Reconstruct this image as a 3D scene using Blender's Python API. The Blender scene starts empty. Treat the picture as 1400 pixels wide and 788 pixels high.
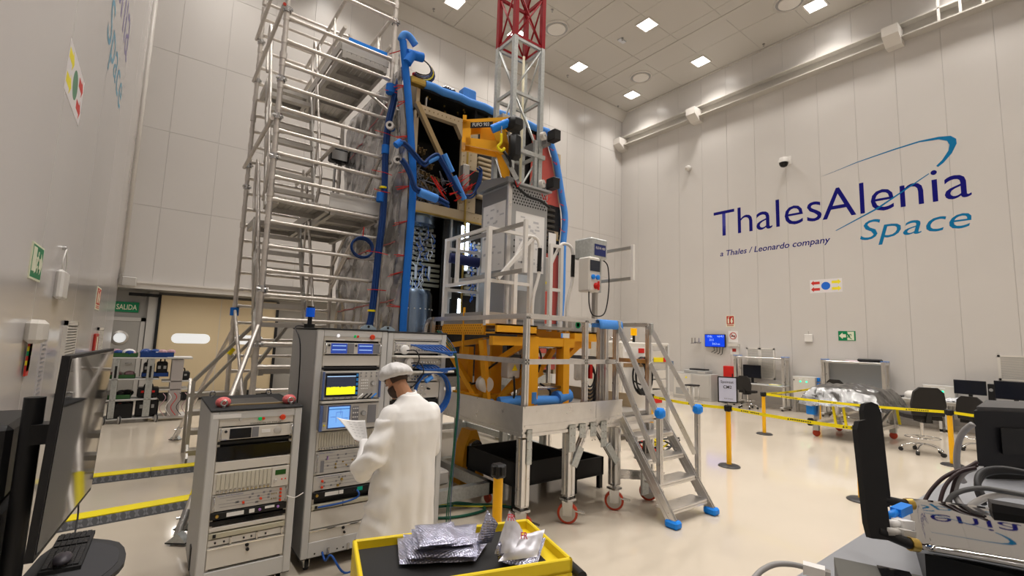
import bpy, bmesh, math, random
from mathutils import Vector, Matrix, noise
random.seed(7)
R = math.radians
scene = bpy.context.scene
col = scene.collection

# ------------------------------------------------------------------ camera
FPX = 642.0647501
CM = ((0.7953750610, -0.0927505356, -0.5989790067),
      (-0.6052729461, -0.0693896971, -0.7929878502),
      (0.0319870760, 0.9932685478, -0.1113302245))
cam_d = bpy.data.cameras.new('camera'); cam = bpy.data.objects.new('camera', cam_d); col.objects.link(cam)
cam_d.sensor_width = 36.0; cam_d.sensor_fit = 'HORIZONTAL'; cam_d.lens = FPX / 1400 * 36
cam_d.clip_start = 0.02; cam_d.clip_end = 200
cam.matrix_world = Matrix.Translation((0, 0, 2.0)) @ Matrix(CM).to_4x4()
scene.camera = cam

# ------------------------------------------------------------------ world, exposure
wd = bpy.data.worlds.new('world'); scene.world = wd; wd.use_nodes = True
wd.node_tree.nodes['Background'].inputs[0].default_value = (1, 1, 1, 1)
wd.node_tree.nodes['Background'].inputs[1].default_value = 0.05
vs = scene.view_settings
vs.view_transform = 'Standard'; vs.look = 'None'; vs.gamma = 1.0; vs.use_curve_mapping = False
vs.exposure = 0.08
LAMP = 57.0            # watts of every ceiling lamp

# room: X along the back wall, Y away along the right wall, camera stands at (0, 0)
XL, XR, YB, YN, ZC = -0.76, 17.2, 14.33, -4.0, 13.14
YREC = 16.7             # far side of the recess under the lintel
ZLIN = 2.95

# ------------------------------------------------------------------ materials
MATS = {}
def mat(name, rgb, rough=0.5, metal=0.0, spec=0.3, emit=0.0, emit_rgb=None, noise_amt=0.0, noise_scale=6.0,
        bump=0.0, bump_scale=60.0, alpha=1.0, coat=0.0, rough_var=0.0, trans=0.0):
    if name in MATS: return MATS[name]
    m = bpy.data.materials.new(name); m.use_nodes = True
    nt = m.node_tree; b = nt.nodes['Principled BSDF']
    b.inputs['Base Color'].default_value = (*rgb, 1)
    b.inputs['Roughness'].default_value = rough; b.inputs['Metallic'].default_value = metal
    b.inputs['Specular IOR Level'].default_value = spec
    b.inputs['Alpha'].default_value = alpha
    b.inputs['Coat Weight'].default_value = coat; b.inputs['Coat Roughness'].default_value = 0.05
    b.inputs['Transmission Weight'].default_value = trans
    if emit:
        b.inputs['Emission Color'].default_value = (*(emit_rgb or rgb), 1)
        b.inputs['Emission Strength'].default_value = emit
    if noise_amt or bump or rough_var:
        tc = nt.nodes.new('ShaderNodeTexCoord')
        if noise_amt or rough_var:
            n = nt.nodes.new('ShaderNodeTexNoise'); n.inputs['Scale'].default_value = noise_scale; n.inputs['Detail'].default_value = 4
            nt.links.new(tc.outputs['Object'], n.inputs['Vector'])
        if noise_amt:
            r = nt.nodes.new('ShaderNodeValToRGB')
            r.color_ramp.elements[0].position = 0.3; r.color_ramp.elements[1].position = 0.7
            r.color_ramp.elements[0].color = (*[max(0, c * (1 - noise_amt)) for c in rgb], 1)
            r.color_ramp.elements[1].color = (*[min(1, c * (1 + noise_amt)) for c in rgb], 1)
            nt.links.new(n.outputs['Fac'], r.inputs['Fac']); nt.links.new(r.outputs['Color'], b.inputs['Base Color'])
        if rough_var:
            mr = nt.nodes.new('ShaderNodeMapRange')
            mr.inputs['To Min'].default_value = max(0.02, rough - rough_var); mr.inputs['To Max'].default_value = rough + rough_var
            nt.links.new(n.outputs['Fac'], mr.inputs['Value']); nt.links.new(mr.outputs['Result'], b.inputs['Roughness'])
        if bump:
            n2 = nt.nodes.new('ShaderNodeTexNoise'); n2.inputs['Scale'].default_value = bump_scale; n2.inputs['Detail'].default_value = 3
            nt.links.new(tc.outputs['Object'], n2.inputs['Vector'])
            bp = nt.nodes.new('ShaderNodeBump'); bp.inputs['Strength'].default_value = bump; bp.inputs['Distance'].default_value = 0.01
            nt.links.new(n2.outputs['Fac'], bp.inputs['Height']); nt.links.new(bp.outputs['Normal'], b.inputs['Normal'])
    MATS[name] = m
    return m

M_wall = mat('panel_white', (0.63, 0.605, 0.58), 0.24, spec=0.35, noise_amt=0.015, noise_scale=0.6)
M_wall_left = mat('panel_white_gloss', (0.55, 0.53, 0.525), 0.14, spec=0.5, noise_amt=0.02, noise_scale=0.6)
M_joint = mat("panel_joint", (0.56, 0.545, 0.53), 0.7)
M_ceil = mat('ceiling_white', (0.54, 0.515, 0.475), 0.33, spec=0.3)
M_trimw = mat('trim_white', (0.72, 0.69, 0.65), 0.35)
M_floor = mat('epoxy_floor', (0.60, 0.53, 0.435), 0.10, spec=0.5, noise_amt=0.03, noise_scale=0.7, rough_var=0.05)
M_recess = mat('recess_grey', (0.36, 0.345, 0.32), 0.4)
M_beige = mat('door_beige', (0.66, 0.54, 0.35), 0.5)
M_black = mat('black_plastic', (0.012, 0.012, 0.013), 0.45)
M_blackm = mat('black_matte', (0.02, 0.02, 0.021), 0.75)
M_blackg = mat('black_gloss', (0.008, 0.008, 0.009), 0.06)
M_alu = mat('aluminium', (0.74, 0.73, 0.72), 0.30, metal=1.0, noise_amt=0.05, noise_scale=9, rough_var=0.08)
M_alud = mat('aluminium_dull', (0.46, 0.44, 0.41), 0.45, metal=0.85)
M_alut = mat('scaffold_aluminium', (0.62, 0.58, 0.535), 0.42, metal=0.75, noise_amt=0.08, noise_scale=14, rough_var=0.1)
M_steel = mat('steel', (0.52, 0.52, 0.52), 0.25, metal=1.0)
M_chrome = mat('chrome', (0.75, 0.75, 0.75), 0.08, metal=1.0)
M_galv = mat('galvanised', (0.50, 0.52, 0.51), 0.42, metal=0.6, noise_amt=0.12, noise_scale=30)
M_yel = mat('lift_yellow', (0.86, 0.40, 0.015), 0.42, noise_amt=0.04)
M_yelb = mat('signal_yellow', (0.90, 0.74, 0.01), 0.45)
M_yelc = mat('cart_yellow', (0.82, 0.62, 0.02), 0.38)
M_yelpost = mat('post_yellow', (0.90, 0.47, 0.01), 0.4)
M_red = mat('red', (0.62, 0.02, 0.015), 0.4)
M_redmast = mat('mast_red', (0.30, 0.008, 0.014), 0.42, spec=.2)
M_bluef = mat('blue_foam', (0.012, 0.16, 0.62), 0.75, bump=0.3, bump_scale=40)
M_bluel = mat('light_blue_foam', (0.07, 0.27, 0.74), 0.7, bump=0.3, bump_scale=40)
M_bluecab = mat('blue_cable', (0.008, 0.045, 0.19), 0.45)
M_bluetape = mat('blue_tape', (0.01, 0.24, 0.85), 0.4)
M_white = mat('white_paint', (0.78, 0.76, 0.73), 0.35)
M_offw = mat('instrument_white', (0.68, 0.65, 0.60), 0.45)
M_rackg = mat('rack_grey', (0.58, 0.58, 0.575), 0.42)
M_rackside = mat('rack_side_grey', (0.38, 0.38, 0.375), 0.5)
M_panelg = mat('panel_grey', (0.53, 0.51, 0.48), 0.42)
M_paper = mat('paper', (0.82, 0.81, 0.80), 0.6)
M_rubber = mat('rubber', (0.03, 0.03, 0.03), 0.7)
M_wheelr = mat('wheel_red', (0.45, 0.05, 0.02), 0.4)
M_green = mat('green', (0.0, 0.30, 0.10), 0.5)
M_signg = mat('sign_green', (0.0, 0.23, 0.085), 0.45)
M_signw = mat('sign_cream', (0.78, 0.80, 0.62), 0.5)
M_signred = mat('sign_red', (0.45, 0.03, 0.02), 0.5)
M_navy = mat('logo_navy', (0.006, 0.006, 0.17), 0.45, spec=.12)
M_teal = mat('logo_teal', (0.006, 0.17, 0.38), 0.45, spec=.12)
M_ink = mat('ink', (0.03, 0.03, 0.035), 0.6)
M_inkg = mat('ink_grey', (0.22, 0.22, 0.24), 0.6)
M_inkblue = mat('ink_blue', (0.06, 0.10, 0.35), 0.6)
M_glassg = mat('window_bright', (0.80, 0.83, 0.85), 0.2, emit=0.45)
M_foil = mat('foil', (0.50, 0.485, 0.49), 0.23, metal=0.88, bump=0.2, bump_scale=7)
M_foilcart = mat('silver_foil', (0.20, 0.20, 0.20), 0.24, metal=0.95, bump=0.5, bump_scale=9)
M_kapton = mat('tan_composite', (0.50, 0.40, 0.26), 0.5)
M_tan = mat('tan_strut', (0.36, 0.26, 0.13), 0.4, metal=0.3)
M_gold = mat('gold', (0.55, 0.38, 0.10), 0.3, metal=0.9)
M_skin = mat('skin', (0.47, 0.24, 0.14), 0.5)
M_coat = mat('lab_coat', (0.88, 0.87, 0.86), 0.75, bump=0.08, bump_scale=260)
M_cap = mat('hair_net', (0.80, 0.79, 0.79), 0.7, alpha=0.82, bump=0.4, bump_scale=120)
M_hair = mat('dark_hair', (0.055, 0.03, 0.018), 0.6)
M_trous = mat('trousers', (0.04, 0.05, 0.09), 0.8)
M_wood = mat('plywood', (0.33, 0.21, 0.11), 0.55, noise_amt=0.12, noise_scale=12)
M_redfilm = mat('red_film', (0.50, 0.10, 0.08), 0.35)
M_bubble = None

# ------------------------------------------------------------------ mesh builder
OFF = {}
class B:
    def __init__(s): s.v = []; s.f = []
    def add(s, vs_, fs):
        n = len(s.v); s.v += [tuple(p) for p in vs_]; s.f += [tuple(i + n for i in q) for q in fs]; return s
    def box(s, x0, x1, y0, y1, z0, z1, m=None):
        p = [Vector((x, y, z)) for z in (z0, z1) for y in (y0, y1) for x in (x0, x1)]
        if m is not None: p = [m @ q for q in p]
        return s.add(p, [(0, 2, 3, 1), (4, 5, 7, 6), (0, 1, 5, 4), (2, 6, 7, 3), (0, 4, 6, 2), (1, 3, 7, 5)])
    def cbox(s, c, sz, m=None):
        x, y, z = c; a, b, d = (k / 2 for k in sz)
        if m is None: return s.box(x - a, x + a, y - b, y + b, z - d, z + d)
        return s.box(-a, a, -b, b, -d, d, Matrix.Translation(c) @ m.to_4x4())
    def bbox(s, x0, x1, y0, y1, z0, z1, r=0.01, m=None):
        """box with its upright and top edges chamfered"""
        r = min(r, (x1 - x0) * .45, (y1 - y0) * .45, (z1 - z0) * .45)
        P = []
        for z, k in ((z0, r), (z0 + r, 0), (z1 - r, 0), (z1, r)):
            for x, y in ((x0 + k + r * (k == 0), y0 + k), (x1 - k - r * (k == 0), y0 + k), (x1 - k, y0 + k + r * (k == 0)), (x1 - k, y1 - k - r * (k == 0)),
                         (x1 - k - r * (k == 0), y1 - k), (x0 + k + r * (k == 0), y1 - k), (x0 + k, y1 - k - r * (k == 0)), (x0 + k, y0 + k + r * (k == 0))):
                P.append(Vector((x, y, z)))
        if m is not None: P = [m @ q for q in P]
        F = [tuple(range(7, -1, -1)), tuple(range(24, 32))]
        for l in range(3):
            for i in range(8):
                j = (i + 1) % 8; F.append((l * 8 + i, l * 8 + j, l * 8 + 8 + j, l * 8 + 8 + i))
        return s.add(P, F)
    def cyl(s, p, q, r, n=10, r2=None, cap=True):
        p, q = Vector(p), Vector(q); d = q - p
        if d.length < 1e-6: return s
        a = d.orthogonal().normalized(); b = d.normalized().cross(a); r2 = r if r2 is None else r2
        ring = [(math.cos(2 * math.pi * i / n), math.sin(2 * math.pi * i / n)) for i in range(n)]
        V = [p + (a * c + b * t) * r for c, t in ring] + [q + (a * c + b * t) * r2 for c, t in ring]
        F = [(i, (i + 1) % n, n + (i + 1) % n, n + i) for i in range(n)]
        if cap: F += [tuple(range(n - 1, -1, -1)), tuple(range(n, 2 * n))]
        return s.add(V, F)
    def bar(s, p, q, w, h, up=(0, 0, 1)):
        """rectangular bar from p to q: w across, h along up"""
        p, q = Vector(p), Vector(q); d = (q - p).normalized(); u = Vector(up)
        a = d.cross(u)
        if a.length < 1e-4: a = d.cross(Vector((1, 0, 0)))
        a.normalize(); u = a.cross(d)
        V = [o + a * (i * w / 2) + u * (j * h / 2) for o in (p, q) for i, j in ((-1, -1), (1, -1), (1, 1), (-1, 1))]
        return s.add(V, [(3, 2, 1, 0), (4, 5, 6, 7), (0, 1, 5, 4), (1, 2, 6, 5), (2, 3, 7, 6), (3, 0, 4, 7)])
    def profile(s, p, q, w, h, up=(0, 0, 1), g=0.25, dp=0.12):
        """slotted aluminium profile: a bar with a groove down every side"""
        p, q = Vector(p), Vector(q); d = (q - p).normalized(); u = Vector(up)
        a = d.cross(u)
        if a.length < 1e-4: a = d.cross(Vector((1, 0, 0)))
        a.normalize(); u = a.cross(d)
        k = g / 2; e = dp
        c = [(-.5, -.5), (-k, -.5), (-k, -.5 + e), (k, -.5 + e), (k, -.5), (.5, -.5), (.5, -k), (.5 - e, -k), (.5 - e, k), (.5, k), (.5, .5), (k, .5), (k, .5 - e), (-k, .5 - e), (-k, .5),
             (-.5, .5), (-.5, k), (-.5 + e, k), (-.5 + e, -k), (-.5, -k)]
        n = len(c)
        V = [o + a * (i * w) + u * (j * h) for o in (p, q) for i, j in c]
        F = [(i, (i + 1) % n, n + (i + 1) % n, n + i) for i in range(n)] + [tuple(range(n - 1, -1, -1)), tuple(range(n, 2 * n))]
        return s.add(V, F)
    def tube(s, pts, r, n=8, closed=False, rs=None):
        pts = [Vector(p) for p in pts]; m = len(pts); V = []; F = []
        t0 = (pts[1] - pts[0]).normalized(); a = t0.orthogonal().normalized()
        for i, p in enumerate(pts):
            if closed: t = (pts[(i + 1) % m] - pts[i - 1])
            else: t = pts[min(i + 1, m - 1)] - pts[max(i - 1, 0)]
            t.normalize(); a = (a - t * a.dot(t))
            if a.length < 1e-5: a = t.orthogonal()
            a.normalize(); b = t.cross(a); rr = rs[i] if rs else r
            V += [p + (a * math.cos(2 * math.pi * k / n) + b * math.sin(2 * math.pi * k / n)) * rr for k in range(n)]
        for i in range(m if closed else m - 1):
            j = (i + 1) % m
            for k in range(n): F.append((i * n + k, i * n + (k + 1) % n, j * n + (k + 1) % n, j * n + k))
        if not closed: F += [tuple(range(n - 1, -1, -1)), tuple(range((m - 1) * n, m * n))]
        return s.add(V, F)
    def lathe(s, prof, c, n=20, axis=(0, 0, 1)):
        c = Vector(c); ax = Vector(axis).normalized(); a = ax.orthogonal().normalized(); b = ax.cross(a); V = []; F = []
        for r, z in prof:
            V += [c + ax * z + (a * math.cos(2 * math.pi * k / n) + b * math.sin(2 * math.pi * k / n)) * r for k in range(n)]
        for i in range(len(prof) - 1):
            for k in range(n): F.append((i * n + k, i * n + (k + 1) % n, (i + 1) * n + (k + 1) % n, (i + 1) * n + k))
        F += [tuple(range(n - 1, -1, -1)), tuple(range((len(prof) - 1) * n, len(prof) * n))]
        return s.add(V, F)
    def prism(s, poly, o, u, v, t):
        """polygon in the plane o + u*a + v*b, thickened by vector t"""
        o, u, v, t = map(Vector, (o, u, v, t)); n = len(poly)
        V = [o + u * a + v * b for a, b in poly]; V += [p + t for p in V]
        return s.add(V, [tuple(range(n - 1, -1, -1)), tuple(range(n, 2 * n))] + [(i, (i + 1) % n, n + (i + 1) % n, n + i) for i in range(n)])
    def ell(s, c, r, n=14, m=9, mtx=None):
        V = []; F = []
        for i in range(m + 1):
            th = math.pi * i / m
            for k in range(n):
                ph = 2 * math.pi * k / n
                p = Vector((r[0] * math.sin(th) * math.cos(ph), r[1] * math.sin(th) * math.sin(ph), r[2] * math.cos(th)))
                if mtx is not None: p = mtx @ p
                V.append(Vector(c) + p)
        for i in range(m):
            for k in range(n): F.append((i * n + k, (i + 1) * n + k, (i + 1) * n + (k + 1) % n, i * n + (k + 1) % n))
        return s.add(V, F)
    def grid(s, fn, nu, nv, thick=None):
        V = [Vector(fn(i / nu, j / nv)) for j in range(nv + 1) for i in range(nu + 1)]
        F = [(j * (nu + 1) + i, j * (nu + 1) + i + 1, (j + 1) * (nu + 1) + i + 1, (j + 1) * (nu + 1) + i) for j in range(nv) for i in range(nu)]
        return s.add(V, F)
    def build(s, name, m, parent=None, local=False, smooth=False, kind=None, label=None):
        off = Vector((0, 0, 0)) if (local or parent is None) else OFF.get(parent.name, Vector((0, 0, 0)))
        me = bpy.data.meshes.new(name)
        me.from_pydata([(p[0] - off.x, p[1] - off.y, p[2] - off.z) for p in s.v], [], s.f)
        bm = bmesh.new(); bm.from_mesh(me); bmesh.ops.recalc_face_normals(bm, faces=bm.faces); bm.to_mesh(me); bm.free()
        if smooth:
            for p in me.polygons: p.use_smooth = True
            if smooth is not True:
                me.set_sharp_from_angle(angle=R(smooth))
        me.materials.append(m)
        o = bpy.data.objects.new(name, me); col.objects.link(o)
        if parent is not None: o.parent = parent; OFF[o.name] = off
        if kind: o['kind'] = kind
        if label: o['label'] = label
        return o

def tag(o, label, cat, group=None, kind=None):
    o['label'] = label; o['category'] = cat
    if group: o['group'] = group
    if kind: o['kind'] = kind
    return o
def thing(name, label, cat, loc=(0, 0, 0), rz=0.0, group=None):
    o = bpy.data.objects.new(name, None); col.objects.link(o); o.empty_display_size = 0.1
    o.location = loc; o.rotation_euler = (0, 0, rz)
    OFF[o.name] = Vector(loc)
    return tag(o, label, cat, group)
def struct(o): o['kind'] = 'structure'; return o
def dup(o, parent=None, loc=None, rz=None, label=None):
    c = o.copy(); col.objects.link(c)
    if parent is not None: c.parent = parent
    if loc is not None: c.location = loc
    if rz is not None: c.rotation_euler = (0, 0, rz)
    if label: c['label'] = label
    for ch in [x for x in KIDS.get(o.name, [])]:
        dup(ch, c)
    return c
KIDS = {}
def freeze(o):
    """remember the children of a prototype so that dup() can copy them"""
    KIDS[o.name] = list(o.children)
    for c in o.children: freeze(c)
def text(name, body, m, o, u, v, width=None, height=None, parent=None, shear=0.0, extrude=0.0015, bold=0.0, align='LEFT', n=None):
    """flat lettering: origin o, reading direction u, up v; scaled to a width and/or capital height in metres"""
    cu = bpy.data.curves.new(name, 'FONT'); cu.body = body; cu.shear = shear; cu.offset = bold; cu.resolution_u = 3; cu.extrude = 0.0
    t = bpy.data.objects.new(name, cu); col.objects.link(t)
    dg = bpy.context.evaluated_depsgraph_get(); me = bpy.data.meshes.new_from_object(t.evaluated_get(dg))
    bpy.data.objects.remove(t); bpy.data.curves.remove(cu)
    xs = [p.co.x for p in me.vertices]; ys = [p.co.y for p in me.vertices]
    x0, x1 = min(xs), max(xs)
    sx = (width / (x1 - x0)) if width else None
    sy = (height / 0.7) if height else sx
    if sx is None: sx = sy
    u, v, o = Vector(u).normalized(), Vector(v).normalized(), Vector(o); w = u.cross(v)
    off = OFF.get(parent.name, Vector((0, 0, 0))) if parent is not None else Vector((0, 0, 0))
    sh = (x1 - x0) * sx * (0.5 if align == 'CENTER' else 0.0)
    for p in me.vertices:
        q = o + u * ((p.co.x - x0) * sx - sh) + v * (p.co.y * sy) + w * extrude - off
        p.co = q
    me.materials.clear(); me.materials.append(m)
    ob = bpy.data.objects.new(name, me); col.objects.link(ob)
    if parent is not None: ob.parent = parent; OFF[ob.name] = off
    return ob

# pixel of the photograph -> direction from the camera; the distance comes from a known plane
def ray(x, y):
    d = Vector((x - 700.0, 394.0 - y, -FPX)); return Matrix(CM) @ d
def onX(x, y, X): d = ray(x, y); return Vector((0, 0, 2)) + d * (X / d.x)
def onY(x, y, Y): d = ray(x, y); return Vector((0, 0, 2)) + d * (Y / d.y)
def onZ(x, y, Z): d = ray(x, y); return Vector((0, 0, 2)) + d * ((Z - 2) / d.z)
# ================================================================== the room
floor = struct(B().box(XL - 2, XR + .2, YN, YREC + .2, -0.1, 0).build('floor', M_floor))
wr = struct(B().box(XR + .012, XR + .2, YN, YB + .2, 0, ZC).build('wall_right', M_joint))
y = 1.69 - 1.06 * 6
pm = None
while y < YB:
    y1 = min(y + 1.06, YB)
    B().bbox(XR, XR + .03, y + .0025, y1 - .0025, 0.12, ZC, .004).build('panel', M_wall, wr)
    y = y1
struct(B().box(XR - .015, XR + .02, YN, YB, 0, .12).build('baseboard_right', M_trimw))
# left wall: glossy sandwich panels
wl = struct(B().box(XL - .2, XL - .012, YN, YB, 0, ZC).build('wall_left', M_joint))
y = YN
while y < YB - .01:
    y1 = min(y + 2.291, YB)
    B().bbox(XL - .03, XL, y + .003, y1 - .003, 0.0, ZC, .004).build('panel', M_wall_left, wl)
    y = y1
struct(B().cyl((XL + .03, YB - .03, ZLIN + .15), (XL + .03, YB - .03, ZC - .5), .055, 10).build('trim_1', M_trimw, smooth=True))
# back wall above the lintel, in a grid of panels
wb = struct(B().box(XL - 2, XR + .2, YB + .012, YB + .2, ZLIN, ZC).build('wall_back', M_joint))
xs = [XL + .0]; x = -0.13 * 1.075
while x < XR: xs.append(x); x += 1.055
xs.append(XR)
zs = [ZLIN + .18, 4.99, 6.95, 9.04, 11.1, ZC]
for i in range(len(xs) - 1):
    for j in range(5):
        B().bbox(xs[i] + .0025, xs[i + 1] - .0025, YB, YB + .03, zs[j] + .0025, zs[j + 1] - .0025, .004).build('panel', M_wall, wb)
struct(B().box(XL, 7.6, YB - .09, YB + .2, ZLIN, ZLIN + .13).box(XL, 7.6, YB - .13, YB + .02, ZLIN + .13, ZLIN + .18).build('trim_2', M_trimw))
# right part of the wall goes down to the floor, behind the spacecraft
wb2 = struct(B().box(7.6, XR + .2, YB + .03, YB + .2, 0, ZLIN).build('wall_back_lower', M_joint))
x = 7.6
while x < XR:
    x1 = min(x + 1.055, XR)
    B().bbox(x + .004, x1 - .004, YB, YB + .03, 0, ZLIN + .18, .005).build('panel', M_wall, wb2); x = x1
# recess with the sliding door under the lintel
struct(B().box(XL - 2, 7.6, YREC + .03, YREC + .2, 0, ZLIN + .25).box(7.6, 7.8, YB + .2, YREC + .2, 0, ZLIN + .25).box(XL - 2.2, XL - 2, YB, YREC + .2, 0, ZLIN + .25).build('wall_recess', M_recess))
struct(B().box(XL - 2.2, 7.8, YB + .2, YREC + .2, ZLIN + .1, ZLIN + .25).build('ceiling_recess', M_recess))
# near wall behind the photographer
struct(B().box(XL - .2, XR + .2, YN - .2, YN, 0, ZC).build('wall_near', M_wall))
# ceiling
ce = struct(B().box(XL - .2, XR + .2, YN - .2, YB + .2, ZC + .012, ZC + .2).build('ceiling', M_joint))
xx = [XR - 3.37 * k / 2 for k in range(12)]
cxs = [XL] + sorted(v for v in xx if v > XL + .3)
cys = [YN + (YB - YN) * k / 11 for k in range(12)]
for i in range(len(cxs) - 1):
    for j in range(len(cys) - 1):
        B().box(cxs[i] + .006, cxs[i + 1] - .006, cys[j] + .006, cys[j + 1] - .006, ZC, ZC + .03).build('panel', M_ceil, ce)
# broad joint bands across the ceiling
for i, xb in enumerate((14.45, 11.1, 7.7, 4.3, 1.0)):
    struct(B().box(xb - .14, xb + .14, YN, YB, ZC - .02, ZC + .005).build('trim_%d' % (3 + i), M_ceil))
# coves along the ceiling edges
struct(B().prism([(0, 0), (.34, 0), (.34, .06), (.06, .42), (0, .42)], (XL, YB, ZC), (0, -1, 0), (0, 0, -1), (XR - XL, 0, 0)).build('trim_8', M_ceil))
struct(B().box(XR - .10, XR, YN, YB - .3, ZC - .05, ZC).build('trim_9', M_ceil))

# ---- sliding door, exit door in the recess
d1 = struct(B().bbox(0.06, 3.10, YREC - .12, YREC - .02, .02, ZLIN + .02, .01).build('door_1', M_beige))
B().box(1.553, 1.567, YREC - .125, YREC - .115, .25, ZLIN).build('panel_joint', M_joint, d1)
B().box(0.06, 3.1, YREC - .145, YREC - .115, .02, .24).build('kick_plate', M_black, d1)
B().box(0.03, .10, YREC - .16, YREC - .02, .02, ZLIN + .02).box(3.07, 3.15, YREC - .16, YREC - .02, .02, ZLIN + .02).build('rubber_edge', M_black, d1)
def slot_window(x0, x1, z0, z1):
    r = (z1 - z0) / 2; P = []
    for k in range(9): a = -math.pi / 2 + math.pi * k / 8; P.append((x1 - r + r * math.cos(a), z0 + r + r * math.sin(a)))
    for k in range(9): a = math.pi / 2 + math.pi * k / 8; P.append((x0 + r + r * math.cos(a), z0 + r + r * math.sin(a)))
    w = B().prism(P, (0, YREC - .135, 0), (1, 0, 0), (0, 0, 1), (0, .02, 0)).build('pane', M_glassg, d1)
for q in ((.42, 1.36, 1.62, 1.90), (1.83, 2.77, 1.62, 1.90)): slot_window(*q)
d2 = struct(B().bbox(-1.25, -.30, YREC - .03, YREC + .01, .02, 2.2, .01).build('door_2', M_recess))
B().box(-1.35, -1.25, YREC - .05, YREC + .02, 0, 2.3).box(-.30, -.20, YREC - .05, YREC + .02, 0, 2.3).box(-1.35, -.2, YREC - .05, YREC + .02, 2.2, 2.3).build('door_frame', M_panelg, d2)
B().lathe([(.19, 0), (.19, .03), (.135, .05), (.135, 0)], (-.71, YREC - .03, 1.74), 24, (0, -1, 0)).build('window_ring', M_alud, d2, smooth=40)
B().lathe([(.137, 0), (.137, .02)], (-.71, YREC - .03, 1.74), 24, (0, -1, 0)).build('pane', M_glassg, d2)
B().cyl((-.40, YREC - .08, 1.05), (-.53, YREC - .08, 1.05), .012, 8).cyl((-.40, YREC - .03, 1.05), (-.40, YREC - .08, 1.05), .012, 8).build('door_handle', M_steel, d2, smooth=True)
struct(B().box(-.18, .03, YREC - .10, YREC + .03, 0, ZLIN + .1).build('trim_10', M_panelg))
struct(B().box(-.62, .05, YREC - .35, YREC - .2, ZLIN - .06, ZLIN + .02).build('trim_11', M_black))

# unseen lamps added to brighten the recess (their light is set below)
for i, lx in enumerate((-1.0, 1.0, 3.2, 5.6)):
    t = thing('recess_fill_light', 'slim lamp in the recess ceiling before the sliding door', 'ceiling light', (lx, 14.8, ZLIN + .1), 0, 'recess lamps')
    B().box(lx - .31, lx + .31, 14.64, 14.96, ZLIN + .07, ZLIN + .1).build('frame', M_trimw, t); B().box(lx - .29, lx + .29, 14.66, 14.94, ZLIN + .064, ZLIN + .071).build('diffuser', mat('recess_fill_diffuser', (1, .97, .9), .5, emit=5, emit_rgb=(1, .94, .85)), t)
# ---- crane rail on the right wall with its brackets
rl = struct(B().build('trim_12', M_trimw) if False else B().prism([(0, 0), (.34, 0), (.34, .04), (.05, .04), (.05, .42), (.30, .42), (.30, .46), (0, .46)], (XR, YN, 11.35), (-1, 0, 0), (0, 0, 1), (0, YB - YN, 0)).build('trim_12', M_ceil))
for yb in (14.15, 10.29, 3.75, -2.8):
    B().prism([(0, 0), (.28, 0), (.62, .22), (.62, .50), (0, .50)], (XR, yb - .2, 11.18), (-1, 0, 0), (0, 0, 1), (0, .4, 0)).build('bracket', M_trimw, rl)
B().box(XR - .34, XR - .30, YN, 2.8, 11.75, 11.79).box(XR - .34, XR - .30, YN, 2.8, 12.1, 12.14).build('ladder_rail', M_trimw, rl)
for k in range(14):
    yk = 2.7 - .45 * k
    B().box(XR - .34, XR - .30, yk - .03, yk + .03, 11.39, 12.12).build('ladder_post', M_trimw, rl)

# ---- ceiling lamps, diffusers, sprinklers
M_lamp = mat('lamp_diffuser', (1, .97, .92), .5, emit=9.0, emit_rgb=(1.0, .97, .93))
def lamp_light(x, y, z, w, size, spread=108):
    d = bpy.data.lights.new('lamp_light', 'AREA'); d.shape = 'SQUARE'; d.size = size; d.energy = w; d.color = (1.0, .945, .885); d.spread = R(spread)
    o = bpy.data.objects.new('lamp_light', d); col.objects.link(o); o.location = (x, y, z)
for lx in (-1.0, 1.0, 3.2, 5.6): lamp_light(lx, 14.8, ZLIN + .06, 16, .3, 170)  # fill light of the added, unseen recess lamps
proto = None; nl = 0
LX = (16.1, 12.74, 9.55, 6.95, 3.55, .75); LY = (12.85, 9.52, 5.49, 2.1, -1.3)
for ix, lx in enumerate(LX):
    for iy, ly in enumerate(LY):
        if proto is None:
            proto = thing('ceiling_light', '', 'ceiling light', (lx, ly, ZC), 0, 'square ceiling lights')
            B().box(-.30, .30, -.30, -.25, -.03, 0).box(-.30, .30, .25, .30, -.03, 0).box(-.30, -.25, -.25, .25, -.03, 0).box(.25, .30, -.25, .25, -.03, 0).build('frame', M_trimw, proto, local=True)
            B().box(-.25, .25, -.25, .25, -.018, -.005).build('diffuser', M_lamp, proto, local=True)
            freeze(proto); t = proto
        else:
            t = dup(proto, None, (lx, ly, ZC))
        t['label'] = {(0, 0): 'lit square lamp nearest the far right ceiling corner', (1, 0): 'lit square lamp right of the mast near the back wall', (2, 0): 'lit square lamp glimpsed through the red mast lattice',
                      (3, 0): 'lit square lamp left of the red mast top', (0, 1): 'lit square lamp closest to the rail bracket on right wall', (1, 1): 'lit square lamp alone in the middle of the visible ceiling',
                      (0, 2): 'lit square lamp at the top beside a round diffuser'}.get((ix, iy), 'lit square ceiling lamp nearer than the ones in view')
        lamp_light(lx, ly, ZC - .022, LAMP, .5)
dpos = [((10.46, 11.7), 'round air diffuser in the ceiling beside the red mast top'), ((15.23, 11.7), 'round air diffuser in the ceiling near the far right corner'), ((15.34, 5.96), 'round air diffuser in the ceiling above the right wall lettering')]
proto = None
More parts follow.
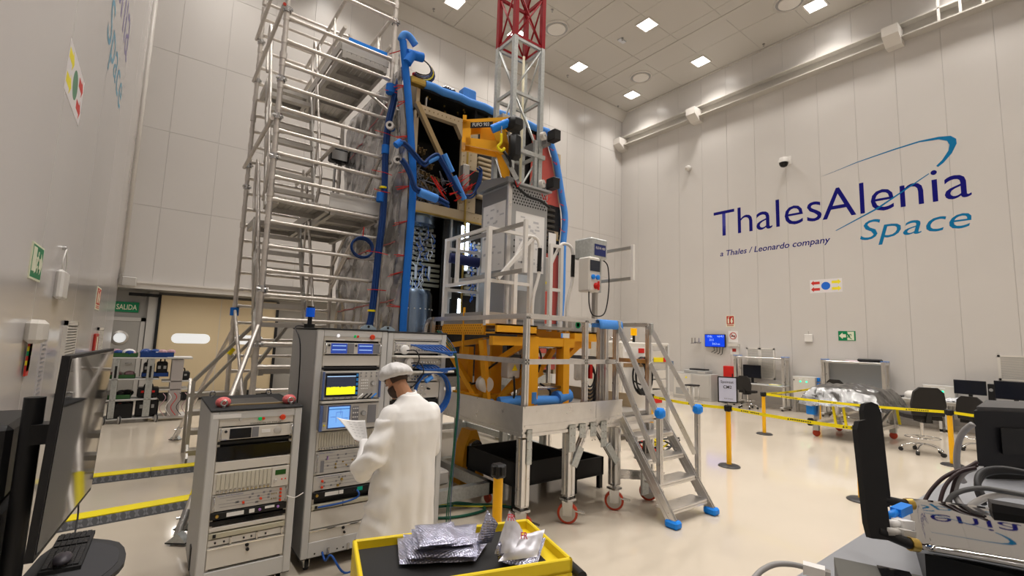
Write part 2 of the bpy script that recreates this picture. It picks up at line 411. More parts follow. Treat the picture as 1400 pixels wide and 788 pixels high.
for (q, lb) in dpos:
    if proto is None:
        proto = thing('ceiling_diffuser', lb, 'air vent', (*q, ZC), 0, 'round ceiling diffusers')
        B().lathe([(.46, 0), (.46, -.02), (.43, -.06), (.40, -.02), (.40, 0)], (0, 0, 0), 32).build('ring', M_trimw, proto, local=True, smooth=40)
        B().lathe([(.41, -.005), (.41, -.018)], (0, 0, 0), 32).build('slot', M_rackside, proto, local=True)
        B().lathe([(.32, -.015), (.32, -.055), (.28, -.065)], (0, 0, 0), 32).build('plate', M_trimw, proto, local=True, smooth=40)
        freeze(proto)
    else: dup(proto, None, (*q, ZC), label=lb)
sp = None
for i, (px, py) in enumerate(((755, 13), (593, 12), (851, 52), (1044, 60), (1000, 105), (776, 103), (845, 145))):
    p = onZ(px, py, ZC)
    if sp is None:
        sp = B().lathe([(.05, 0), (.05, -.02), (.012, -.03), (.012, -.08), (.03, -.085), (.03, -.09)], (0, 0, 0), 10).build('ceiling_sprinkler', M_steel); o = sp
    else: o = sp.copy(); col.objects.link(o)
    o.location = p; tag(o, 'small metal sprinkler head poking out of the ceiling', 'sprinkler', 'ceiling sprinklers')
p = onZ(850, 55, ZC)
tag(B().bbox(p.x - .16, p.x + .16, p.y - .08, p.y + .08, ZC - .05, ZC, .01).build('smoke_detector', mat('detector_pale', (.62, .64, .68), .4)), 'pale rectangular detector on the ceiling between lamps', 'detector')
# ================================================================== lettering, signs and fittings on the walls
UR, UL, UBK, ZUP = Vector((0, -1, 0)), Vector((0, 1, 0)), Vector((1, 0, 0)), Vector((0, 0, 1))
def zr(px, py):        # zoomed logo crop -> point on the right wall, in (s, z) with s = distance from the first letter
    p = onX(940 + px / 3.0304, 160 + py / 3.0304, XR - .004); return (9.72 - p.y, p.z)
sw_out = [zr(*q) for q in ((555, 248), (700, 187), (850, 134), (960, 99), (1040, 82), (1090, 78), (1113, 90), (1115, 110), (1095, 150), (1060, 190), (1038, 207))]
sw_in = [zr(*q) for q in ((1030, 203), (1055, 178), (1080, 140), (1085, 115), (1075, 99), (1040, 93), (960, 105), (850, 139), (700, 190))]
ln = [zr(*q) for q in ((612, 471), (780, 379), (1000, 233), (1000, 237), (790, 381), (616, 472))]
def logo(lab, o, u, d, navy, teal):
    t = thing('wall_lettering', lab, 'lettering', o)
    o = Vector(o)
    P = lambda s, z: o + u * s + ZUP * (z - 6.27)
    text('lettering', 'Thales', navy, P(0.02, 6.29), u, ZUP, 3.76, 1.02, t, bold=-.004)
    text('lettering', 'Alenia', navy, P(3.80, 6.27), u, ZUP, 3.56, 1.02, t, bold=-.004)
    text('lettering', 'Space', teal, P(4.80, 5.43), u, ZUP, 2.52, .62, t, shear=.22, bold=-.002)
    text('lettering', 'a Thales / Leonardo company', navy, P(.26, 5.50), u, ZUP, 3.74, .21, t, shear=.2, bold=.012)
    n = u.cross(ZUP)
    for poly in (sw_out + sw_in, ln):
        b = B().prism([(s, z - 6.27) for s, z in poly], o, u, ZUP, n * .0025)
        b.build('swoosh', teal, t)
    return t
logo('large dark blue and teal lettering with an orbit swoosh on right wall', (XR, 9.72, 6.27), UR, 1, M_navy, M_teal)
logo('large faded blue and teal lettering high on left wall', (XL, 2.25, 6.27), UL, 1, mat('logo_navy_left', (.16, .13, .32), .4), mat('logo_teal_left', (.10, .32, .46), .4))
M_stw = mat('sticker_white', (.78, .75, .76), .5)
M_arrY, M_arrR, M_dotB = mat('arrow_yellow', (.90, .78, .02), .5), mat('arrow_red', (.62, .04, .03), .5), mat('dot_blue', (.02, .16, .72), .5)
M_dotG = mat('dot_green', (.12, .28, .17), .5)
def arrow(b, o, u, s, z, L, h, sg, n):
    P = [(0, 0), (h * .5, h * .5), (h * .5, h * .25), (L, h * .25), (L, -h * .25), (h * .5, -h * .25), (h * .5, -h * .5)]
    if sg > 0: P = [(L - a, c) for a, c in P][::-1]
    b.prism([(s + a, z + c) for a, c in P], o, u, ZUP, n * .003)
def sticker(lab, o, u, first, dot, last, near_out):
    n = u.cross(ZUP); t = thing('arrow_sticker', lab, 'sticker', o); o = Vector(o)
    B().prism([(0, 0), (.92, 0), (.92, .44), (0, .44)], o, u, ZUP, n * .002).build('backing', M_stw, t)
    b = B(); arrow(b, o, u, .03, .33, .26, .17, -1 if near_out else 1, n); arrow(b, o, u, .03, .12, .26, .17, -1 if near_out else 1, n); b.build('arrows', first, t)
    b = B(); arrow(b, o, u, .63, .33, .26, .17, 1, n); arrow(b, o, u, .63, .12, .26, .17, 1, n); b.build('arrows', last, t)
    B().lathe([(.13, 0), (.13, .003)], o + u * .46 + ZUP * .22, 20, n).build('dot', dot, t)
sticker('white sticker with red and yellow arrows around a blue dot', (XR, 6.37, 3.87), UR, M_arrR, M_dotB, M_arrY, True)
sticker('white sticker with yellow and red arrows around a green dot', (XL, 5.1, 3.92), UL, M_arrY, M_dotG, M_arrR, False)

def runner(b, o, u, n, s, z, h, sg=1):
    """running figure pictogram in a box h high, running towards sg along u"""
    def pl(*pts): b.prism([(s + sg * a * h, z + c * h) for a, c in (pts if sg > 0 else pts[::-1])], o, u, ZUP, n * .004)
    pl((.30, .80), (.42, .80), (.42, .94), (.30, .94))
    pl((.12, .62), (.34, .78), (.40, .70), (.22, .38), (.06, .42))
    pl((.24, .40), (.42, .40), (.50, .16), (.42, .12), (.36, .30), (.16, .30))
    pl((.08, .44), (.20, .40), (.10, .16), (-.12, .08), (-.14, .16), (.02, .22))
    pl((.34, .74), (.40, .68), (.50, .58), (.56, .62), (.46, .70))
    pl((.14, .62), (-.02, .66), (-.06, .50), (-.12, .52), (-.06, .74), (.14, .70))
def sign(name, lab, o, u, w, h, face, thick=.008):
    n = u.cross(ZUP); t = thing(name, lab, 'sign', o)
    B().prism([(0, 0), (w, 0), (w, h), (0, h)], o, u, ZUP, n * thick).build('plate', face, t)
    return t, Vector(o) + n * thick, n
# exit sign on the left wall: a green plate with a cream door, the figure and an arrow
t, o, n = sign('exit_sign', 'green running man exit sign with arrow on left wall', (XL, 4.80, 2.34), UL, .42, .27, M_signw)
B().prism([(.015, .015), (.405, .015), (.405, .255), (.015, .255)], o, UL, ZUP, n * .001).build('field', M_signg, t)
B().prism([(.03, .06), (.03, .24), (.15, .24), (.15, .06)], o, UL, ZUP, n * .003).build('door_mark', M_signw, t)
b = B(); runner(b, o, UL, n, .15, .03, .2, 1); b.build('figure', M_signw, t)
b = B(); arrow(b, o + n * .002, UL, .27, .13, .12, .16, 1, n); b.build('arrow', M_signw, t)
t, o, n = sign('exit_sign', 'small green exit sign with left arrow on right wall', (XR, 5.62, 2.33), UR, .46, .30, M_signg)
b = B(); arrow(b, o, UR, .02, .15, .19, .2, -1, n); b.build('arrow', M_signw, t)
B().prism([(.24, .02), (.42, .02), (.42, .28), (.24, .28)], o, UR, ZUP, n * .001).build('door_mark', M_signw, t)
b = B(); runner(b, o + n * .001, UR, n, .33, .03, .24, -1); b.build('figure', M_signg, t)
t, o, n = sign('exit_sign', 'green SALIDA sign above the grey exit door', (-.90, YREC - .02, 2.44), UBK, .52, .28, M_signg)
text('lettering', 'SALIDA', M_signw, o + UBK * .04 + ZUP * .07, UBK, ZUP, .44, .14, t, bold=.01)
# extinguisher signs
def extsign(lab, o, u, w, h, two=True):
    t, o2, n = sign('extinguisher_sign', lab, o, u, w, h, M_signw)
    B().prism([(.02, h * .22), (w - .02, h * .22), (w - .02, h - .02), (.02, h - .02)], o2, u, ZUP, n * .001).build('field', M_signred, t)
    b = B(); q = o2 + n * .002
    b.prism([(w * .2, h * .3), (w * .38, h * .3), (w * .38, h * .68), (w * .29, h * .78), (w * .2, h * .68)], q, u, ZUP, n * .002)
    b.prism([(w * .24, h * .78), (w * .42, h * .86), (w * .42, h * .9), (w * .24, h * .84)], q, u, ZUP, n * .002)
    b.prism([(w * .62, h * .3), (w * .74, h * .3), (w * .82, h * .5), (w * .74, h * .62), (w * .8, h * .85), (w * .6, h * .7), (w * .54, h * .48)], q, u, ZUP, n * .002)
    b.build('pictogram', M_signw, t)
    b = B()
    for k in range(2): b.prism([(.03, h * .06 + k * h * .07), (w - .03, h * .06 + k * h * .07), (w - .03, h * .10 + k * h * .07), (.03, h * .10 + k * h * .07)], o2, u, ZUP, n * .001)
    b.build('caption', M_signred, t)
extsign('red and white extinguisher sign on right wall above blue screen', (XR, 9.27, 2.78), UR, .32, .42)
extsign('red and white extinguisher sign on left wall near the exit door', (XL, 9.75, 2.28), UL, .62, .36)
t, o, n = sign('no_smoking_sign', 'white no smoking notice beside the blue wall screen', (XR, 9.19, 2.2), UR, .36, .42, M_paper)
b = B()
pts = [o + UR * (.18 + .12 * math.cos(a * math.pi / 9)) + ZUP * (.24 + .12 * math.sin(a * math.pi / 9)) for a in range(18)]
b.tube(pts, .014, 6, True); b.bar(o + UR * .1 + ZUP * .32, o + UR * .26 + ZUP * .16, .02, .02); b.build('ring', M_signred, t)
B().prism([(.1, .21), (.26, .21), (.26, .25), (.1, .25)], o, UR, ZUP, n * .004).build('cigarette', M_ink, t)
t = thing('notice_holder', 'small notice holder with red mark under no smoking sign', 'notice', (XR, 9.15, 1.75))
B().prism([(0, .3), (.38, .3), (.38, .4), (0, .4)], (XR, 9.15, 1.75), UR, ZUP, (-.12, 0, 0)).build('dispenser', M_offw, t)
B().prism([(.02, 0), (.34, 0), (.34, .28), (.02, .28)], (XR, 9.15, 1.75), UR, ZUP, (-.006, 0, 0)).build('notice', M_paper, t)
B().prism([(.1, .1), (.24, .1), (.24, .22), (.1, .22)], (XR - .006, 9.15, 1.75), UR, ZUP, (-.002, 0, 0)).build('mark', M_signred, t)
# blue wall screen
t = thing('wall_screen', 'wall mounted screen showing pale figures on bright blue', 'screen', (XR, 9.7, 2.0))
B().bbox(XR - .13, XR - .06, 9.26, 10.08, 2.0, 2.49, .01).build('case', M_black, t)
B().box(XR - .135, XR - .128, 9.28, 10.06, 2.02, 2.47).build('display', mat('screen_blue', (.0, .03, .35), .3, emit=.8, emit_rgb=(.0, .045, .72)), t)
M_pale = mat('screen_pale', (.4, .6, .9), .4, emit=.7)
for s, z, w, tx in ((.1, 2.37, .2, '19.8c'), (.18, 2.24, .17, '21.5'), (.3, 2.09, .3, '54.3 co'), (.5, 2.38, .24, 'vol-4.1')):
    text('figures', tx, M_pale, (XR - .137, 10.06 - s, z), UR, ZUP, w, .075, t)
B().box(XR - .06, XR, 9.6, 9.75, 2.15, 2.35).build('bracket', M_black, t)
b = B()
for k in range(4): b.tube([(XR - .05, 9.75 - .12 * k, 2.0), (XR - .06, 9.72 - .1 * k, 1.88 - .04 * k), (XR - .05, 9.85 - .12 * k, 1.80 - .03 * k)], .012, 6)
b.build('cables', M_black, t)
t = thing('sensor_bracket', 'small metal bracket of sensors left of blue wall screen', 'bracket', (XR, 10.4, 2.1))
B().bar((XR, 10.35, 2.15), (XR - .25, 10.45, 2.15), .03, .06).bar((XR - .2, 10.2, 2.16), (XR - .2, 10.62, 2.12), .04, .04).build('arm', M_steel, t)
for yy in (10.28, 10.45, 10.58): B().cyl((XR - .2, yy, 2.14), (XR - .2, yy, 2.34), .018, 8).build('probe', M_steel, t)
# small white box, vents, red box, switch
t = thing('wall_box', 'small white box with a bent wire on right wall', 'wall box', (XR, 6.45, 2.27))
B().bbox(XR - .07, XR, 6.34, 6.58, 2.27, 2.52, .015).build('case', M_white, t)
B().tube([(XR - .03, 6.46, 2.52), (XR - .03, 6.46, 2.62)], .006, 6).build('wire', M_steel, t)
def vent(lab, y0, y1, z0, z1, X, sg, nsl):
    t = thing('wall_vent', lab, 'vent', (X, (y0 + y1) / 2, z0))
    a, c = (X - .03, X) if sg < 0 else (X, X + .03)
    B().box(a, c, y0, y0 + .05, z0, z1).box(a, c, y1 - .05, y1, z0, z1).box(a, c, y0, y1, z0, z0 + .05).box(a, c, y0, y1, z1 - .05, z1).build('frame', M_offw, t)
    for k in range(nsl):
        z = z0 + .06 + (z1 - z0 - .12) * (k + .5) / nsl
        B().bar(((a + c) / 2, y0 + .05, z), ((a + c) / 2, y1 - .05, z), .024, (z1 - z0 - .12) / nsl * .62).build('slat', M_offw, t)
    xx = X - .004 if sg < 0 else X + .004
    B().box(min(X, xx), max(X, xx), y0 + .05, y1 - .05, z0 + .05, z1 - .05).build('duct', M_rackside, t)
vent('tall cream louvred vent behind the far workbench', 7.55, 8.05, .95, 2.02, XR, -1, 20)
vent('tall cream louvred vent beside the one behind far workbench', 8.05, 8.52, .95, 2.02, XR, -1, 20)
vent('wide cream louvred vent on right wall above the near desk', .6, 2.13, 1.40, 2.03, XR, -1, 16)
t = thing('hose_cabinet', 'red fire cabinet on right wall beside the far workbench', 'cabinet', (XR, 9.12, .68))
B().bbox(XR - .16, XR, 8.90, 9.34, .68, 1.32, .015).build('case', M_red, t)
B().bbox(XR - .175, XR - .158, 8.93, 9.31, .71, 1.29, .005).build('door', M_red, t)
B().box(XR - .19, XR - .17, 8.96, 8.99, .93, 1.05).build('handle', M_black, t)
p = onX(918, 499, XR)
t = thing('socket_plate', 'blue grey socket plate on right wall left of printer cabinet', 'socket', (XR, p.y, p.z))
B().bbox(XR - .025, XR, p.y - .1, p.y + .1, p.z - .16, p.z + .16, .01).build('plate', mat('plate_bluegrey', (.18, .24, .34), .5), t)
B().box(XR - .03, XR - .02, p.y - .05, p.y + .05, p.z - .06, p.z + .06).build('socket', M_white, t)
# dome camera and small sensor high on the right wall
t = thing('dome_camera', 'white dome camera with black lens high on right wall', 'camera', (XR, 6.9, 8.49))
B().bar((XR, 6.9, 8.6), (XR - .35, 6.9, 8.6), .09, .07).box(XR - .02, XR, 6.8, 7.0, 8.45, 8.75).build('arm', M_white, t)
B().lathe([(.05, .2), (.13, .17), (.16, .08), (.16, 0)], (XR - .38, 6.9, 8.42), 18).build('housing', M_white, t, smooth=50)
B().lathe([(.14, 0), (.14, -.05), (.10, -.13), (.03, -.16)], (XR - .38, 6.9, 8.42), 18).build('lens', M_blackg, t, smooth=True)
t = thing('wall_sensor', 'small white sensor high on right wall near the rail bracket', 'sensor', (XR, 10.75, 9.4))
B().lathe([(.10, 0), (.12, .06), (.10, .18), (.03, .22)], (XR, 10.75, 9.41), 14, (-1, 0, -.3)).build('body', M_white, t, smooth=50)
B().lathe([(.05, .2), (.05, .25)], (XR, 10.75, 9.41), 12, (-1, 0, -.3)).build('lens', M_offw, t)
# left wall fittings
t = thing('access_reader', 'white box hung by a wire loop on left wall', 'wall box', (XL, 6.1, 2.25))
B().bbox(XL, XL + .06, 5.93, 6.28, 2.25, 2.52, .02).build('case', M_white, t)
B().tube([(XL + .03, 6.0, 2.52), (XL + .03, 5.98, 2.62), (XL + .03, 6.1, 2.73), (XL + .03, 6.22, 2.62), (XL + .03, 6.24, 2.52)], .006, 6).build('wire_loop', M_white, t, smooth=True)
B().lathe([(.02, 0), (.02, .03)], (XL, 6.1, 2.74), 8, (1, 0, 0)).build('hook', M_steel, t)
p = onX(92, 452, XL)
for (a, c, z0, z1, lb) in ((6.85, 7.75, 1.25, 2.06, 'cream louvred vent on left wall above the dark screen'), (10.6, 11.6, 1.25, 2.0, 'cream louvred vent on left wall near the exit door')):
    vent(lb, a, c, z0, z1, XL, 1, 22)
t = thing('tag_strip', 'hanging strip of red yellow and green tags on left wall', 'tags', (XL, 4.85, 1.7))
p0 = onX(43, 455, XL + .02)
B().bbox(XL, XL + .10, p0.y - .16, p0.y + .14, p0.z - .08, p0.z + .10, .03).build('dispenser', M_offw, t)
for k, m_ in enumerate((M_paper, M_arrR, M_arrY, M_green, M_arrR, M_arrY, M_arrR)):
    q = onX(43.5 - k * 1.1, 466 + k * 6.5, XL + .02)
    B().box(XL + .01, XL + .022, q.y - .05, q.y + .05, q.z - .05, q.z + .03).build('tag', m_, t)
t = thing('notice_sheet', 'clear pocket with a printed sheet beside the tag strip', 'notice', (XL, 5.6, 1.4))
q0 = onX(61, 458, XL)
B().box(XL, XL + .006, q0.y - .1, q0.y + .18, q0.z - .62, q0.z + .02).build('sheet', mat('sheet_grey', (.52, .50, .52), .25), t)
b = B()
for k in range(14): b.box(XL + .005, XL + .008, q0.y - .07, q0.y + .05 + .1 * random.random(), q0.z - .06 - .038 * k, q0.z - .045 - .038 * k)
b.build('print', M_inkg, t)
t = thing('alarm_point', 'red and white fire alarm plate low on left wall', 'sign', (XL, 9.1, 1.5))
q = onX(128.5, 473, XL)
B().bbox(XL, XL + .03, q.y - .28, q.y + .28, q.z - .2, q.z + .2, .006).build('plate', M_signred, t)
B().box(XL + .03, XL + .034, q.y - .08, q.y + .08, q.z - .15, q.z + .15).build('mark', M_signw, t)
t = thing('corner_sensor', 'grey box on the lintel in the left corner', 'sensor', (XL + .12, YB - .14, 3.0))
B().bbox(XL + .06, XL + .34, YB - .25, YB - .135, 2.98, 3.2, .02).build('case', M_panelg, t)
B().box(XL + .02, XL + .07, YB - .25, YB - .135, 3.0, 3.26).build('flange', M_alud, t)
# ================================================================== aluminium stair scaffold
def catmull(pts, n=8, closed=False):
    pts = [Vector(p) for p in pts]; m = len(pts); out = []
    rng = range(m) if closed else range(m - 1)
    for i in rng:
        if closed: a, b, c, d = pts[i - 1], pts[i], pts[(i + 1) % m], pts[(i + 2) % m]
        else: a, b, c, d = pts[max(i - 1, 0)], pts[i], pts[i + 1], pts[min(i + 2, m - 1)]
        for k in range(n):
            t = k / n; t2 = t * t; t3 = t2 * t
            out.append(.5 * ((2 * b) + (c - a) * t + (2 * a - 5 * b + 4 * c - d) * t2 + (3 * b - a - 3 * c + d) * t3))
    if not closed: out.append(pts[-1])
    return out
SX0, SX1, SY0, SY1, STOP = 1.10, 2.70, 7.0, 9.5, 8.1
sc = thing('scaffold_tower', 'tall aluminium stair scaffold standing left of the wrapped spacecraft', 'scaffold', (SX0, SY0, 0))
PR, RR = .036, .027
corners = {'fl': (SX0, SY0), 'fr': (SX1, SY0), 'rl': (SX0, SY1), 'rr': (SX1, SY1)}
for k, (x, y) in corners.items():
    p_ = B().cyl((x, y, .16), (x, y, STOP), PR, 12).build('post', M_alut, sc, smooth=40)
    for z in (1.9, 3.9, 5.9): B().cyl((x, y, z - .05), (x, y, z + .05), PR + .012, 12).build('spigot', M_alut, p_, smooth=40)
    b = B().lathe([(.10, -.02), (.10, .02)], (x, y, .10), 16, (0, 1, 0)).bar((x - .03, y, .1), (x - .03, y, .2), .02, .04).bar((x + .03, y, .1), (x + .03, y, .2), .02, .04)
    b.build('caster', M_rubber, p_)
fy = (24.7, 56, 87, 117, 147.5, 178, 209, 241.7, 272, 302.8, 336, 370, 403, 436, 470, 502)
rung_f = None
zs_f = [onY(397 - .0925 * yv, yv, SY0).z for yv in fy]
zs_f += [zs_f[-1] - .31 * k for k in (1, 2, 3)] + [zs_f[0] + .95]
for z in zs_f:
    if rung_f is None:
        zz0 = z
        rung_f = (B().cyl((SX0, SY0, z), (SX1, SY0, z), RR, 10).cyl((SX0, SY0, z), (SX0 + .1, SY0, z), RR + .007, 10).cyl((SX1 - .1, SY0, z), (SX1, SY0, z), RR + .007, 10)
                  .cyl((SX0, SY0, z - .05), (SX0, SY0, z + .05), PR + .006, 12).cyl((SX1, SY0, z - .05), (SX1, SY0, z + .05), PR + .006, 12).build('rung', M_alut, sc, smooth=40)); o = rung_f
    else:
        o = dup(rung_f); o.location = (0, 0, z - zz0)
ry = (0, 22, 44, 66, 89, 111, 133, 155, 177, 198, 219.5, 242, 263, 285, 306.6, 328, 351, 372, 395, 418, 441, 464, 487, 508)
for yv in ry:
    z = onY(353 - .0905 * yv, yv, SY1).z
    o = dup(rung_f); o.location = (0, SY1 - SY0, z - zz0)
# working decks on the right half, seen from below
ZA, ZB = onY(500, 82, SY0 + .1).z, onY(485, 290, SY0 + .1).z
def deck(x0, x1, y0, y1, z):
    d = B().box(x0, x0 + .06, y0, y1, z - .12, z).box(x1 - .06, x1, y0, y1, z - .12, z)
    n = max(1, int((y1 - y0) / .55))
    for k in range(n + 1): yy = y0 + (y1 - y0) * k / n; d.box(x0 + .06, x1 - .06, max(y0, yy - .03), min(y1, yy + .03), z - .10, z - .03)
    d = d.build('deck_frame', M_alud, sc)
    n = int((x1 - x0 - .12) / .075)
    pl = None
    for k in range(n):
        w = (x1 - x0 - .12) / n
        xa = x0 + .06 + k * w
        if pl is None: pl = B().box(xa + .004, xa + w - .004, y0, y1, z - .03, z - .004).build('deck_plank', M_alud, d)
        else: q = dup(pl, d); q.location = (k * w, 0, 0)
    return d
deck(1.92, 2.64, SY0 + .06, SY1 - .06, ZA); deck(1.92, 2.64, SY0 + .06, SY1 - .06, ZB)
zl1 = onY(380, 272, SY0 + .1).z
deck(1.16, 1.90, SY0 + .06, SY0 + .72, ZB + .02)
deck(1.16, 1.90, SY1 - .66, SY1 - .06, ZB + .02)
deck(1.16, 1.90, SY1 - .66, SY1 - .06, ZA)
M_toe = mat('toe_board_white', (.66, .65, .63), .4)
tb = B().box(1.90, 2.66, SY0 + .06, SY0 + .085, ZA, ZA + .22).build('toe_board', M_toe, sc)
B().box(2.0, 2.62, SY0 + .05, SY0 + .062, ZA + .14, ZA + .235).build('blue_tape', M_bluetape, tb)
B().box(1.90, 2.66, SY0 + .06, SY0 + .085, ZB, ZB + .22).build('toe_board', M_toe, sc)
B().box(1.88, 1.905, SY0 + .06, SY1 - .06, ZA, ZA + .16).build('toe_board', M_alud, sc)
B().box(1.88, 1.905, SY0 + .8, SY1 - .06, ZB, ZB + .16).build('toe_board', M_alud, sc)
# two stair flights climbing to the back on the left half
def flight(za, zb, ya, yb):
    n = 8
    for x in (1.17, 1.88):
        B().bar((x, ya, za - .02), (x, yb, zb - .02), .035, .13).build('stringer', M_alud, sc)
    tr = None
    for k in range(1, n):
        t = k / n; y = ya + (yb - ya) * t; z = za + (zb - za) * t
        if tr is None:
            tr = B().box(1.19, 1.86, y - .10, y + .10, z - .02, z + .015).box(1.19, 1.86, y - .10, y - .07, z - .055, z - .02).build('tread', M_alud, sc); y_, z_ = y, z
        else: q = dup(tr); q.location = (0, y - y_, z - z_)
    for x in (1.15, 1.90):
        B().tube(catmull([(x, ya + .1, za + .1), (x, ya - .12, za + .55), (x, ya + .05, za + 1.0), (x, (ya + yb) / 2, (za + zb) / 2 + 1.02), (x, yb + .02, zb + 1.0), (x, yb + .12, zb + .6), (x, yb - .05, zb + .1)], 6), .024, 8).build('handrail', M_alut, sc, smooth=True)
        for t in (.3, .7):
            y = ya + (yb - ya) * t; z = za + (zb - za) * t
            B().cyl((x, y, z), (x, y - .05, z + 1.0), .018, 8).build('baluster', M_alut, sc, smooth=True)
flight(ZB + .02, ZA, SY0 + .80, SY1 - .72)
flight(1.55, ZB + .02, SY0 + .55, SY1 - .72)
deck(1.16, 1.90, SY0 + .06, SY0 + .52, 1.55)
B().bbox(1.92, 2.64, SY0 + .02, SY0 + .5, 1.46, 1.56, .02).build('base_deck', M_alut, sc)
# guard rails along the left side and round the top deck
for (p, q) in (((1.05, SY0 - .06, 6.63), (1.05, SY1 + .05, 6.63)), ((1.03, SY0 - .5, 7.45), (1.03, SY1 + .05, 7.45)), ((1.03, SY0 - .02, 4.95), (1.03, SY1, 4.95)),
               ((1.92, SY0, 6.72), (1.92, SY1, 6.72)), ((1.92, SY0, 7.22), (1.92, SY1, 7.22)), ((2.66, SY0, 6.72), (2.66, SY1, 6.72)), ((2.66, SY0, 7.22), (2.66, SY1, 7.22)),
               ((SX0, SY0 - .03, 7.15), (SX1, SY0 - .03, 7.15)), ((1.92, SY0, ZB + .95), (1.92, SY1, ZB + .95))):
    g_ = B().cyl(p, q, .03, 10).build('guard_rail', M_alut, sc, smooth=40)
    if p[2] == 6.63: B().cyl(p, (p[0], p[1] - .008, p[2]), .024, 10).build('end_cap', mat('cap_red', (.5, .03, .01), .5), g_)
for x in (1.92, 2.66):
    for y in (SY0 + .6, SY0 + 1.5): B().cyl((x, y, ZA), (x, y, 7.25), .02, 8).build('guard_post', M_alut, sc, smooth=True)
for (p, q) in (((SX1, SY0, 5.1), (SX1, SY1, 3.35)), ((SX1, SY0, 4.55), (SX1, SY1, 3.0)), ((SX1, SY0, 4.45), (SX1, SY1, 2.9)), ((SX1, SY0, 2.3), (SX1, SY1, 1.0)), ((SX1, SY1, 7.4), (SX1, SY0, 5.6)), ((SX0, SY1, 2.4), (SX0, SY0, .5))):
    B().cyl(p, q, .026, 10).build('brace', M_alut, sc, smooth=40)
b = None
for (x, y, z) in ((SX0, SY0, 6.6), (SX0, SY0, 4.42), (SX0, SY0, 5.55), (SX0, SY0, 1.85), (SX0, SY0, 2.58), (SX0, SY1, 6.63), (SX0, SY1, 5.0), (SX0, SY1, 4.6), (SX1, SY0, 7.15), (SX1, SY0, 4.75), (SX0, SY1, 7.4), (SX0, SY0, 5.0)):
    o = B().cyl((x, y, z - .04), (x, y, z + .04), PR + .02, 10).cyl((x - .07, y - .03, z), (x + .07, y - .03, z), .022, 8).cyl((x + .05, y - .07, z), (x + .05, y + .05, z), .014, 6).build('coupler', M_steel, sc, smooth=40)
# stabiliser legs
def outrigger(top, foot, knee=None, band=False):
    b = B().cyl(top, foot, .032, 10).build('outrigger', M_alut, sc, smooth=40)
    d = (Vector(foot) - Vector(top)).normalized(); f = Vector(foot)
    B().cyl(f - d * .28, f - d * .05, .042, 10).cyl(f - d * .22 + Vector((.05, 0, 0)), f - d * .22 - Vector((.07, 0, 0)), .012, 6).build('clamp', M_steel, b, smooth=40)
    B().prism([(-.10, 0), (.08, 0), (.06, .03), (0, .085), (-.04, .05)], f + Vector((0, -.035, 0)), (.8, -.6, 0), (0, 0, 1), (.05, .06, 0)).build('foot', M_galv, b)
    B().prism([(-.105, 0), (.085, 0), (.085, .012), (-.105, .012)], f + Vector((0, -.037, -.012)), (.8, -.6, 0), (0, 0, 1), (.052, .062, 0)).build('foot_pad', M_rubber, b)
    if band: B().cyl(f - d * .75, f - d * .42, .036, 10).build('yellow_band', M_yelb, b, smooth=40)
    return b
outrigger((SX0, SY0, 2.1), (.35, 5.55, .03), band=True)
outrigger((SX0, SY0, 1.0), (.41, 5.67, .10))
outrigger((SX0 - .01, SY1, 2.0), (.48, 10.65, .03))
outrigger((SX1, SY1, 2.0), (3.5, 10.9, .03))
B().cyl((SX0, SY1, 2.28), (SX0, SY1, 2.42), .07, 10).build('foam_sleeve', M_bluef, sc, smooth=40)
p = onY(311, 480, SY1)
B().cyl((SX0 - .04, SY1 - .02, p.z - .05), (SX0 + .03, SY1 - .02, p.z + .05), .055, 10).build('yellow_tape', M_yelb, sc, smooth=40)

# entry stair beside the scaffold: its handrail, post and bottom steps show left of the small rack
es = thing('entry_steps', 'grey entry steps with sloping handrail between small rack and scaffold', 'steps', (.55, 8.2, 0))
pa = Vector((.58, 8.05, 0))
def atx(px, py, Y): return onY(px, py, Y)
h0 = atx(265, 521, 8.8); h1 = atx(350, 442, 8.95)
B().bar(h0, h1, .05, .05).build('handrail', M_alud, es)
B().bar(h0, (h0.x, h0.y, .18), .05, .05).build('post', M_alud, es)
B().bar((h0.x + .02, h0.y, .95), (h1.x - .02, h1.y, 1.9), .04, .04).build('mid_rail', M_alud, es)
B().bar((h0.x + .7, h0.y - .02, h0.z), (h1.x + .5, h1.y - .02, h1.z), .05, .05).build('handrail', M_alud, es)
B().bar((h0.x + .7, h0.y - .02, h0.z), (h0.x + .7, h0.y - .02, .18), .05, .05).build('post', M_alud, es)
for k in range(4):
    y = h0.y - .12 + .22 * k; z = .2 + .26 * k
    B().box(h0.x - .02, h0.x + .72, y, y + .25, z - .03, z).box(h0.x - .02, h0.x + .72, y, y + .02, z - .07, z - .03).build('tread', M_alud, es)
for x in (h0.x, h0.x + .7):
    B().bar((x, h0.y - .12, .05), (x, h0.y + .85, 1.15), .03, .16).build('stringer', M_alud, es)
    B().bar((x, h0.y + .8, 0), (x, h0.y + .8, 1.1), .05, .05).build('leg', M_alud, es)
B().box(h0.x - .03, h0.x + .73, h0.y - .32, h0.y - .14, 0, .03).build('base_plate', M_alud, es)

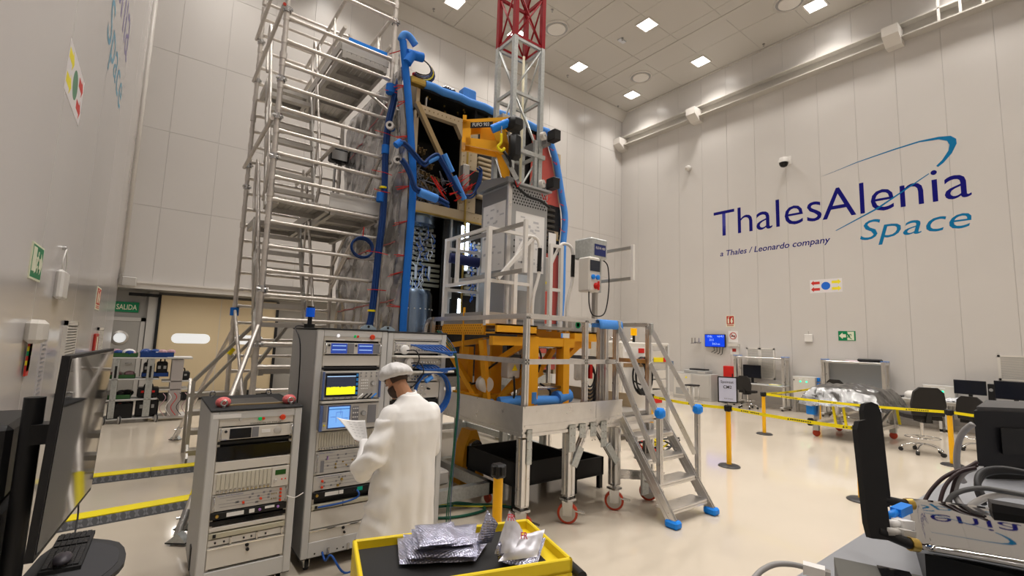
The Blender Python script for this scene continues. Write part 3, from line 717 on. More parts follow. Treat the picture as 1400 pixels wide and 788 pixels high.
# cables and rolls hung on the scaffold
cb = thing('cable_bundle', 'thick dark blue cable bundle taped down the right scaffold post', 'cables', (SX1 + .08, SY0 - .08, 1.5))
path = [onY(x, y, SY0 - .1) for x, y in ((553, 92), (546, 110), (538, 140), (531, 170), (527, 210), (526, 250), (523, 300), (518, 340), (513, 390), (508, 430), (505, 450))] + [Vector((2.62, SY0 - .1, 1.7)), Vector((2.62, SY0 - .1, .05))]
for k in range(6):
    a = k * math.pi / 3
    B().tube(catmull([p + Vector((.032 * math.cos(a + .25 * i), .03 * math.sin(a + .25 * i), 0)) for i, p in enumerate(path)], 4), .021, 7).build('cable', M_bluecab, cb, smooth=True)
for (x, y, m_, r) in ((534, 122, M_bluef, .075), (527, 205, M_bluef, .06), (524, 257, M_yelb, .058), (508, 425, M_yelb, .058), (520, 270, M_bluef, .06)):
    p = onY(x, y, SY0 - .1); B().cyl(p - Vector((0, 0, .07 if m_ is M_bluef else .015)), p + Vector((0, 0, .07 if m_ is M_bluef else .015)), r, 10).build('wrap', m_, cb, smooth=40)
b = B()
for x, y in ((535, 125), (527, 182), (526, 236), (523, 262), (516, 345), (512, 396)):
    p = onY(x, y, SY0 - .15)
    for s in (-1, 1): b.cyl(p, p + Vector((s * (.1 + .12 * random.random()), .0, .04 * (random.random() - .5))), .006, 5)
b.build('red_tie', M_red, cb, kind='stuff')
c_ = onY(495, 339, SY0 - .06)
co = thing('cable_coil', 'round coil of blue cable hanging on the scaffold rungs', 'cable coil', c_)
for k in range(5):
    r = .155 + .008 * (k % 3)
    B().tube([c_ + Vector((r * math.cos(a * math.pi / 12), -.012 * k + .02, r * .92 * math.sin(a * math.pi / 12) + .006 * (k - 2))) for a in range(24)], .011, 6, True).build('loop', M_bluecab, co, smooth=True)
B().tube([c_ + Vector((0, 0, .15)), c_ + Vector((.0, -.02, .32))], .008, 6).build('red_tie', M_red, co)
for (x, y, lb) in ((533.5, 172, 'white tape roll hung on scaffold post, the upper of two'), (544, 219, 'white tape roll with blue core cover, the lower of two on scaffold')):
    p = onY(x, y, SY0 - .2); t = thing('tape_roll', lb, 'tape roll', p)
    ax = Vector((-.55, -.8, -.1)).normalized()
    B().lathe([(.03, -.04), (.062, -.04), (.062, .04), (.03, .04), (.03, -.04)], p, 18, ax).build('roll', M_white, t, smooth=40)
    B().lathe([(.031, -.042), (.031, .036)], p, 14, ax).build('core', M_black, t)
    B().cyl(p - ax * .04, p - ax * .14, .05, 12).build('holder', M_bluef, t, smooth=40)
fl = onY(459, 214, SY1 - .1); t = thing('flood_lamp', 'black flood lamp fixed behind the scaffold beside the foil panel', 'lamp', fl)
B().bbox(fl.x - .12, fl.x + .22, fl.y - .1, fl.y + .12, fl.z - .12, fl.z + .16, .03).build('housing', M_black, t)
B().box(fl.x - .10, fl.x + .20, fl.y - .105, fl.y - .098, fl.z - .09, fl.z + .1).build('glass', M_rackg, t)
B().cyl((fl.x, fl.y, fl.z - .1), (fl.x, fl.y, fl.z - .9), .025, 8).build('stand', M_steel, t)
# ================================================================== the spacecraft under test
YF, XA, XE, ZT = 6.4, 2.88, 5.95, 5.88
sat = thing('spacecraft', 'large open spacecraft body with foil wrapped side and blue foam edges', 'spacecraft', (4.4, 7.9, 1.35))
edgeL = [(549, 57), (553, 100), (557, 145), (560, 190), (562.5, 236), (562, 270), (560, 300), (556, 350), (552, 400), (549, 447)]
eL = [onY(x, y, YF) for x, y in edgeL]; eL += [Vector((2.88, YF, 1.75)), Vector((2.88, YF, 1.42))]
eLs = catmull(eL, 5)
def xe(z):
    for a, c in zip(eLs, eLs[1:]):
        if c.z <= z <= a.z: t = (z - c.z) / max(1e-6, a.z - c.z); return c.x + (a.x - c.x) * t
    return 2.88 if z < 3 else eLs[0].x
M_film = mat('clear_film_over_foil', (.46, .455, .46), .17, metal=.65, spec=.7, noise_amt=.35, noise_scale=3.2, bump=.35, bump_scale=7)
def foil(u, v):
    z = 1.42 + (6.42 - 1.42) * v; y = YF + .03 + 3.1 * u
    lean = (xe(z) - 2.88) * max(0.0, 1 - 5 * u)
    q = Vector((y * 1.3 + z * .5, z * .42 - y * .35, 1.7))
    w = noise.fractal(q * 2.1, 1.0, 2.0, 4) * .035 + abs(noise.noise(Vector((y * 2.3 - z * .8, z * 1.1, 4.2)))) * .05
    w += .025 * abs(math.sin(7 * (y + .55 * z) + 2.5 * noise.noise(Vector((y * .9, z * .9, 0)))))
    if u < .02 or v > .985: w *= .2
    return (2.85 + lean - w, y, z)
b = B(); b.grid(foil, 54, 90)
lp = b.build('foil_panel', M_film, sat, smooth=True)
B().box(2.90, 2.96, YF + .05, 9.5, 1.42, 6.1).build('side_panel', M_kapton, sat)
bt = B()
for k in range(11):
    z = 1.9 + .43 * k + .1 * (k % 3); q = Vector((xe(z) - .02, YF - .03, z)); n_ = 2 + k % 2
    for j in range(n_):
        bt.cyl(q, q + Vector((-.02, .12 + .32 * random.random(), .14 * (random.random() - .5))) + Vector((-.06, 0, 0)), .006, 4)
bt.build('red_tie', M_red, sat, kind='stuff')
# red tape lines on the foil
for (y0, z0, y1, z1) in ((6.7, 3.45, 9.2, 3.45), (6.6, 2.55, 9.3, 2.45), (7.2, 6.0, 9.2, 5.5)):
    b = B()
    for k in range(24):
        t0, t1 = k / 24, (k + 1) / 24
        a = foil((y0 + (y1 - y0) * t0 - YF) / 3.1, (z0 + (z1 - z0) * t0 - 1.42) / 5); c = foil((y0 + (y1 - y0) * t1 - YF) / 3.1, (z0 + (z1 - z0) * t1 - 1.42) / 5)
        b.bar((a[0] - .012, a[1], a[2]), (c[0] - .012, c[1], c[2]), .004, .02)
    b.build('red_tape', mat('tape_red', (.45, .12, .12), .4), sat)
# blue foam along the front left edge, in lengths
def foam(pts, r, m, parent, seg, name='foam_sleeve'):
    n = len(pts); i = 0
    while i < n - 1:
        j = min(n - 1, i + seg)
        B().tube(pts[i:j + 1], r * (1 + .06 * (random.random() - .5)), 9).build(name, m, parent, smooth=50)
        i = j
foam([p + Vector((.01, -.03, 0)) for p in eLs], .055, M_bluef, sat, 6)
tp = eLs[0]
B().tube(catmull([tp + Vector((-.02, -.02, .0)), tp + Vector((.02, -.04, .10)), tp + Vector((.10, -.05, .10)), tp + Vector((.20, -.06, .0))], 4), .055, 8).build('foam_sleeve', M_bluel, sat, smooth=True)
# top deck with foam edge
M_dark = mat('black_composite', (.018, .017, .016), .35, noise_amt=.3, noise_scale=20)
B().box(2.92, 5.62, YF + .05, 9.4, ZT - .03, ZT + .03).build('top_panel', M_dark, sat)
B().bbox(2.74, 3.02, YF - .06, YF + .08, ZT - .02, ZT + .08, .02).build('edge_guard', M_gold, sat)
tpts = [Vector((3.0 + (5.55 - 3.0) * k / 16, YF - .02, ZT + .03 + .012 * math.sin(k * 2.1))) for k in range(17)]
foam(tpts, .062, M_bluel, sat, 4)
B().bbox(3.74, 4.0, YF + .05, YF + .25, ZT + .06, ZT + .32, .03).build('padded_block', M_bluel, sat)
B().bbox(3.32, 3.55, YF - .04, YF + .2, ZT + .07, ZT + .15, .03).build('wrapped_fitting', M_foilcart, sat)
rb_ = B().bar((2.85, YF + .1, ZT + .20), (3.28, YF + .3, ZT + .20), .05, .05)
for k in range(4): rb_.bar((2.92 + .1 * k, YF + .12 + .05 * k, ZT + .03), (2.92 + .1 * k, YF + .12 + .05 * k, ZT + .22), .025, .025)
rb_.build('red_bracket', M_red, sat)
M_cable = mat('black_cable', (.015, .015, .018), .4)
for k in range(6):
    r = .17 + .02 * k
    B().tube([Vector((2.78 + .10 + r * 1.15 * math.sin(a * math.pi / 10), YF - .05 + .02 * k, ZT + .27 + r * .75 * math.cos(a * math.pi / 10))) for a in range(0, 12)], .011, 6).build('harness', [M_cable, M_bluecab, M_cable, M_yelb, M_cable, M_bluecab][k], sat, smooth=True)
B().cyl((2.66, YF - .06, ZT + .38), (2.92, YF - .06, ZT + .42), .07, 10).build('foam_sleeve', M_bluef, sat, smooth=40)
B().cyl((2.66, YF - .08, ZT + .22), (2.74, YF - .08, ZT + .40), .07, 10).build('foam_sleeve', M_bluef, sat, smooth=40)
bt = B()
for k in range(36):
    x = 3.0 + 2.4 * random.random(); y = YF + .12 + .9 * random.random()
    bt.lathe([(.016, 0), (.016, -.02), (.004, -.03)], (x, y, ZT - .03), 6)
bt.build('fastener', M_gold, sat, kind='stuff')
# front frame in tan composite
B().box(2.86, 4.02, YF, YF + .10, 5.46, 5.58).build('frame_beam', M_kapton, sat)
B().box(2.86, 5.9, YF + .02, YF + .12, 3.90, 4.06).build('frame_beam', M_kapton, sat)
B().box(2.86, 5.9, YF + .0, YF + .02, 3.885, 3.91).build('yellow_edge', M_gold, sat)
B().box(3.72, 4.02, YF, YF + .06, 4.06, 5.46).build('frame_panel', M_kapton, sat)
B().prism([(3.60, 5.46), (3.72, 5.46), (3.72, 5.26)], (0, YF, 0), (1, 0, 0), (0, 0, 1), (0, .1, 0)).build('corner_gusset', M_kapton, sat)
B().prism([(2.9, 5.46), (3.00, 5.46), (2.9, 5.33)], (0, YF, 0), (1, 0, 0), (0, 0, 1), (0, .1, 0)).build('corner_gusset', M_kapton, sat)
B().box(2.86, 2.93, YF, YF + .08, 1.45, 5.5).build('frame_post', M_kapton, sat)
B().box(5.30, 5.40, YF, YF + .10, 1.45, 5.85).build('frame_post', M_dark, sat)
B().box(3.815, 3.845, YF - .015, YF, 2.1, 5.25).build('yellow_strip', M_gold, sat)
bt = B()
for k in range(26): bt.lathe([(.008, 0), (.008, .012)], (3.76 if k % 2 else 3.90, YF, 4.12 + .05 * k), 6, (0, -1, 0))
bt.build('fastener', M_tan, sat, kind='stuff')
bt = B()
for k in range(40): bt.lathe([(.008, 0), (.008, .012)], (2.96 + .075 * k, YF, 5.52 if k < 14 else 3.98), 6, (0, -1, 0))
bt.build('fastener', M_tan, sat, kind='stuff')
# diagonal strut with cable and foam
s0, s1 = Vector((2.83, YF - .12, 5.52)), Vector((3.70, YF - .12, 4.14))
st = B().bar(s0, s1, .07, .075, (0, -1, 0)).build('diagonal_strut', M_tan, sat)
for a, c in ((.52, .70), (.74, .98)):
    B().cyl(s0.lerp(s1, a) + Vector((.03, -.04, .02)), s0.lerp(s1, c) + Vector((.03, -.04, .02)), .05, 9).build('foam_wrap', M_bluel, st, smooth=40)
B().box(3.05, 3.07, YF + .02, YF + .06, 5.58, 5.74).build('bracket', M_alud, sat)
B().box(4.28, 4.34, YF + .1, YF + .2, 5.5, 5.86).build('bracket', M_alud, sat)
# dark interior bays
B().box(2.96, 5.3, 7.9, 7.95, 1.45, ZT - .03).build('bay_wall', M_dark, sat)
B().box(2.97, 5.3, YF + .12, 7.9, 3.93, 3.99).build('bay_shelf', M_dark, sat)
B().box(3.98, 4.02, YF + .06, 7.9, 4.06, ZT - .03).build('bay_divider', M_dark, sat)
B().box(3.52, 5.30, YF + .10, YF + .14, 1.45, 3.90).build('front_panel', M_dark, sat)
B().box(4.02, 5.30, YF + .12, YF + .16, 4.06, ZT - .05).build('front_panel', M_dark, sat)
# rows of waveguide switches in the upper bay: boxes with two pins
proto = None
for r_ in range(5):
    for c_ in range(9):
        if r_ < 2 and c_ > 4 + 2 * r_: continue
        x = 3.02 + .075 * c_; z = 5.12 - .19 * r_ - .015 * c_; y = 7.0
        if proto is None:
            proto = B().bbox(x, x + .05, y, y + .1, z, z + .10, .008).cyl((x + .015, y, z + .03), (x + .015, y - .05, z + .03), .012, 6).cyl((x + .036, y, z + .07), (x + .036, y - .06, z + .07), .012, 6).build('switch_unit', M_tan, sat); x_, z_ = x, z
        else: o = dup(proto); o.location = Vector(proto.location) + Vector((x - x_, 0, z - z_))
B().box(2.97, 3.75, 7.1, 7.14, 4.25, 5.3).build('bay_panel', M_dark, sat)
wl_ = []
for k in range(46):
    a = Vector((3.0 + .62 * random.random(), YF + .25 + .3 * random.random(), 4.1 + .5 * random.random()))
    pts = [a] + [a + Vector(((random.random() - .5) * .3, (random.random() - .5) * .1, (random.random() - .5) * .3)) for _ in range(3)]
    wl_.append(pts)
b = B()
for pts in wl_: b.tube(catmull(pts, 4), .006, 4)
b.build('wiring', mat('wire_grey', (.25, .26, .30), .4), sat, kind='stuff')
b = B()
for k in range(14):
    a = Vector((3.38 + .2 * random.random(), YF - .16, 4.12 + .3 * random.random())); b.cyl(a, a + Vector((.18 + .2 * random.random(), -.04, .12 + .2 * random.random())), .006, 4)
for k in range(5):
    a = Vector((3.12 + .08 * random.random(), YF - .1, 4.45)); b.cyl(a, a + Vector((.22, 0, -.22 - .1 * random.random())), .006, 4)
b.build('red_tie', M_red, sat, kind='stuff')
# slatted unit beside the tan panel
for k in range(9):
    B().bbox(4.04, 4.34, YF - .02, YF + .12, 4.35 + .08 * k, 4.395 + .08 * k, .01).build('radiator_slat', M_kapton, sat)
B().bbox(3.74, 4.06, YF - .12, YF - .02, 4.42, 4.72, .01).build('equipment_box', M_blackm, sat)
B().bbox(3.68, 3.80, YF - .16, YF - .02, 4.40, 4.78, .02).build('clamp_block', M_alud, sat)
# lower left: tank with equipment wrapped round it
M_tank = mat('tank_metal', (.22, .30, .42), .25, metal=.9)
B().lathe([(.31, 1.45), (.33, 1.5), (.33, 2.66), (.29, 2.74)], (3.19, YF + .45, 0), 32).build('tank', M_tank, sat, smooth=40)
bt = B()
for k in range(9): a = -math.pi * (.15 + .7 * k / 8); bt.lathe([(.010, 0), (.010, .012)], (3.19 + .33 * math.cos(a), YF + .45 + .33 * math.sin(a), 2.44), 6, (math.cos(a), math.sin(a), 0))
bt.build('bolt_row', M_white, sat, kind='stuff')
B().lathe([(.25, 3.74), (.29, 3.76), (.29, 3.96), (.25, 3.98)], (3.17, YF + .36, 0), 28).build('upper_tank', M_tank, sat, smooth=40)
B().box(2.95, 3.55, YF + .50, YF + .54, 2.7, 3.8).build('equipment_panel', M_dark, sat)
M_stripe = mat('heat_pipe', (.52, .53, .42), .35)
for k in range(13):
    z = 2.76 + .082 * k; e = .10 * (abs(k - 3) > 2) + (.05 if k in (0, 12) else 0)
    B().bar((2.96, YF + .42, z), (3.64 - e, YF + .42, z), .04, .046).build('heat_pipe', M_stripe, sat)
M_conn = mat('connector_silver', (.70, .74, .80), .25, metal=.8)
M_whitec = mat('connector_white', (.75, .80, .88), .35)
proto = None
for r_ in range(7):
    for c_ in range(4):
        x = 2.98 + .115 * c_ + .02 * (r_ % 2); z = 3.74 - .085 * r_; y = YF + .34
        if proto is None:
            proto = B().lathe([(.026, 0), (.026, .05), (.017, .055), (.017, .11), (.023, .115), (.023, .14)], (x, y + .1, z), 8, (0, -1, .15)).build('connector', M_conn, sat, smooth=40); x_, z_ = x, z
        else: o = dup(proto); o.location = Vector(proto.location) + Vector((x - x_, 0, z - z_))
for c_ in range(5):
    x = 2.97 + .115 * c_
    B().cyl((x, YF + .36, 2.92), (x, YF + .36, 3.14), .022, 8).build('coupling', M_conn if c_ % 2 else M_whitec, sat, smooth=40)
b = B(); b2 = B()
for k in range(44):
    a = Vector((2.94 + .48 * random.random(), YF + .24 + .1 * random.random(), 2.78 + 1.0 * random.random()))
    pts = [a]
    for _ in range(3): pts.append(pts[-1] + Vector(((random.random() - .5) * .13, (random.random() - .5) * .05, -.02 - .10 * random.random())))
    (b if k % 2 else b2).tube(catmull(pts, 3), .0065, 5)
b.build('coax_cable', mat('coax_blue', (.03, .14, .55), .35), sat, kind='stuff', smooth=True)
b2.build('coax_cable', M_whitec, sat, kind='stuff', smooth=True)
# vertical cable ducts and lit inspection lamps
B().box(3.60, 3.63, YF + .02, YF + .06, 2.45, 3.9).box(3.56, 3.64, YF + .03, YF + .07, 2.3, 3.35).build('cable_duct', M_alud, sat)
M_led = mat('inspection_lamp', (.8, .9, 1), .4, emit=13.0, emit_rgb=(.62, .80, 1.0))
for (x, z0, z1, y) in ((3.79, 3.38, 3.80, YF - .04), (3.885, 3.1, 3.86, YF - .03), (3.78, 2.20, 2.62, YF - .04), (2.955, 2.3, 3.72, YF + .22)):
    l_ = B().box(x - .018, x + .018, y, y + .02, z0, z1).build('lamp_bar', M_led, sat)
    B().box(x - .024, x + .024, y + .02, y + .045, z0 - .02, z1 + .02).build('lamp_back', M_alud, l_)
# second equipment group to the right of the lamps
for k in range(9): B().bar((3.92, YF + .06, 2.72 + .1 * k), (4.28, YF + .06, 2.72 + .1 * k), .05, .045).build('heat_pipe', M_stripe, sat)
for r_ in range(8):
    for c_ in range(3):
        o = dup(proto); o.location = Vector(proto.location) + Vector((3.96 + .09 * c_ - x_, -.28, 3.55 - .1 * r_ - z_))
b = B()
for k in range(36):
    a = Vector((3.92 + .3 * random.random(), YF - .04, 2.7 + .85 * random.random())); pts = [a]
    for _ in range(3): pts.append(pts[-1] + Vector(((random.random() - .5) * .12, (random.random() - .5) * .04, -.08 * random.random())))
    b.tube(catmull(pts, 3), .008, 5)
b.build('coax_cable', MATS['coax_blue'], sat, kind='stuff', smooth=True)
for (x, z) in ((3.62, 2.85), (3.70, 2.85), (3.62, 2.62), (3.66, 3.2)):
    B().bbox(x, x + .05, YF + .02, YF + .1, z, z + .11, .008).build('equipment_box', M_alud, sat)
# right front edge: red film, black equipment strip, blue foam sleeve
edgeR = [(744.6, 183), (752, 205), (758, 228), (765.5, 274), (769, 300), (766, 341), (764.5, 400), (762, 440)]
eR = catmull([onY(x, y, YF) for x, y in edgeR] + [Vector((5.9, YF, 1.6))], 4)
def xr_(z):
    for a, c in zip(eR, eR[1:]):
        if c.z <= z <= a.z: return a.x + (c.x - a.x) * (a.z - z) / max(1e-6, a.z - c.z)
    return 5.9
for (z0, z1, m_, nm) in ((4.55, 5.8, M_redfilm, 'red_film'), (1.5, 3.62, M_redfilm, 'red_film'), (3.62, 4.55, M_dark, 'equipment_strip')):
    b = B(); b.grid(lambda u, v: (5.2 + (xr_(z0 + (z1 - z0) * v) - 5.2) * u, YF + .04 + .02 * noise.noise(Vector((u * 5, v * 7, z0))), z0 + (z1 - z0) * v), 8, 14)
    b.build(nm, m_, sat, smooth=True)
for k in range(8): B().bbox(5.42, 5.78, YF - .02, YF + .05, 3.68 + .105 * k, 3.73 + .105 * k, .01).build('radiator_slat', mat('dark_slat', (.05, .045, .04), .4), sat)
B().box(5.62, 5.80, YF - .03, YF - .02, 3.75, 4.0).build('paper_tag', M_paper, sat)
foam([p + Vector((.03, -.04, 0)) for p in eR], .062, M_bluel, sat, 5)
B().box(5.88, 5.95, YF + .05, 9.4, 1.42, 5.6).build('side_panel', M_kapton, sat)
bt = B()
for k in range(14):
    z = 2.3 + .25 * k; q = Vector((xr_(z), YF - .08, z))
    for j in range(2): bt.cyl(q, q + Vector((-.14 * random.random(), -.02, .10 * (random.random() - .5))), .006, 4)
bt.build('red_tie', M_red, sat, kind='stuff')
# blue cables across the front
def cablerun(name, pix, Y, r, m_, lab=None, nb=2, parent=sat):
    for k in range(nb):
        B().tube(catmull([onY(x, y, Y) + Vector((.02 * math.cos(k * 2.4), .02 * math.sin(k * 2.4) - .01, .022 * k)) for x, y in pix], 5), r, 7).build(name, m_, parent, smooth=True)
cablerun('blue_cable', ((545, 198), (553, 200), (565, 213), (578, 227), (586, 220), (596, 215), (602, 222), (612, 240), (626, 266)), YF - .16, .02, M_bluecab, nb=3)
cablerun('blue_cable', ((549, 222), (556, 232), (562, 246), (568, 262), (580, 266), (598, 275), (612, 283)), YF - .18, .022, M_bluecab, nb=4)
cablerun('blue_cable', ((626, 266), (636, 271), (646, 268), (654, 252), (657, 238), (653, 232)), YF - .16, .014, M_bluecab, nb=3)
a, c = onY(573, 263, YF - .2), onY(597, 272, YF - .2)
B().cyl(a, c, .065, 10).build('foam_wrap', M_bluel, sat, smooth=40)
a, c = onY(541, 199, YF - .16), onY(548, 194, YF - .16)
B().cyl(a, c, .05, 10).build('foam_wrap', M_bluef, sat, smooth=40)
a, c = onY(585, 222, YF - .16), onY(601, 214, YF - .16)
B().cyl(a, c, .035, 10).build('foam_wrap', M_bluel, sat, smooth=40)
# stand that carries the spacecraft
stn = thing('spacecraft_stand', 'grey steel stand with upright legs under the spacecraft', 'stand', (4.4, 7.9, 0))
B().box(2.95, 5.9, YF + .1, 9.4, 1.25, 1.41).build('top_frame', M_galv, stn)
for x in (3.1, 4.0, 4.9, 5.8):
    for y in (YF + .2, 9.2): B().box(x - .05, x + .05, y - .05, y + .05, .1, 1.25).build('leg', M_galv, stn)
for y in (YF + .2, 9.2):
    B().box(3.0, 5.9, y - .06, y + .06, .04, .16).build('base_beam', M_galv, stn)
    for x in (3.1, 4.9): B().bar((x, y, .16), (x + .9, y, 1.2), .05, .05).build('brace', M_galv, stn)
for x in (3.1, 5.8): B().box(x - .06, x + .06, YF + .2, 9.2, .04, .16).build('base_beam', M_galv, stn)

# ================================================================== mast climbing lift on the stage
LX0, LX1, LY0, LY1, LZ = 3.27, 5.21, 4.60, 5.95, 2.20
ZD = 1.14          # stage deck
lift = thing('mast_lift', 'yellow mast climbing lift with red topped lattice mast and white railings', 'lift', (4.1, 5.2, ZD))
# platform floor
B().box(LX0 + .02, LX1, LY0 + .3, LY1, LZ - .05, LZ - .02).build('platform_floor', M_alud, lift)
b = B().box(LX0, LX0 + .03, LY0 + .28, LY1, LZ - .14, LZ).build('side_plate', M_yel, lift)
bt = B()
for r_ in range(4):
    for k in range(30): bt.lathe([(.010, 0), (.010, .003)], (LX0, LY0 + .34 + .053 * k + .026 * (r_ % 2), LZ - .12 + .033 * r_), 6, (-1, 0, 0))
bt.build('perforation', mat('hole_orange', (.35, .15, .01), .6), b, kind='stuff')
B().box(LX0, LX0 + .62, LY0, LY0 + .04, LZ - .12, LZ + .0).box(LX0, LX0 + .62, LY0, LY0 + .26, LZ - .02, LZ).box(LX0, LX0 + .62, LY0, LY0 + .26, LZ - .12, LZ - .10).build('front_channel', M_yel, lift)
B().box(LX0 + .66, LX0 + 1.28, LY0 + .02, LY0 + .5, LZ - .04, LZ).build('grille', M_alud, lift)
B().box(LX0 + .66, LX0 + 1.28, LY0 + .25, LY0 + .45, LZ - .16, LZ - .04).build('beam', M_yel, lift)
B().box(4.62, LX1, LY0 + .05, LY0 + .15, LZ - .18, LZ - .05).box(4.62, LX1, LY0 + .05, LY0 + .45, LZ - .07, LZ - .05).build('rear_channel', M_yel, lift)
B().box(LX0 - .02, 4.62, LY0 + .05, LY0 + .13, LZ - .26, LZ - .15).build('cross_beam', M_yel, lift)
B().box(4.4, LX1 - .1, LY0 + .2, LY0 + .26, LZ - .28, LZ - .18).build('cross_beam', M_yel, lift)
# chassis columns, braces, feet
for (x, y, w) in ((3.88, LY0 + .10, .15), (4.47, LY0 + .10, .11), (3.95, LY0 + .30, .06), (4.56, LY0 + .30, .05)):
    B().box(x - w / 2, x + w / 2, y - w / 2, y + w / 2, ZD + .05, LZ - .14).build('column', M_yel, lift)
B().box(3.62, 3.80, 5.2, 5.6, ZD + .04, LZ - .2).build('column', M_yel, lift)
B().box(3.45, 3.53, 5.5, 5.75, ZD + .04, LZ - .3).build('column', M_yel, lift)
B().box(3.34, 3.86, 5.05, 5.7, ZD + .04, ZD + .16).build('chassis_block', M_yel, lift)
for (p, q) in (((3.30, 5.95, 1.98), (3.42, 5.2, ZD + .1)), ((3.30, 4.95, LZ - .2), (3.44, 5.0, ZD + .08)), ((3.98, 4.95, 1.6), (3.62, 5.0, ZD + .1)), ((3.9, 4.9, ZD + .12), (4.5, 4.95, 1.9)), ((3.95, 5.3, ZD + .15), (4.6, 5.3, 1.55)),
               ((4.55, 4.85, 1.72), (4.95, 4.85, LZ - .2)), ((3.62, 5.3, LZ - .2), (3.34, 5.9, 1.9)), ((3.75, 4.72, LZ - .25), (3.6, 5.1, 1.7))):
    B().bar(p, q, .07, .07).build('brace', M_yel, lift)
for z in (1.93, 1.40): B().cyl((3.88, LY0 + .1, z), (4.46, LY0 + .1, z), .02, 8).build('roller', M_steel, lift, smooth=True)
B().box(3.265, 3.285, 5.36, 5.39, 1.75, 2.42).build('locking_bar', M_yel, lift)
B().bbox(3.62, 3.82, 4.82, 4.98, 1.52, 1.78, .015).build('junction_box', M_panelg, lift)
B().prism([(0, 0), (.09, 0), (.045, .08)], (3.68, 4.818, 1.62), (1, 0, 0), (0, 0, 1), (0, -.004, 0)).build('warning_mark', M_yelb, lift)
B().bbox(3.80, 3.95, 4.86, 4.95, 1.82, 2.04, .01).build('junction_box', M_galv, lift)
B().bbox(3.40, 3.46, 5.0, 5.1, 1.8, 2.02, .01).build('junction_box', M_panelg, lift)
B().bbox(3.66, 3.75, 4.86, 4.92, 1.85, 2.0, .01).build('valve', M_black, lift)
B().lathe([(.07, 0), (.10, .02), (.10, .16), (.06, .18)], (3.44, 5.12, 1.44), 18, (-.3, -1, 0)).build('motor', M_offw, lift, smooth=40)
for pts in (((3.35, 5.8, 1.6), (3.4, 5.3, 1.42), (3.5, 5.1, 1.62), (3.64, 5.0, 1.75)), ((3.7, 4.8, 1.55), (3.7, 4.78, 1.3), (3.66, 4.85, 1.2)), ((4.1, 4.75, 1.45), (4.25, 4.72, 1.35), (4.22, 4.75, 1.22), (4.1, 4.8, 1.2)), ((4.02, 4.75, 1.95), (4.08, 4.72, 1.8), (4.05, 4.74, 1.6))):
    B().tube(catmull(pts, 6), .014, 7).build('hose', M_black, lift, smooth=True)
# feet wrapped in pale blue foam
for pts, r in (((((3.30, 4.98, ZD + .07), (3.42, 4.96, ZD + .06), (3.50, 4.97, ZD + .07)), .05)), (((3.52, 4.86, ZD + .08), (3.75, 4.82, ZD + .09), (3.88, 4.80, ZD + .09)), .075), (((3.90, 4.68, ZD + .10), (4.15, 4.70, ZD + .09), (4.36, 4.72, ZD + .08)), .07), (((4.36, 4.72, ZD + .11), (4.60, 4.74, ZD + .14)), .10)):
    B().tube(pts, r, 10).build('foam_foot', M_bluel, lift, smooth=50)
B().cyl((3.9, 4.66, ZD + .08), (3.9, 4.66, ZD + .22), .055, 10).build('foam_foot', M_bluel, lift, smooth=40)
B().box(3.34, 4.62, 4.76, 4.9, ZD, ZD + .05).build('foot_beam', M_yel, lift)
# grey cabinet round the mast foot
CX0, CX1, CY0, CY1, CZ0, CZ1 = 3.67, 4.38, 5.0, 5.66, LZ - .02, 4.14
M_cab = mat('cabinet_grey', (.40, .405, .41), .35, metal=.35)
M_cabd = mat('cabinet_lid', (.20, .20, .205), .4)
cab = B().bbox(CX0, CX1, CY0, CY1, CZ0, CZ1, .012).build('cabinet', M_cab, lift)
B().prism([(CY0 - .06, CZ1), (CY1 + .06, CZ1), (CY1 + .06, CZ1 + .05), (CY1 - .1, CZ1 + .16), (CY0 - .06, CZ1 + .06)], (CX0 - .06, 0, 0), (0, 1, 0), (0, 0, 1), (.16, 0, 0)).build('lid', M_cabd, cab)
B().box(CX0 + .1, CX1 + .03, CY0 - .05, CY1 + .05, CZ1, CZ1 + .03).build('lid', M_cab, cab)
B().box(CX0 - .004, CX0, CY0 + .03, CY1 - .03, CZ1 - .22, CZ1 - .04).build('dark_band', M_cabd, cab)
def sheet(o, u, w, h, n):
    s_ = B().prism([(0, 0), (w, 0), (w, h), (0, h)], o, u, (0, 0, 1), n * .004).build('instruction_sheet', M_paper, cab)
    b = B(); o = Vector(o) + n * .0045; u = Vector(u); rr = random.Random(int(w * 1000))
    for k in range(26):
        a, c = rr.random() * (w - .14) + .02, rr.random() * (h - .1) + .03
        wd, hg = .03 + .08 * rr.random(), .012 + .03 * rr.random()
        b.prism([(a, c), (a + wd, c), (a + wd, c + hg), (a, c + hg)], o, u, (0, 0, 1), n * .0005)
    b.build('sheet_print', mat('print_grey', (.55, .55, .57), .6), cab, kind='stuff')
sheet((CX0, CY1 - .06, 2.95), (0, -1, 0), .54, .96, Vector((-1, 0, 0)))
sheet((CX0 + .13, CY0, 2.95), (1, 0, 0), .52, .82, Vector((0, -1, 0)))
B().box(CX0 + .2, CX0 + .42, CY0 - .004, CY0, 2.68, 2.90).build('label_sheet', mat('label_pale', (.62, .68, .75), .5), cab)
bt = B(); hole = mat('vent_hole', (.035, .035, .035), .7)
for r_ in range(6):
    for k in range(13):
        bt.lathe([(.014, 0), (.014, .002)], (CX0 + .08 + .047 * k + .023 * (r_ % 2), CY0, CZ1 - .05 - .042 * r_), 6, (0, -1, 0))
for r_ in range(7):
    for k in range(12):
        bt.lathe([(.014, 0), (.014, .002)], (CX0 + .12 + .045 * k + .022 * (r_ % 2), CY0, 3.36 - .042 * r_), 6, (0, -1, 0))
bt.build('vent_hole', hole, cab, kind='stuff')
B().box(CX0 + .02, CX1 - .02, CY0 - .006, CY0 - .001, 2.25, 2.28).build('seam_strip', M_cabd, cab)
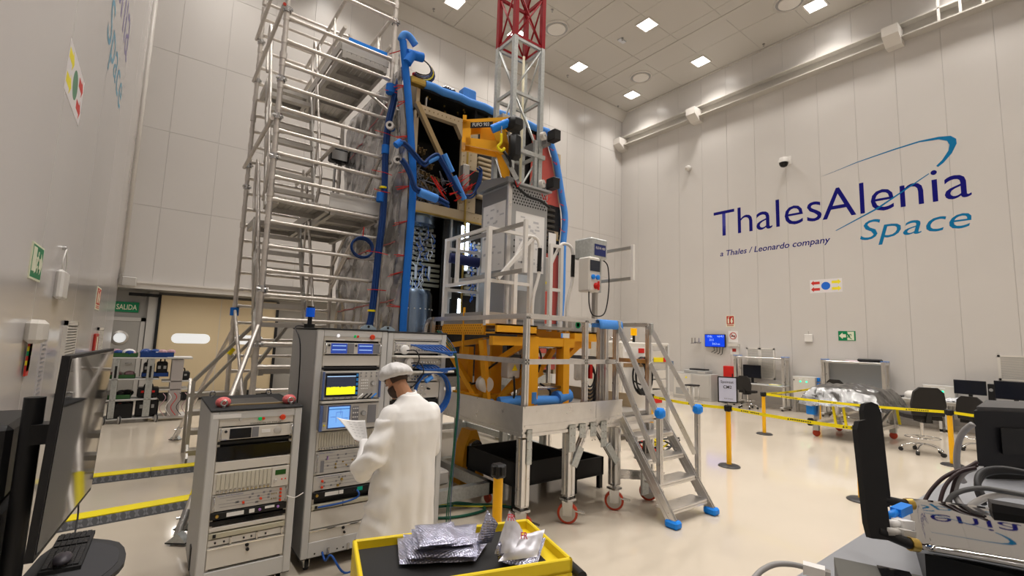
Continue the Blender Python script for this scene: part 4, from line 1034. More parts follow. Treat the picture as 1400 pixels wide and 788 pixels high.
B().box(CX0 - .012, CX0 + .05, CY0 - .012, CY0 + .02, CZ0, CZ1).build('corner_strip', M_alu, cab)
# lattice mast, galvanised below, red above
MX0, MX1, MY0, MY1 = 3.84, 4.36, 5.2, 5.62
ZR = onY(707, 50, MY0).z
def mast(z0, z1, m_, pitch, r):
    for x in (MX0, MX1):
        for y in (MY0, MY1): B().box(x - r, x + r, y - r, y + r, z0, z1).build('mast_upright', m_, lift)
    n = max(1, round((z1 - z0) / pitch)); h = (z1 - z0) / n
    C4 = [(MX0, MY0), (MX1, MY0), (MX1, MY1), (MX0, MY1)]
    for k in range(n + 1):
        for i in range(4):
            a, c = C4[i], C4[(i + 1) % 4]
            B().bar((*a, z0 + k * h + (.02 if k == 0 else -.02 if k == n else 0)), (*c, z0 + k * h + (.02 if k == 0 else -.02 if k == n else 0)), .035, .045).build('mast_rung', m_, lift)
    for k in range(n):
        for i in range(4):
            a, c = C4[i], C4[(i + 1) % 4]
            if (k + i) % 2: a, c = c, a
            B().cyl((*a, z0 + k * h), (*c, z0 + (k + 1) * h), .015, 7).build('mast_diagonal', m_, lift, smooth=True)
            if m_ is M_redmast: B().cyl((*c, z0 + k * h), (*a, z0 + (k + 1) * h), .014, 7).build('mast_diagonal', m_, lift, smooth=True)
mast(LZ, ZR, M_galv, .86, .033); mast(ZR, ZR + 2.5, M_redmast, .80, .033)
B().cyl((MX1 - .1, MY1 - .1, LZ), (MX1 - .1, MY1 - .1, ZR), .02, 8).build('rack_bar', mat('rack_bar_cream', (.55, .50, .33), .5), lift, smooth=True)
# carriage above the cabinet: grey cross beam, rollers
for z in (4.98, 4.25):
    p_ = B().bar((MX1 + .06, MY0 - .14, z), (MX1 + .06, MY1 + .1, z), .09, .12).build('carriage_beam', M_cabd, lift)
    B().lathe([(.02, -.03), (.06, -.03), (.06, .03), (.02, .03), (.02, -.03)], (MX1 - .04, MY0 - .13, z + .04), 14, (.4, -1, 0)).build('guide_roller', M_offw, p_, smooth=40)
    B().bbox(MX1 + .03, MX1 + .16, MY0 - .30, MY0 - .13, z - .03, z + .13, .01).build('end_block', M_black, p_)
B().bbox(MX0 - .22, MX0 + .02, MY0 - .06, MY0 + .5, 5.06, 5.18, .01).build('carriage_top', M_alud, lift)
B().bar((MX0 - .05, MY0 - .05, 4.35), (MX0 - .05, MY0 - .05, 5.15), .1, .05, (0, -1, 0)).build('guide_plate', M_galv, lift)
B().bar((MX1 - .12, MY0 - .05, 4.2), (MX1 - .12, MY0 - .05, 4.95), .05, .05, (0, -1, 0)).build('guide_plate', M_galv, lift)
B().bar((MX0, MY0 - .05, 4.72), (MX1 + .05, MY0 - .05, 4.72), .06, .06).build('carriage_rung', M_galv, lift)
# swung jib in yellow with the hoist on it
J0 = Vector((3.70, 5.06, -.14)); jd = Vector((-.86, .50, 0)); jn = Vector((-.50, -.86, 0))
def jp(s, t, z): return J0 + jd * s + jn * t + Vector((0, 0, z))
jib = B()
for t in (.0, .2):
    jib.prism([(.0, 4.62), (.62, 4.70), (.62, 4.80), (.06, 4.78)], J0 + jn * t, jd, (0, 0, 1), jn * .03)
    jib.prism([(-.12, 5.06), (.10, 5.02), (.66, 4.92), (.66, 5.04), (.10, 5.13), (-.12, 5.14)], J0 + jn * t, jd, (0, 0, 1), jn * .03)
    jib.prism([(.55, 4.70), (.66, 4.70), (.66, 5.03), (.55, 5.03)], J0 + jn * t, jd, (0, 0, 1), jn * .03)
    jib.prism([(.0, 4.62), (.16, 4.62), (.30, 5.05), (.12, 5.08)], J0 + jn * t, jd, (0, 0, 1), jn * .03)
jib.bar(jp(.62, .1, 5.02), jp(.40, .1, 5.06), .24, .03).bar(jp(.64, -.04, 4.74), jp(.64, .28, 4.74), .05, .07).bar(jp(.64, -.04, 5.05), jp(.64, .28, 5.05), .05, .07)
jib = jib.build('jib', M_yel, lift)
B().prism([(.16, 4.84), (.42, 4.84), (.42, 5.0), (.16, 5.0)], J0 + jn * .1, jd, (0, 0, 1), jn * .02).build('jib_plate', M_yel, jib)
o = jp(.56, .231, 4.93)
B().prism([(0, 0), (.30, .04), (.30, .12), (0, .08)], o, -jd, (0, 0, 1), jn * .003).build('name_plate', M_black, jib)
text('lettering', 'FUFO 903', M_white, o + Vector((0, 0, .025)) - jd * .03 + jn * .003, (-jd + Vector((0, 0, .13))).normalized(), (0, 0, 1), .22, .05, jib)
B().prism([(-.02, 4.64), (.20, 4.70), (.10, 4.36), (.0, 4.30)], J0 + jn * .05, jd, (0, 0, 1), jn * .04).build('jib_leg', M_yel, jib)
B().bar(jp(.10, .2, 4.62), jp(-.10, .16, 4.30), .06, .02, tuple(jn)).build('jib_stay', M_galv, jib)
ho = jp(.04, .34, 4.92)
hoist = B().bbox(ho.x - .05, ho.x + .17, ho.y - .12, ho.y + .1, ho.z - .02, ho.z + .17, .05).build('hoist_motor', M_black, lift, smooth=40)
B().cyl(ho + Vector((-.02, 0, .08)), ho + jd * .24 + Vector((0, 0, -.03)), .055, 12).build('motor_sleeve', M_bluetape, hoist, smooth=40)
B().bbox(ho.x - .02, ho.x + .16, ho.y - .10, ho.y + .04, ho.z - .42, ho.z - .06, .05).build('chain_bag', M_black, hoist, smooth=40)
B().tube(catmull([ho + jd * .14 + Vector((0, -.05, -.10)), ho + jd * .14 + Vector((0, -.05, -.22)), ho + jd * .18 + Vector((0, -.05, -.28)), ho + jd * .13 + Vector((0, -.05, -.33)), ho + jd * .09 + Vector((0, -.05, -.29))], 4), .018, 7).build('hook', M_yelb, hoist, smooth=True)
B().cyl(ho + jd * .14 + Vector((0, -.05, .05)), ho + jd * .14 + Vector((0, -.05, -.12)), .01, 6).build('chain', M_steel, hoist)
B().tube(catmull([jp(.12, .25, 4.66), jp(.02, .3, 4.5), (3.66, 4.96, 4.3), (3.74, 4.95, 4.12), (3.95, 4.94, 4.0), (4.2, 4.95, 3.98), (4.38, 4.96, 3.92)], 6), .02, 8).build('supply_cable', M_black, lift, smooth=True)
b = B()
for q in ((3.76, 4.93, 4.08), (4.24, 4.93, 4.0), (4.3, 4.93, 3.98)):
    for s in (-1, 1): b.cyl(q, (q[0] + s * .05, q[1] - .01, q[2] + .08), .005, 4)
b.build('red_tie', M_red, lift, kind='stuff')
# white railings round the platform
RZ = LZ + 1.24
def rail(pts, w=.042):
    for a, c in zip(pts, pts[1:]): B().bar(a, c, w, w).build('rail', M_white, lift)
pA, pB, pC = (LX0 + .02, 4.87), (LX0 + .02, 5.95), (3.98, 4.87)
for (x, y), h in ((pA, RZ), (pB, RZ), (pC, RZ - .02), ((LX0 + .6, 5.95), RZ - .08), ((LX0 + .6, 5.45), RZ - .08), ((3.72, 4.87), RZ - .5)):
    B().box(x - .028, x + .028, y - .028, y + .028, LZ - .02, h).build('rail_post', M_white, lift)
B().box(LX0, LX0 + .045, 5.62, 5.665, LZ + .55, RZ - .02).build('rail_post', M_white, lift)
rail([(*pB, RZ - .02), (*pA, RZ - .02), (*pC, RZ - .02)])
rail([(*pB, LZ + .55), (*pA, LZ + .55), (*pC, LZ + .55)])
rail([(*pB, RZ - .14), (LX0 + .6, 5.95, RZ - .14), (LX0 + .6, 5.45, RZ - .14)]); rail([(*pB, LZ + .5), (LX0 + .6, 5.95, LZ + .5), (LX0 + .6, 5.45, LZ + .5)])
# sliding guard frames pushed out towards the camera
def guard(x, yn, yf, z0, z1):
    for z in (z0, z1): B().bar((x, yn, z), (x, yf, z), .035, .045).build('sliding_rail', M_alud, lift)
    g_ = B().box(x - .022, x + .022, yn - .04, yn, z0 - .03, z1 + .04).build('guard_end', M_white, lift)
guard(LX0 + .10, 4.25, 5.75, LZ + .62, RZ - .06); guard(5.27, 4.20, 5.2, 2.92, 3.36)
a = Vector((LX0 + .12, 4.80, LZ + .57)); c = Vector((3.96, 4.83, RZ - .06))
B().bar(a, c, .045, .045).build('rail', M_white, lift)
def loop(x, y):
    t = B().tube(catmull([(x - .30, y + .0, RZ - .4), (x - .12, y, RZ - .08), (x, y, RZ - .03), (x + .10, y - .02, RZ - .09), (x + .12, y - .03, RZ - .32), (x + .11, y - .03, RZ - .55), (x + .02, y - .03, LZ + .35), (x + .02, y - .03, LZ - .06)], 5), .022, 9).build('grab_rail', M_white, lift, smooth=True)
    B().cyl((x + .12, y - .03, RZ - .18), (x + .115, y - .03, RZ - .50), .03, 10).build('grip', M_black, t, smooth=40)
loop(3.96, 4.83); loop(4.62, 4.86)
for x in (4.30, 4.50): B().box(x - .025, x + .025, 4.80, 4.85, LZ - .06, RZ - .08).build('rail_post', M_white, lift)
rail([(4.30, 4.825, RZ - .1), (4.50, 4.825, RZ - .1)]); rail([(4.30, 4.825, LZ + .52), (4.50, 4.825, LZ + .52)])
B().box(LX0, 3.6, LY0 + .26, LY0 + .28, LZ, LZ + .15).build('toe_plate', M_alud, lift)
B().box(LX0 + .0, LX0 + .02, 4.95, 5.9, LZ, LZ + .15).build('toe_plate', M_alud, lift)
B().cyl((3.30, 5.88, 3.16), (3.72, 5.75, 3.12), .075, 12).build('padded_roll', mat('navy_pad', (.012, .02, .10), .7), lift, smooth=40)
# control box and socket box
p8 = onY(808, 345, 4.45); p9 = onY(831, 350, 4.45); X8, X9 = p8.x, p9.x
B().bbox(X8, X9, 4.45, 4.78, 3.18, 3.47, .02).build('control_box', M_galv, lift)
B().box(X8 + .07, X9 - .05, 4.443, 4.45, 3.22, 3.38).build('name_plate', mat('plate_navy', (.02, .03, .14), .4), lift)
text('lettering', 'ELEVA 400', M_white, (X8 + .09, 4.442, 3.31), (1, 0, 0), (0, 0, 1), X9 - X8 - .16, .035, lift)
sb_ = B().bbox(X8 - .08, X8 + .14, 4.40, 4.62, 2.70, 3.18, .02).build('socket_box', M_offw, lift)
B().box(X8 - .065, X8 + .125, 4.392, 4.40, 2.98, 3.13).build('display', mat('dark_display', (.03, .035, .05), .2), sb_)
for x in (X8 - .01, X8 + .08): B().lathe([(.034, 0), (.034, .02), (.02, .025)], (x, 4.40, 2.90), 14, (0, -1, 0)).build('blue_socket', M_bluetape, sb_, smooth=40)
B().lathe([(.045, 0), (.045, .03), (.03, .05)], (X8 + .05, 4.40, 2.78), 14, (0, -1, 0)).bar((X8 + .05, 4.35, 2.72), (X8 + .05, 4.35, 2.84), .02, .02, (0, 1, 0)).build('red_switch', M_red, sb_, smooth=40)
B().box(X8 + .16, X9 - .02, 4.55, 4.6, 2.72, 3.2).build('back_plate', M_galv, lift)
B().box(X8 + .16, X8 + .21, 4.53, 4.56, 2.72, 3.2).build('hole_strip', M_offw, lift)
B().box(4.98, 5.04, 4.62, 4.68, LZ - .05, 2.8).build('box_post', M_alud, lift)
B().tube(catmull([(X9 - .01, 4.55, 3.2), (X9 + .06, 4.5, 3.1), (X9 + .06, 4.48, 2.75), (X9 - .05, 4.46, 2.42), (X8 + .05, 4.44, 2.38), (X8 - .02, 4.45, 2.52), (X8 - .02, 4.46, 2.70)], 6), .009, 7).build('supply_cable', M_black, lift, smooth=True)
B().bbox(4.34, 4.66, 5.2, 5.3, 2.75, 3.25, .01).build('switch_panel', M_panelg, lift)
for (x, z, m_) in ((4.42, 3.05, M_yelb), (4.47, 3.05, M_yelb), (4.44, 2.86, M_black), (4.52, 2.86, M_yelb)): B().lathe([(.022, 0), (.022, .03)], (x, 5.2, z), 10, (0, -1, 0)).build('button', m_, lift)
B().bbox(4.66, 5.0, 4.75, 4.95, LZ - .05, LZ + .12, .01).build('document_box', M_panelg, lift)
B().lathe([(.03, 0), (.05, 0), (.05, .004), (.03, .004), (.03, 0)], (4.78, 4.75, LZ + .05), 14, (0, -1, 0)).build('green_mark', M_green, lift)
# ================================================================== aluminium stage with stairs
GX0, GX1, GY0, GY1 = 3.20, 5.36, 3.95, 6.25
GXM = 4.64
stg = thing('access_stage', 'aluminium profile access stage with railings and stairs on red casters', 'platform', (4.2, 4.8, 0))
for (x, y) in ((GX0, GY0), (3.86, GY0), (GXM, GY0), (5.31, GY0), (GX0, GY1 - .3), (5.31, GY1 - .3), (GXM, GY1 - .3)):
    l_ = B().profile((x, y, .31), (x, y, ZD - .16), .105, .105, (0, 1, 0)).build('leg', M_alu, stg)
    B().box(x - .05, x + .05, y - .05, y + .05, .295, .31).build('leg_cap', M_steel, l_)
    B().lathe([(.105, -.028), (.115, -.02), (.115, .02), (.105, .028)], (x, y, .115), 22, (.75, .66, 0)).build('caster_tyre', M_wheelr, l_, smooth=40)
    B().lathe([(.088, -.031), (.088, .031)], (x, y, .115), 20, (.75, .66, 0)).build('caster_hub', M_alud, l_)
    d = Vector((.75, .66, 0)); e = Vector((-.66, .75, 0)); c_ = Vector((x, y, 0))
    fk = B()
    for s in (-1, 1): fk.prism([(-.05, .09), (.05, .09), (.06, .25), (-.06, .25)], c_ + d * (s * .04 - .006), e, (0, 0, 1), d * .012)
    fk.cbox((x, y, .26), (.13, .13, .025)); fk.cyl((x, y, .27), (x, y, .30), .02, 8)
    fk.bar(c_ - e * .02 + Vector((0, 0, .16)), c_ - e * .19 + Vector((0, 0, .125)), .06, .015)
    fk.build('caster_fork', M_steel, l_)
def beam(p, q, w=.09, h=.09, nm='frame_beam'): return B().profile(p, q, w, h).build(nm, M_alu, stg)
zb = ZD - .095
beam((GX0 - .05, GY0, zb), (GX1, GY0, zb)); beam((GX0, GY0, zb), (GX0, GY1, zb)); beam((GX1 - .05, GY0, zb), (GX1 - .05, GY1, zb)); beam((GX0, GY1 - .3, zb), (GX1, GY1 - .3, zb)); beam((GXM, GY0, zb), (GXM, GY1, zb))
B().bar((GX0, GY0 + .5, zb), (GX0, GY1, zb), .05, .05).build('frame_beam', M_alu, stg)
B().box(GX0 + .02, GXM, GY0 + .02, GY1, ZD - .045, ZD).build('deck_plate', M_wood, stg)
B().box(GXM, GX1, GY0 + .02, GY1, ZD - .045, ZD).build('deck_plate', M_alud, stg)
B().box(GXM + .1, GXM + .2, GY0 + .1, GY0 + .12, ZD, ZD + .004).build('yellow_mark', M_yelb, stg)
def toe(x0, x1, y0, y1, m_=M_alu): B().box(x0, x1, y0, y1, ZD - .05, ZD + .18).build('toe_board', m_, stg)
toe(GX0 - .055, 4.22, GY0 - .075, GY0 - .05); toe(4.225, GXM + .05, GY0 - .075, GY0 - .05)
toe(GX0 - .08, GX0 - .055, GY0 - .075, 5.2); toe(GX0 - .08, GX0 - .055, 5.205, GY1)
toe(GXM, GX1, GY1 - .35, GY1 - .32, M_kapton); toe(GX1 - .03, GX1, GY0 + .3, GY1 - .3, M_kapton)
for z in (ZD + .165, ZD - .03): B().box(GX0 - .055, GXM + .05, GY0 - .082, GY0 - .07, z, z + .018).build('toe_ridge', M_alu, stg)
# railings
ZT1, ZT2 = 2.27, 1.78
for (x, y) in ((GX0, GY0), (4.10, GY0), (4.46, GY0), (GXM + .01, GY0), (5.31, GY0), (GX0, GY1 - .15), (5.31, GY1 - .3), (4.42, GY0 + .06)):
    B().profile((x, y, ZD - .04), (x, y, ZT1 - (.02 if x > 5 else 0)), .055, .055, (0, 1, 0)).build('rail_post', M_alu, stg)
for z in (ZT1, ZT2):
    B().profile((GX0 - .03, GY0, z), (GXM, GY0, z), .055, .055).build('hand_rail', M_alu, stg)
    B().profile((GX0, GY0, z), (GX0, 6.12, z), .055, .055).build('hand_rail', M_alu, stg)
    B().profile((5.31, GY0, z - .0), (5.31, GY1 - .3, z - .0), .055, .055).build('hand_rail', M_alu, stg)
    B().profile((GXM + .1, GY1 - .3, z), (5.31, GY1 - .3, z), .055, .055).build('hand_rail', M_alu, stg)
B().tube(catmull([(GX0, 6.12, ZT1), (GX0, 6.22, ZT1 - .01), (GX0 - .01, 6.30, ZT1 - .10), (GX0 - .01, 6.31, ZT1 - .3)], 4), .03, 8).build('hand_rail', M_alu, stg, smooth=True)
bz = onY(815, 438, GY0 - .02)
b = B(); b.grid(lambda u, v: (4.28 + .42 * u + .02 * (v - .5), GY0 + .065 * math.cos(math.pi * (1.35 * v - .15)) - .005, ZT1 + .055 * math.sin(math.pi * (1.5 * v - .3)) - .03 - .03 * (v > .75)), 8, 10)
fo = b.build('foam_wrap', M_bluel, stg, smooth=True); md = fo.modifiers.new('s', 'SOLIDIFY'); md.thickness = .012
# corner plates and leg braces
for x in (3.86, 4.02, 4.20, 4.38): B().bbox(x - .05, x + .05, GY0 - .062, GY0 - .05, ZD - .36 if x in (3.86, 4.38) else ZD - .22, ZD - .06, .004).build('joining_plate', M_galv, stg)
B().bbox(GX0 - .0, GX0 + .07, GY0 - .062, GY0 - .05, ZD - .42, ZD - .06, .004).build('joining_plate', M_galv, stg)
for (p, q) in (((4.10, GY0 - .03, ZD - .12), (3.90, GY0 - .03, ZD - .48)), ((4.26, GY0 - .03, ZD - .12), (4.58, GY0 - .03, ZD - .52))):
    B().profile(p, q, .06, .06).build('leg_brace', M_alu, stg)
    p, q = Vector(p), Vector(q); B().bar(q.lerp(p, -.1) + Vector((0, -.04, 0)), q.lerp(p, .45) + Vector((0, -.04, 0)), .012, .09).build('joining_plate', M_galv, stg)
bt = B()
for x in (3.86, 4.02, 4.20, 4.38, GX0 + .035):
    for z in (ZD - .10, ZD - .18, ZD - .26):
        for s in (-.025, .025): bt.lathe([(.007, 0), (.007, .006)], (x + s, GY0 - .062, z), 6, (0, -1, 0))
bt.build('bolt', M_steel, stg, kind='stuff')
# stairs
tx0, tx1 = 4.74, 5.46
foot = [Vector((4.80, 3.24, .03)), Vector((5.58, 3.20, .03))]
topz = ZD - .02
nst = 4
for x, nm in ((tx0 - .03, 0), (tx1 + .03, 1)):
    B().profile((x, GY0 - .02, ZD - .02), (x + .05, 3.22, .06), .05, .105).build('stringer', M_alu, stg)
    B().bbox(x + .0, x + .12, 3.14, 3.30, .0, .085, .02).build('foot_wrap', M_bluetape, stg)
for k in range(nst):
    t = (k + 1) / (nst + .75); z = ZD * (1 - t) - .0; y = GY0 + (3.24 - GY0) * t
    x_ = .05 * t
    B().bbox(tx0 + x_, tx1 + x_, y - .11, y + .11, z - .03, z, .006).box(tx0 + x_, tx1 + x_, y - .11, y - .095, z - .055, z - .03).build('tread', M_alu, stg)
# stair handrails
for x, top_x in ((tx0 - .05, GXM + .01), (tx1 + .0, 5.31)):
    hx = x + (.12 if x < 5 else .14)
    pz = 1.30; py = 3.42
    nw = B().profile((hx, py, .20), (hx, py, 1.24), .055, .055, (0, 1, 0)).build('newel_post', M_alu, stg)
    B().bbox(hx - .055, hx + .06, py - .06, py + .055, 1.15, 1.27, .03).build('tape_wrap', M_bluetape, nw, smooth=40)
    B().profile((top_x, GY0 - .03, ZT1 - .03), (hx - .02, py + .03, 1.22), .05, .055).build('stair_rail', M_alu, stg)
    B().profile((top_x, GY0 - .03, ZT2 - .02), (hx - .04, py + .02, .66), .05, .055).build('stair_rail', M_alu, stg)
    B().bbox(top_x - .03, top_x + .02, GY0 - .07, GY0 - .03, ZT1 - .14, ZT1 + .02, .004).build('joining_plate', M_galv, stg)
# low frame behind the stairs
B().profile((GXM + .05, GY0 - .02, .42), (5.3, 3.72, .36), .06, .1).build('low_beam', M_alu, stg)
B().box(4.86, 4.98, 3.70, 3.73, .2, .5).build('joining_plate', M_galv, stg)
# things on the stage railing
for (c_, lb, ps) in ((Vector((4.30, GY0 + .10, 1.52)), 'coil of black cable hanging from the stage mid rail', .17), (Vector((6.2, 5.5, 1.72)), '', 0)):
    if not ps: continue
    t = thing('cable_coil', lb, 'cable coil', c_)
    for k in range(6):
        r = ps * (.62 + .08 * k)
        B().tube([c_ + Vector((r * .75 * math.cos(a * math.pi / 10) + .012 * k, .012 * k, r * 1.25 * math.sin(a * math.pi / 10) - .03 * k + .08)) for a in range(20)], .011, 6, True).build('loop', M_cable, t, smooth=True)
    B().tube(catmull([c_ + Vector((-.05, 0, -.05)), c_ + Vector((-.2, -.02, -.3)), c_ + Vector((-.1, -.02, -.40)), c_ + Vector((.06, 0, -.36)), c_ + Vector((.1, .02, -.1)), c_ + Vector((.16, .02, .3)), c_ + Vector((.14, .03, .62))], 6), .010, 6).build('lead', M_cable, t, smooth=True)
    B().bbox(c_.x - .22, c_.x - .06, c_.y, c_.y + .08, c_.z + .03, c_.z + .24, .02).build('plug_box', M_panelg, t)
    B().box(c_.x - .02, c_.x + .02, c_.y - .02, c_.y + .06, c_.z + .05, c_.z + .22).build('red_tie', M_red, t)
# things under the stage
t = thing('drip_tray', 'black open tray lying under the stage between the legs', 'tray', (3.95, 5.0, 0))
B().box(3.55, 4.55, 4.50, 4.54, .30, .55).box(3.55, 4.55, 5.56, 5.6, .30, .55).box(3.55, 3.59, 4.5, 5.6, .30, .55).box(4.51, 4.55, 4.5, 5.6, .30, .55).box(3.55, 4.55, 4.5, 5.6, .28, .31).build('tray', M_blackm, t)
for (x, y) in ((3.6, 4.55), (4.5, 4.55), (3.6, 5.55), (4.5, 5.55)): B().box(x - .04, x + .04, y - .04, y + .04, 0, .3).build('leg', M_black, t)
t = thing('drip_tray', 'second black tray right of the open tray under stage', 'tray', (4.9, 5.1, 0))
B().box(4.62, 5.2, 4.62, 4.66, .2, .42).box(4.62, 4.66, 4.62, 5.3, .2, .42).box(5.16, 5.2, 4.62, 5.3, .2, .42).box(4.62, 5.2, 5.26, 5.3, .2, .42).box(4.62, 5.2, 4.62, 5.3, .18, .21).build('tray', M_blackm, t)
for (x, y) in ((4.66, 4.66), (5.16, 4.66), (4.66, 5.26), (5.16, 5.26)): B().box(x - .03, x + .03, y - .03, y + .03, 0, .2).build('leg', M_black, t)
t = thing('transport_dolly', 'low grey steel dolly with beams lying under the stage', 'dolly', (2.95, 5.6, 0))
B().box(2.62, 2.74, 4.9, 6.3, .12, .26).box(3.45, 3.53, 4.9, 6.3, .12, .26).box(2.62, 3.53, 4.9, 5.0, .12, .26).box(2.62, 3.53, 6.2, 6.3, .12, .26).build('frame', M_galv, t)
for (x, y) in ((2.68, 4.98), (3.49, 4.98), (2.68, 6.22), (3.49, 6.22)): B().lathe([(.06, -.02), (.06, .02)], (x, y, .06), 14, (1, 0, 0)).build('wheel', M_wheelr, t)
B().bbox(2.70, 3.0, 5.1, 5.4, .26, .42, .02).build('end_block', M_panelg, t)
for x in (2.95, 3.25): B().cyl((x, 6.0, .2), (x, 6.0, 1.0), .03, 8).build('upright', M_galv, t)
t = thing('floor_hose', 'green and yellow hose coiled on the floor under stage', 'hose', (2.9, 5.0, 0))
B().tube(catmull([(2.55, 5.9, .02), (2.75, 5.4, .02), (3.2, 5.05, .02), (3.3, 4.75, .02), (2.9, 4.72, .02), (2.6, 4.9, .02), (2.75, 5.1, .03), (3.3, 4.9, .03), (3.6, 4.6, .03)], 8), .016, 7).build('hose', mat('hose_green', (.01, .10, .06), .4), t, smooth=True)
B().tube(catmull([(2.55, 5.7, .02), (2.85, 5.2, .03), (3.25, 4.85, .03), (3.6, 4.75, .02)], 8), .010, 6).build('earth_lead', mat('lead_yellow', (.5, .45, .03), .4), t, smooth=True)
t = thing('orange_winch', 'orange steel winch standing under stage behind the front leg', 'winch', (3.75, 6.0, 0))
B().prism([(-.2, 0), (.2, 0), (.14, .5), (.05, .72), (-.05, .72), (-.14, .5)], (3.75, 5.75, .0), (1, 0, 0), (0, 0, 1), (0, .25, 0)).build('body', M_yel, t)
B().lathe([(.1, -.05), (.1, .05)], (3.75, 5.72, .5), 14, (0, 1, 0)).build('drum', M_steel, t)
# ================================================================== instrument racks
M_slotw = mat('card_slot', (.60, .57, .48), .45)
M_tanstrip = mat('strip_tan', (.50, .47, .36), .45)
M_scrdk = mat('screen_dark', (.01, .012, .02), .15)
M_btng, M_btnr, M_btnw = mat('button_green', (.0, .42, .10), .35, emit=.25), mat('button_red', (.70, .06, .02), .35), mat('button_white', (.85, .85, .9), .35, emit=.6)
M_led1 = mat('lcd_green', (.02, .10, .02), .3)
class Rack:
    def __init__(s, lab, x0, x1, y0, y1, z0, z1, px):
        s.t = thing('instrument_rack', lab, 'equipment rack', ((x0 + x1) / 2, (y0 + y1) / 2, 0)); s.x0, s.x1, s.y0, s.y1, s.z0, s.z1, s.px = x0, x1, y0, y1, z0, z1, px
        t = s.t; W = .055
        B().bbox(x0, x0 + .02, y0 + .03, y1, z0, z1 - .02, .004).build('side_panel', M_rackside, t)
        B().bbox(x1 - .02, x1, y0 + .03, y1, z0, z1 - .02, .004).build('side_panel', M_rackside, t)
        B().box(x0 + .02, x1 - .02, y1 - .02, y1, z0, z1 - .02).build('back_panel', M_rackside, t)
        B().bbox(x0, x0 + W, y0, y0 + .05, z0, z1 - .015, .006).build('frame_post', M_rackg, t)
        B().bbox(x1 - W, x1, y0, y0 + .05, z0, z1 - .015, .006).build('frame_post', M_rackg, t)
        B().bbox(x0 + W, x1 - W, y0 + .002, y0 + .05, z1 - .075, z1 - .015, .004).build('frame_top', M_rackg, t)
        B().bbox(x0 + W, x1 - W, y0 + .002, y0 + .05, z0, z0 + .125, .004).build('frame_bottom', M_rackg, t)
        B().box(x0 + W, x1 - W, y0 + .06, y0 + .07, z0 + .05, z1 - .05).build('inner_back', M_black, t)
        B().bbox(x0 - .004, x1 + .004, y0 - .004, y1, z1 - .015, z1, .004).build('top_plate', M_blackm, t)
        for x in (x0 + W + .012, x1 - W - .012):
            B().box(x - .012, x + .012, y0 + .02, y0 + .03, z0 + .07, z1 - .075).build('mounting_rail', M_alud, t)
        B().box(x0, x1, y0 + .02, y1, z0 - .012, z0).build('base_plate', M_black, t)
        for x in (x0 + .07, x1 - .07):
            for y in (y0 + .09, y1 - .09):
                c = B().lathe([(.038, -.014), (.038, .014)], (x, y, .038), 16, (1, 0, 0)).build('caster', M_rubber, t)
                B().box(x - .024, x - .018, y - .03, y + .03, .03, z0 - .012).box(x + .018, x + .024, y - .03, y + .03, .03, z0 - .012).box(x - .035, x + .035, y - .04, y + .04, z0 - .02, z0 - .012).build('caster_fork', M_steel, c)
        s.xi0, s.xi1 = x0 + W + .006, x1 - W - .006; s.w = s.xi1 - s.xi0
    def z(s, py): return onY(s.px - .075 * (py - 620), py, s.y0).z
    def panel(s, pa, pb, m_, name='blank_panel', proud=0.0, in_=.0):
        za, zb = s.z(pa), s.z(pb)
        p = B().bbox(s.xi0 + in_, s.xi1 - in_, s.y0 + .012 - proud, s.y0 + .05, zb + .003, za - .003, .003).build(name, m_, s.t)
        s.f = s.y0 + .012 - proud; s.za, s.zb = za, zb
        return p
    def P(s, u, v): return Vector((s.xi0 + u * s.w, s.f, s.zb + v * (s.za - s.zb)))
    def rect(s, par, u0, u1, v0, v1, m_, name, d=.004):
        a, c = s.P(u0, v0), s.P(u1, v1)
        return B().box(a.x, c.x, s.f - d, s.f + .001, a.z, c.z).build(name, m_, par)
    def knob(s, par, u, v, r, m_, name='knob', d=.012):
        return B().lathe([(r, 0), (r, d * .6), (r * .8, d)], s.P(u, v), 12, (0, -1, 0)).build(name, m_, par, smooth=40)
    def handles(s, par):
        for u in (.025, .975):
            a, c = s.P(u, .12), s.P(u, .88); B().tube([a, a + Vector((0, -.03, .005)), c + Vector((0, -.03, -.005)), c], .006, 6).build('handle', M_steel, par, smooth=True)
    def label(s, par, tx, u, v, h, m_, wd=None, name='lettering'):
        return text(name, tx, m_, s.P(u, v) + Vector((0, -.001, 0)), (1, 0, 0), (0, 0, 1), wd * s.w if wd else None, h, par)
    def dots(s, par, n, m, u0, u1, v0, v1, r, m_, name='connector_row'):
        b = B()
        for i in range(n):
            for j in range(m):
                b.lathe([(r, 0), (r, .006)], s.P(u0 + (u1 - u0) * i / max(1, n - 1), v0 + (v1 - v0) * j / max(1, m - 1)), 6, (0, -1, 0))
        return b.build(name, m_, par, kind='stuff')
    def scheme(s, par, n, rnd):
        """thin schematic lines printed on the panel"""
        b = B()
        for k in range(n):
            v = .15 + .7 * (k + .5) / n; a = s.P(.08 + .1 * rnd.random(), v); c = s.P(.75 + .2 * rnd.random(), v)
            b.box(a.x, c.x, s.f - .0008, s.f, a.z - .0012, a.z + .0012)
            for j in range(3):
                u = .15 + .7 * rnd.random(); q = s.P(u, v); b.box(q.x - .008, q.x + .008, s.f - .001, s.f, q.z - .007, q.z + .007)
        b.build('printed_scheme', M_inkg, par, kind='stuff')
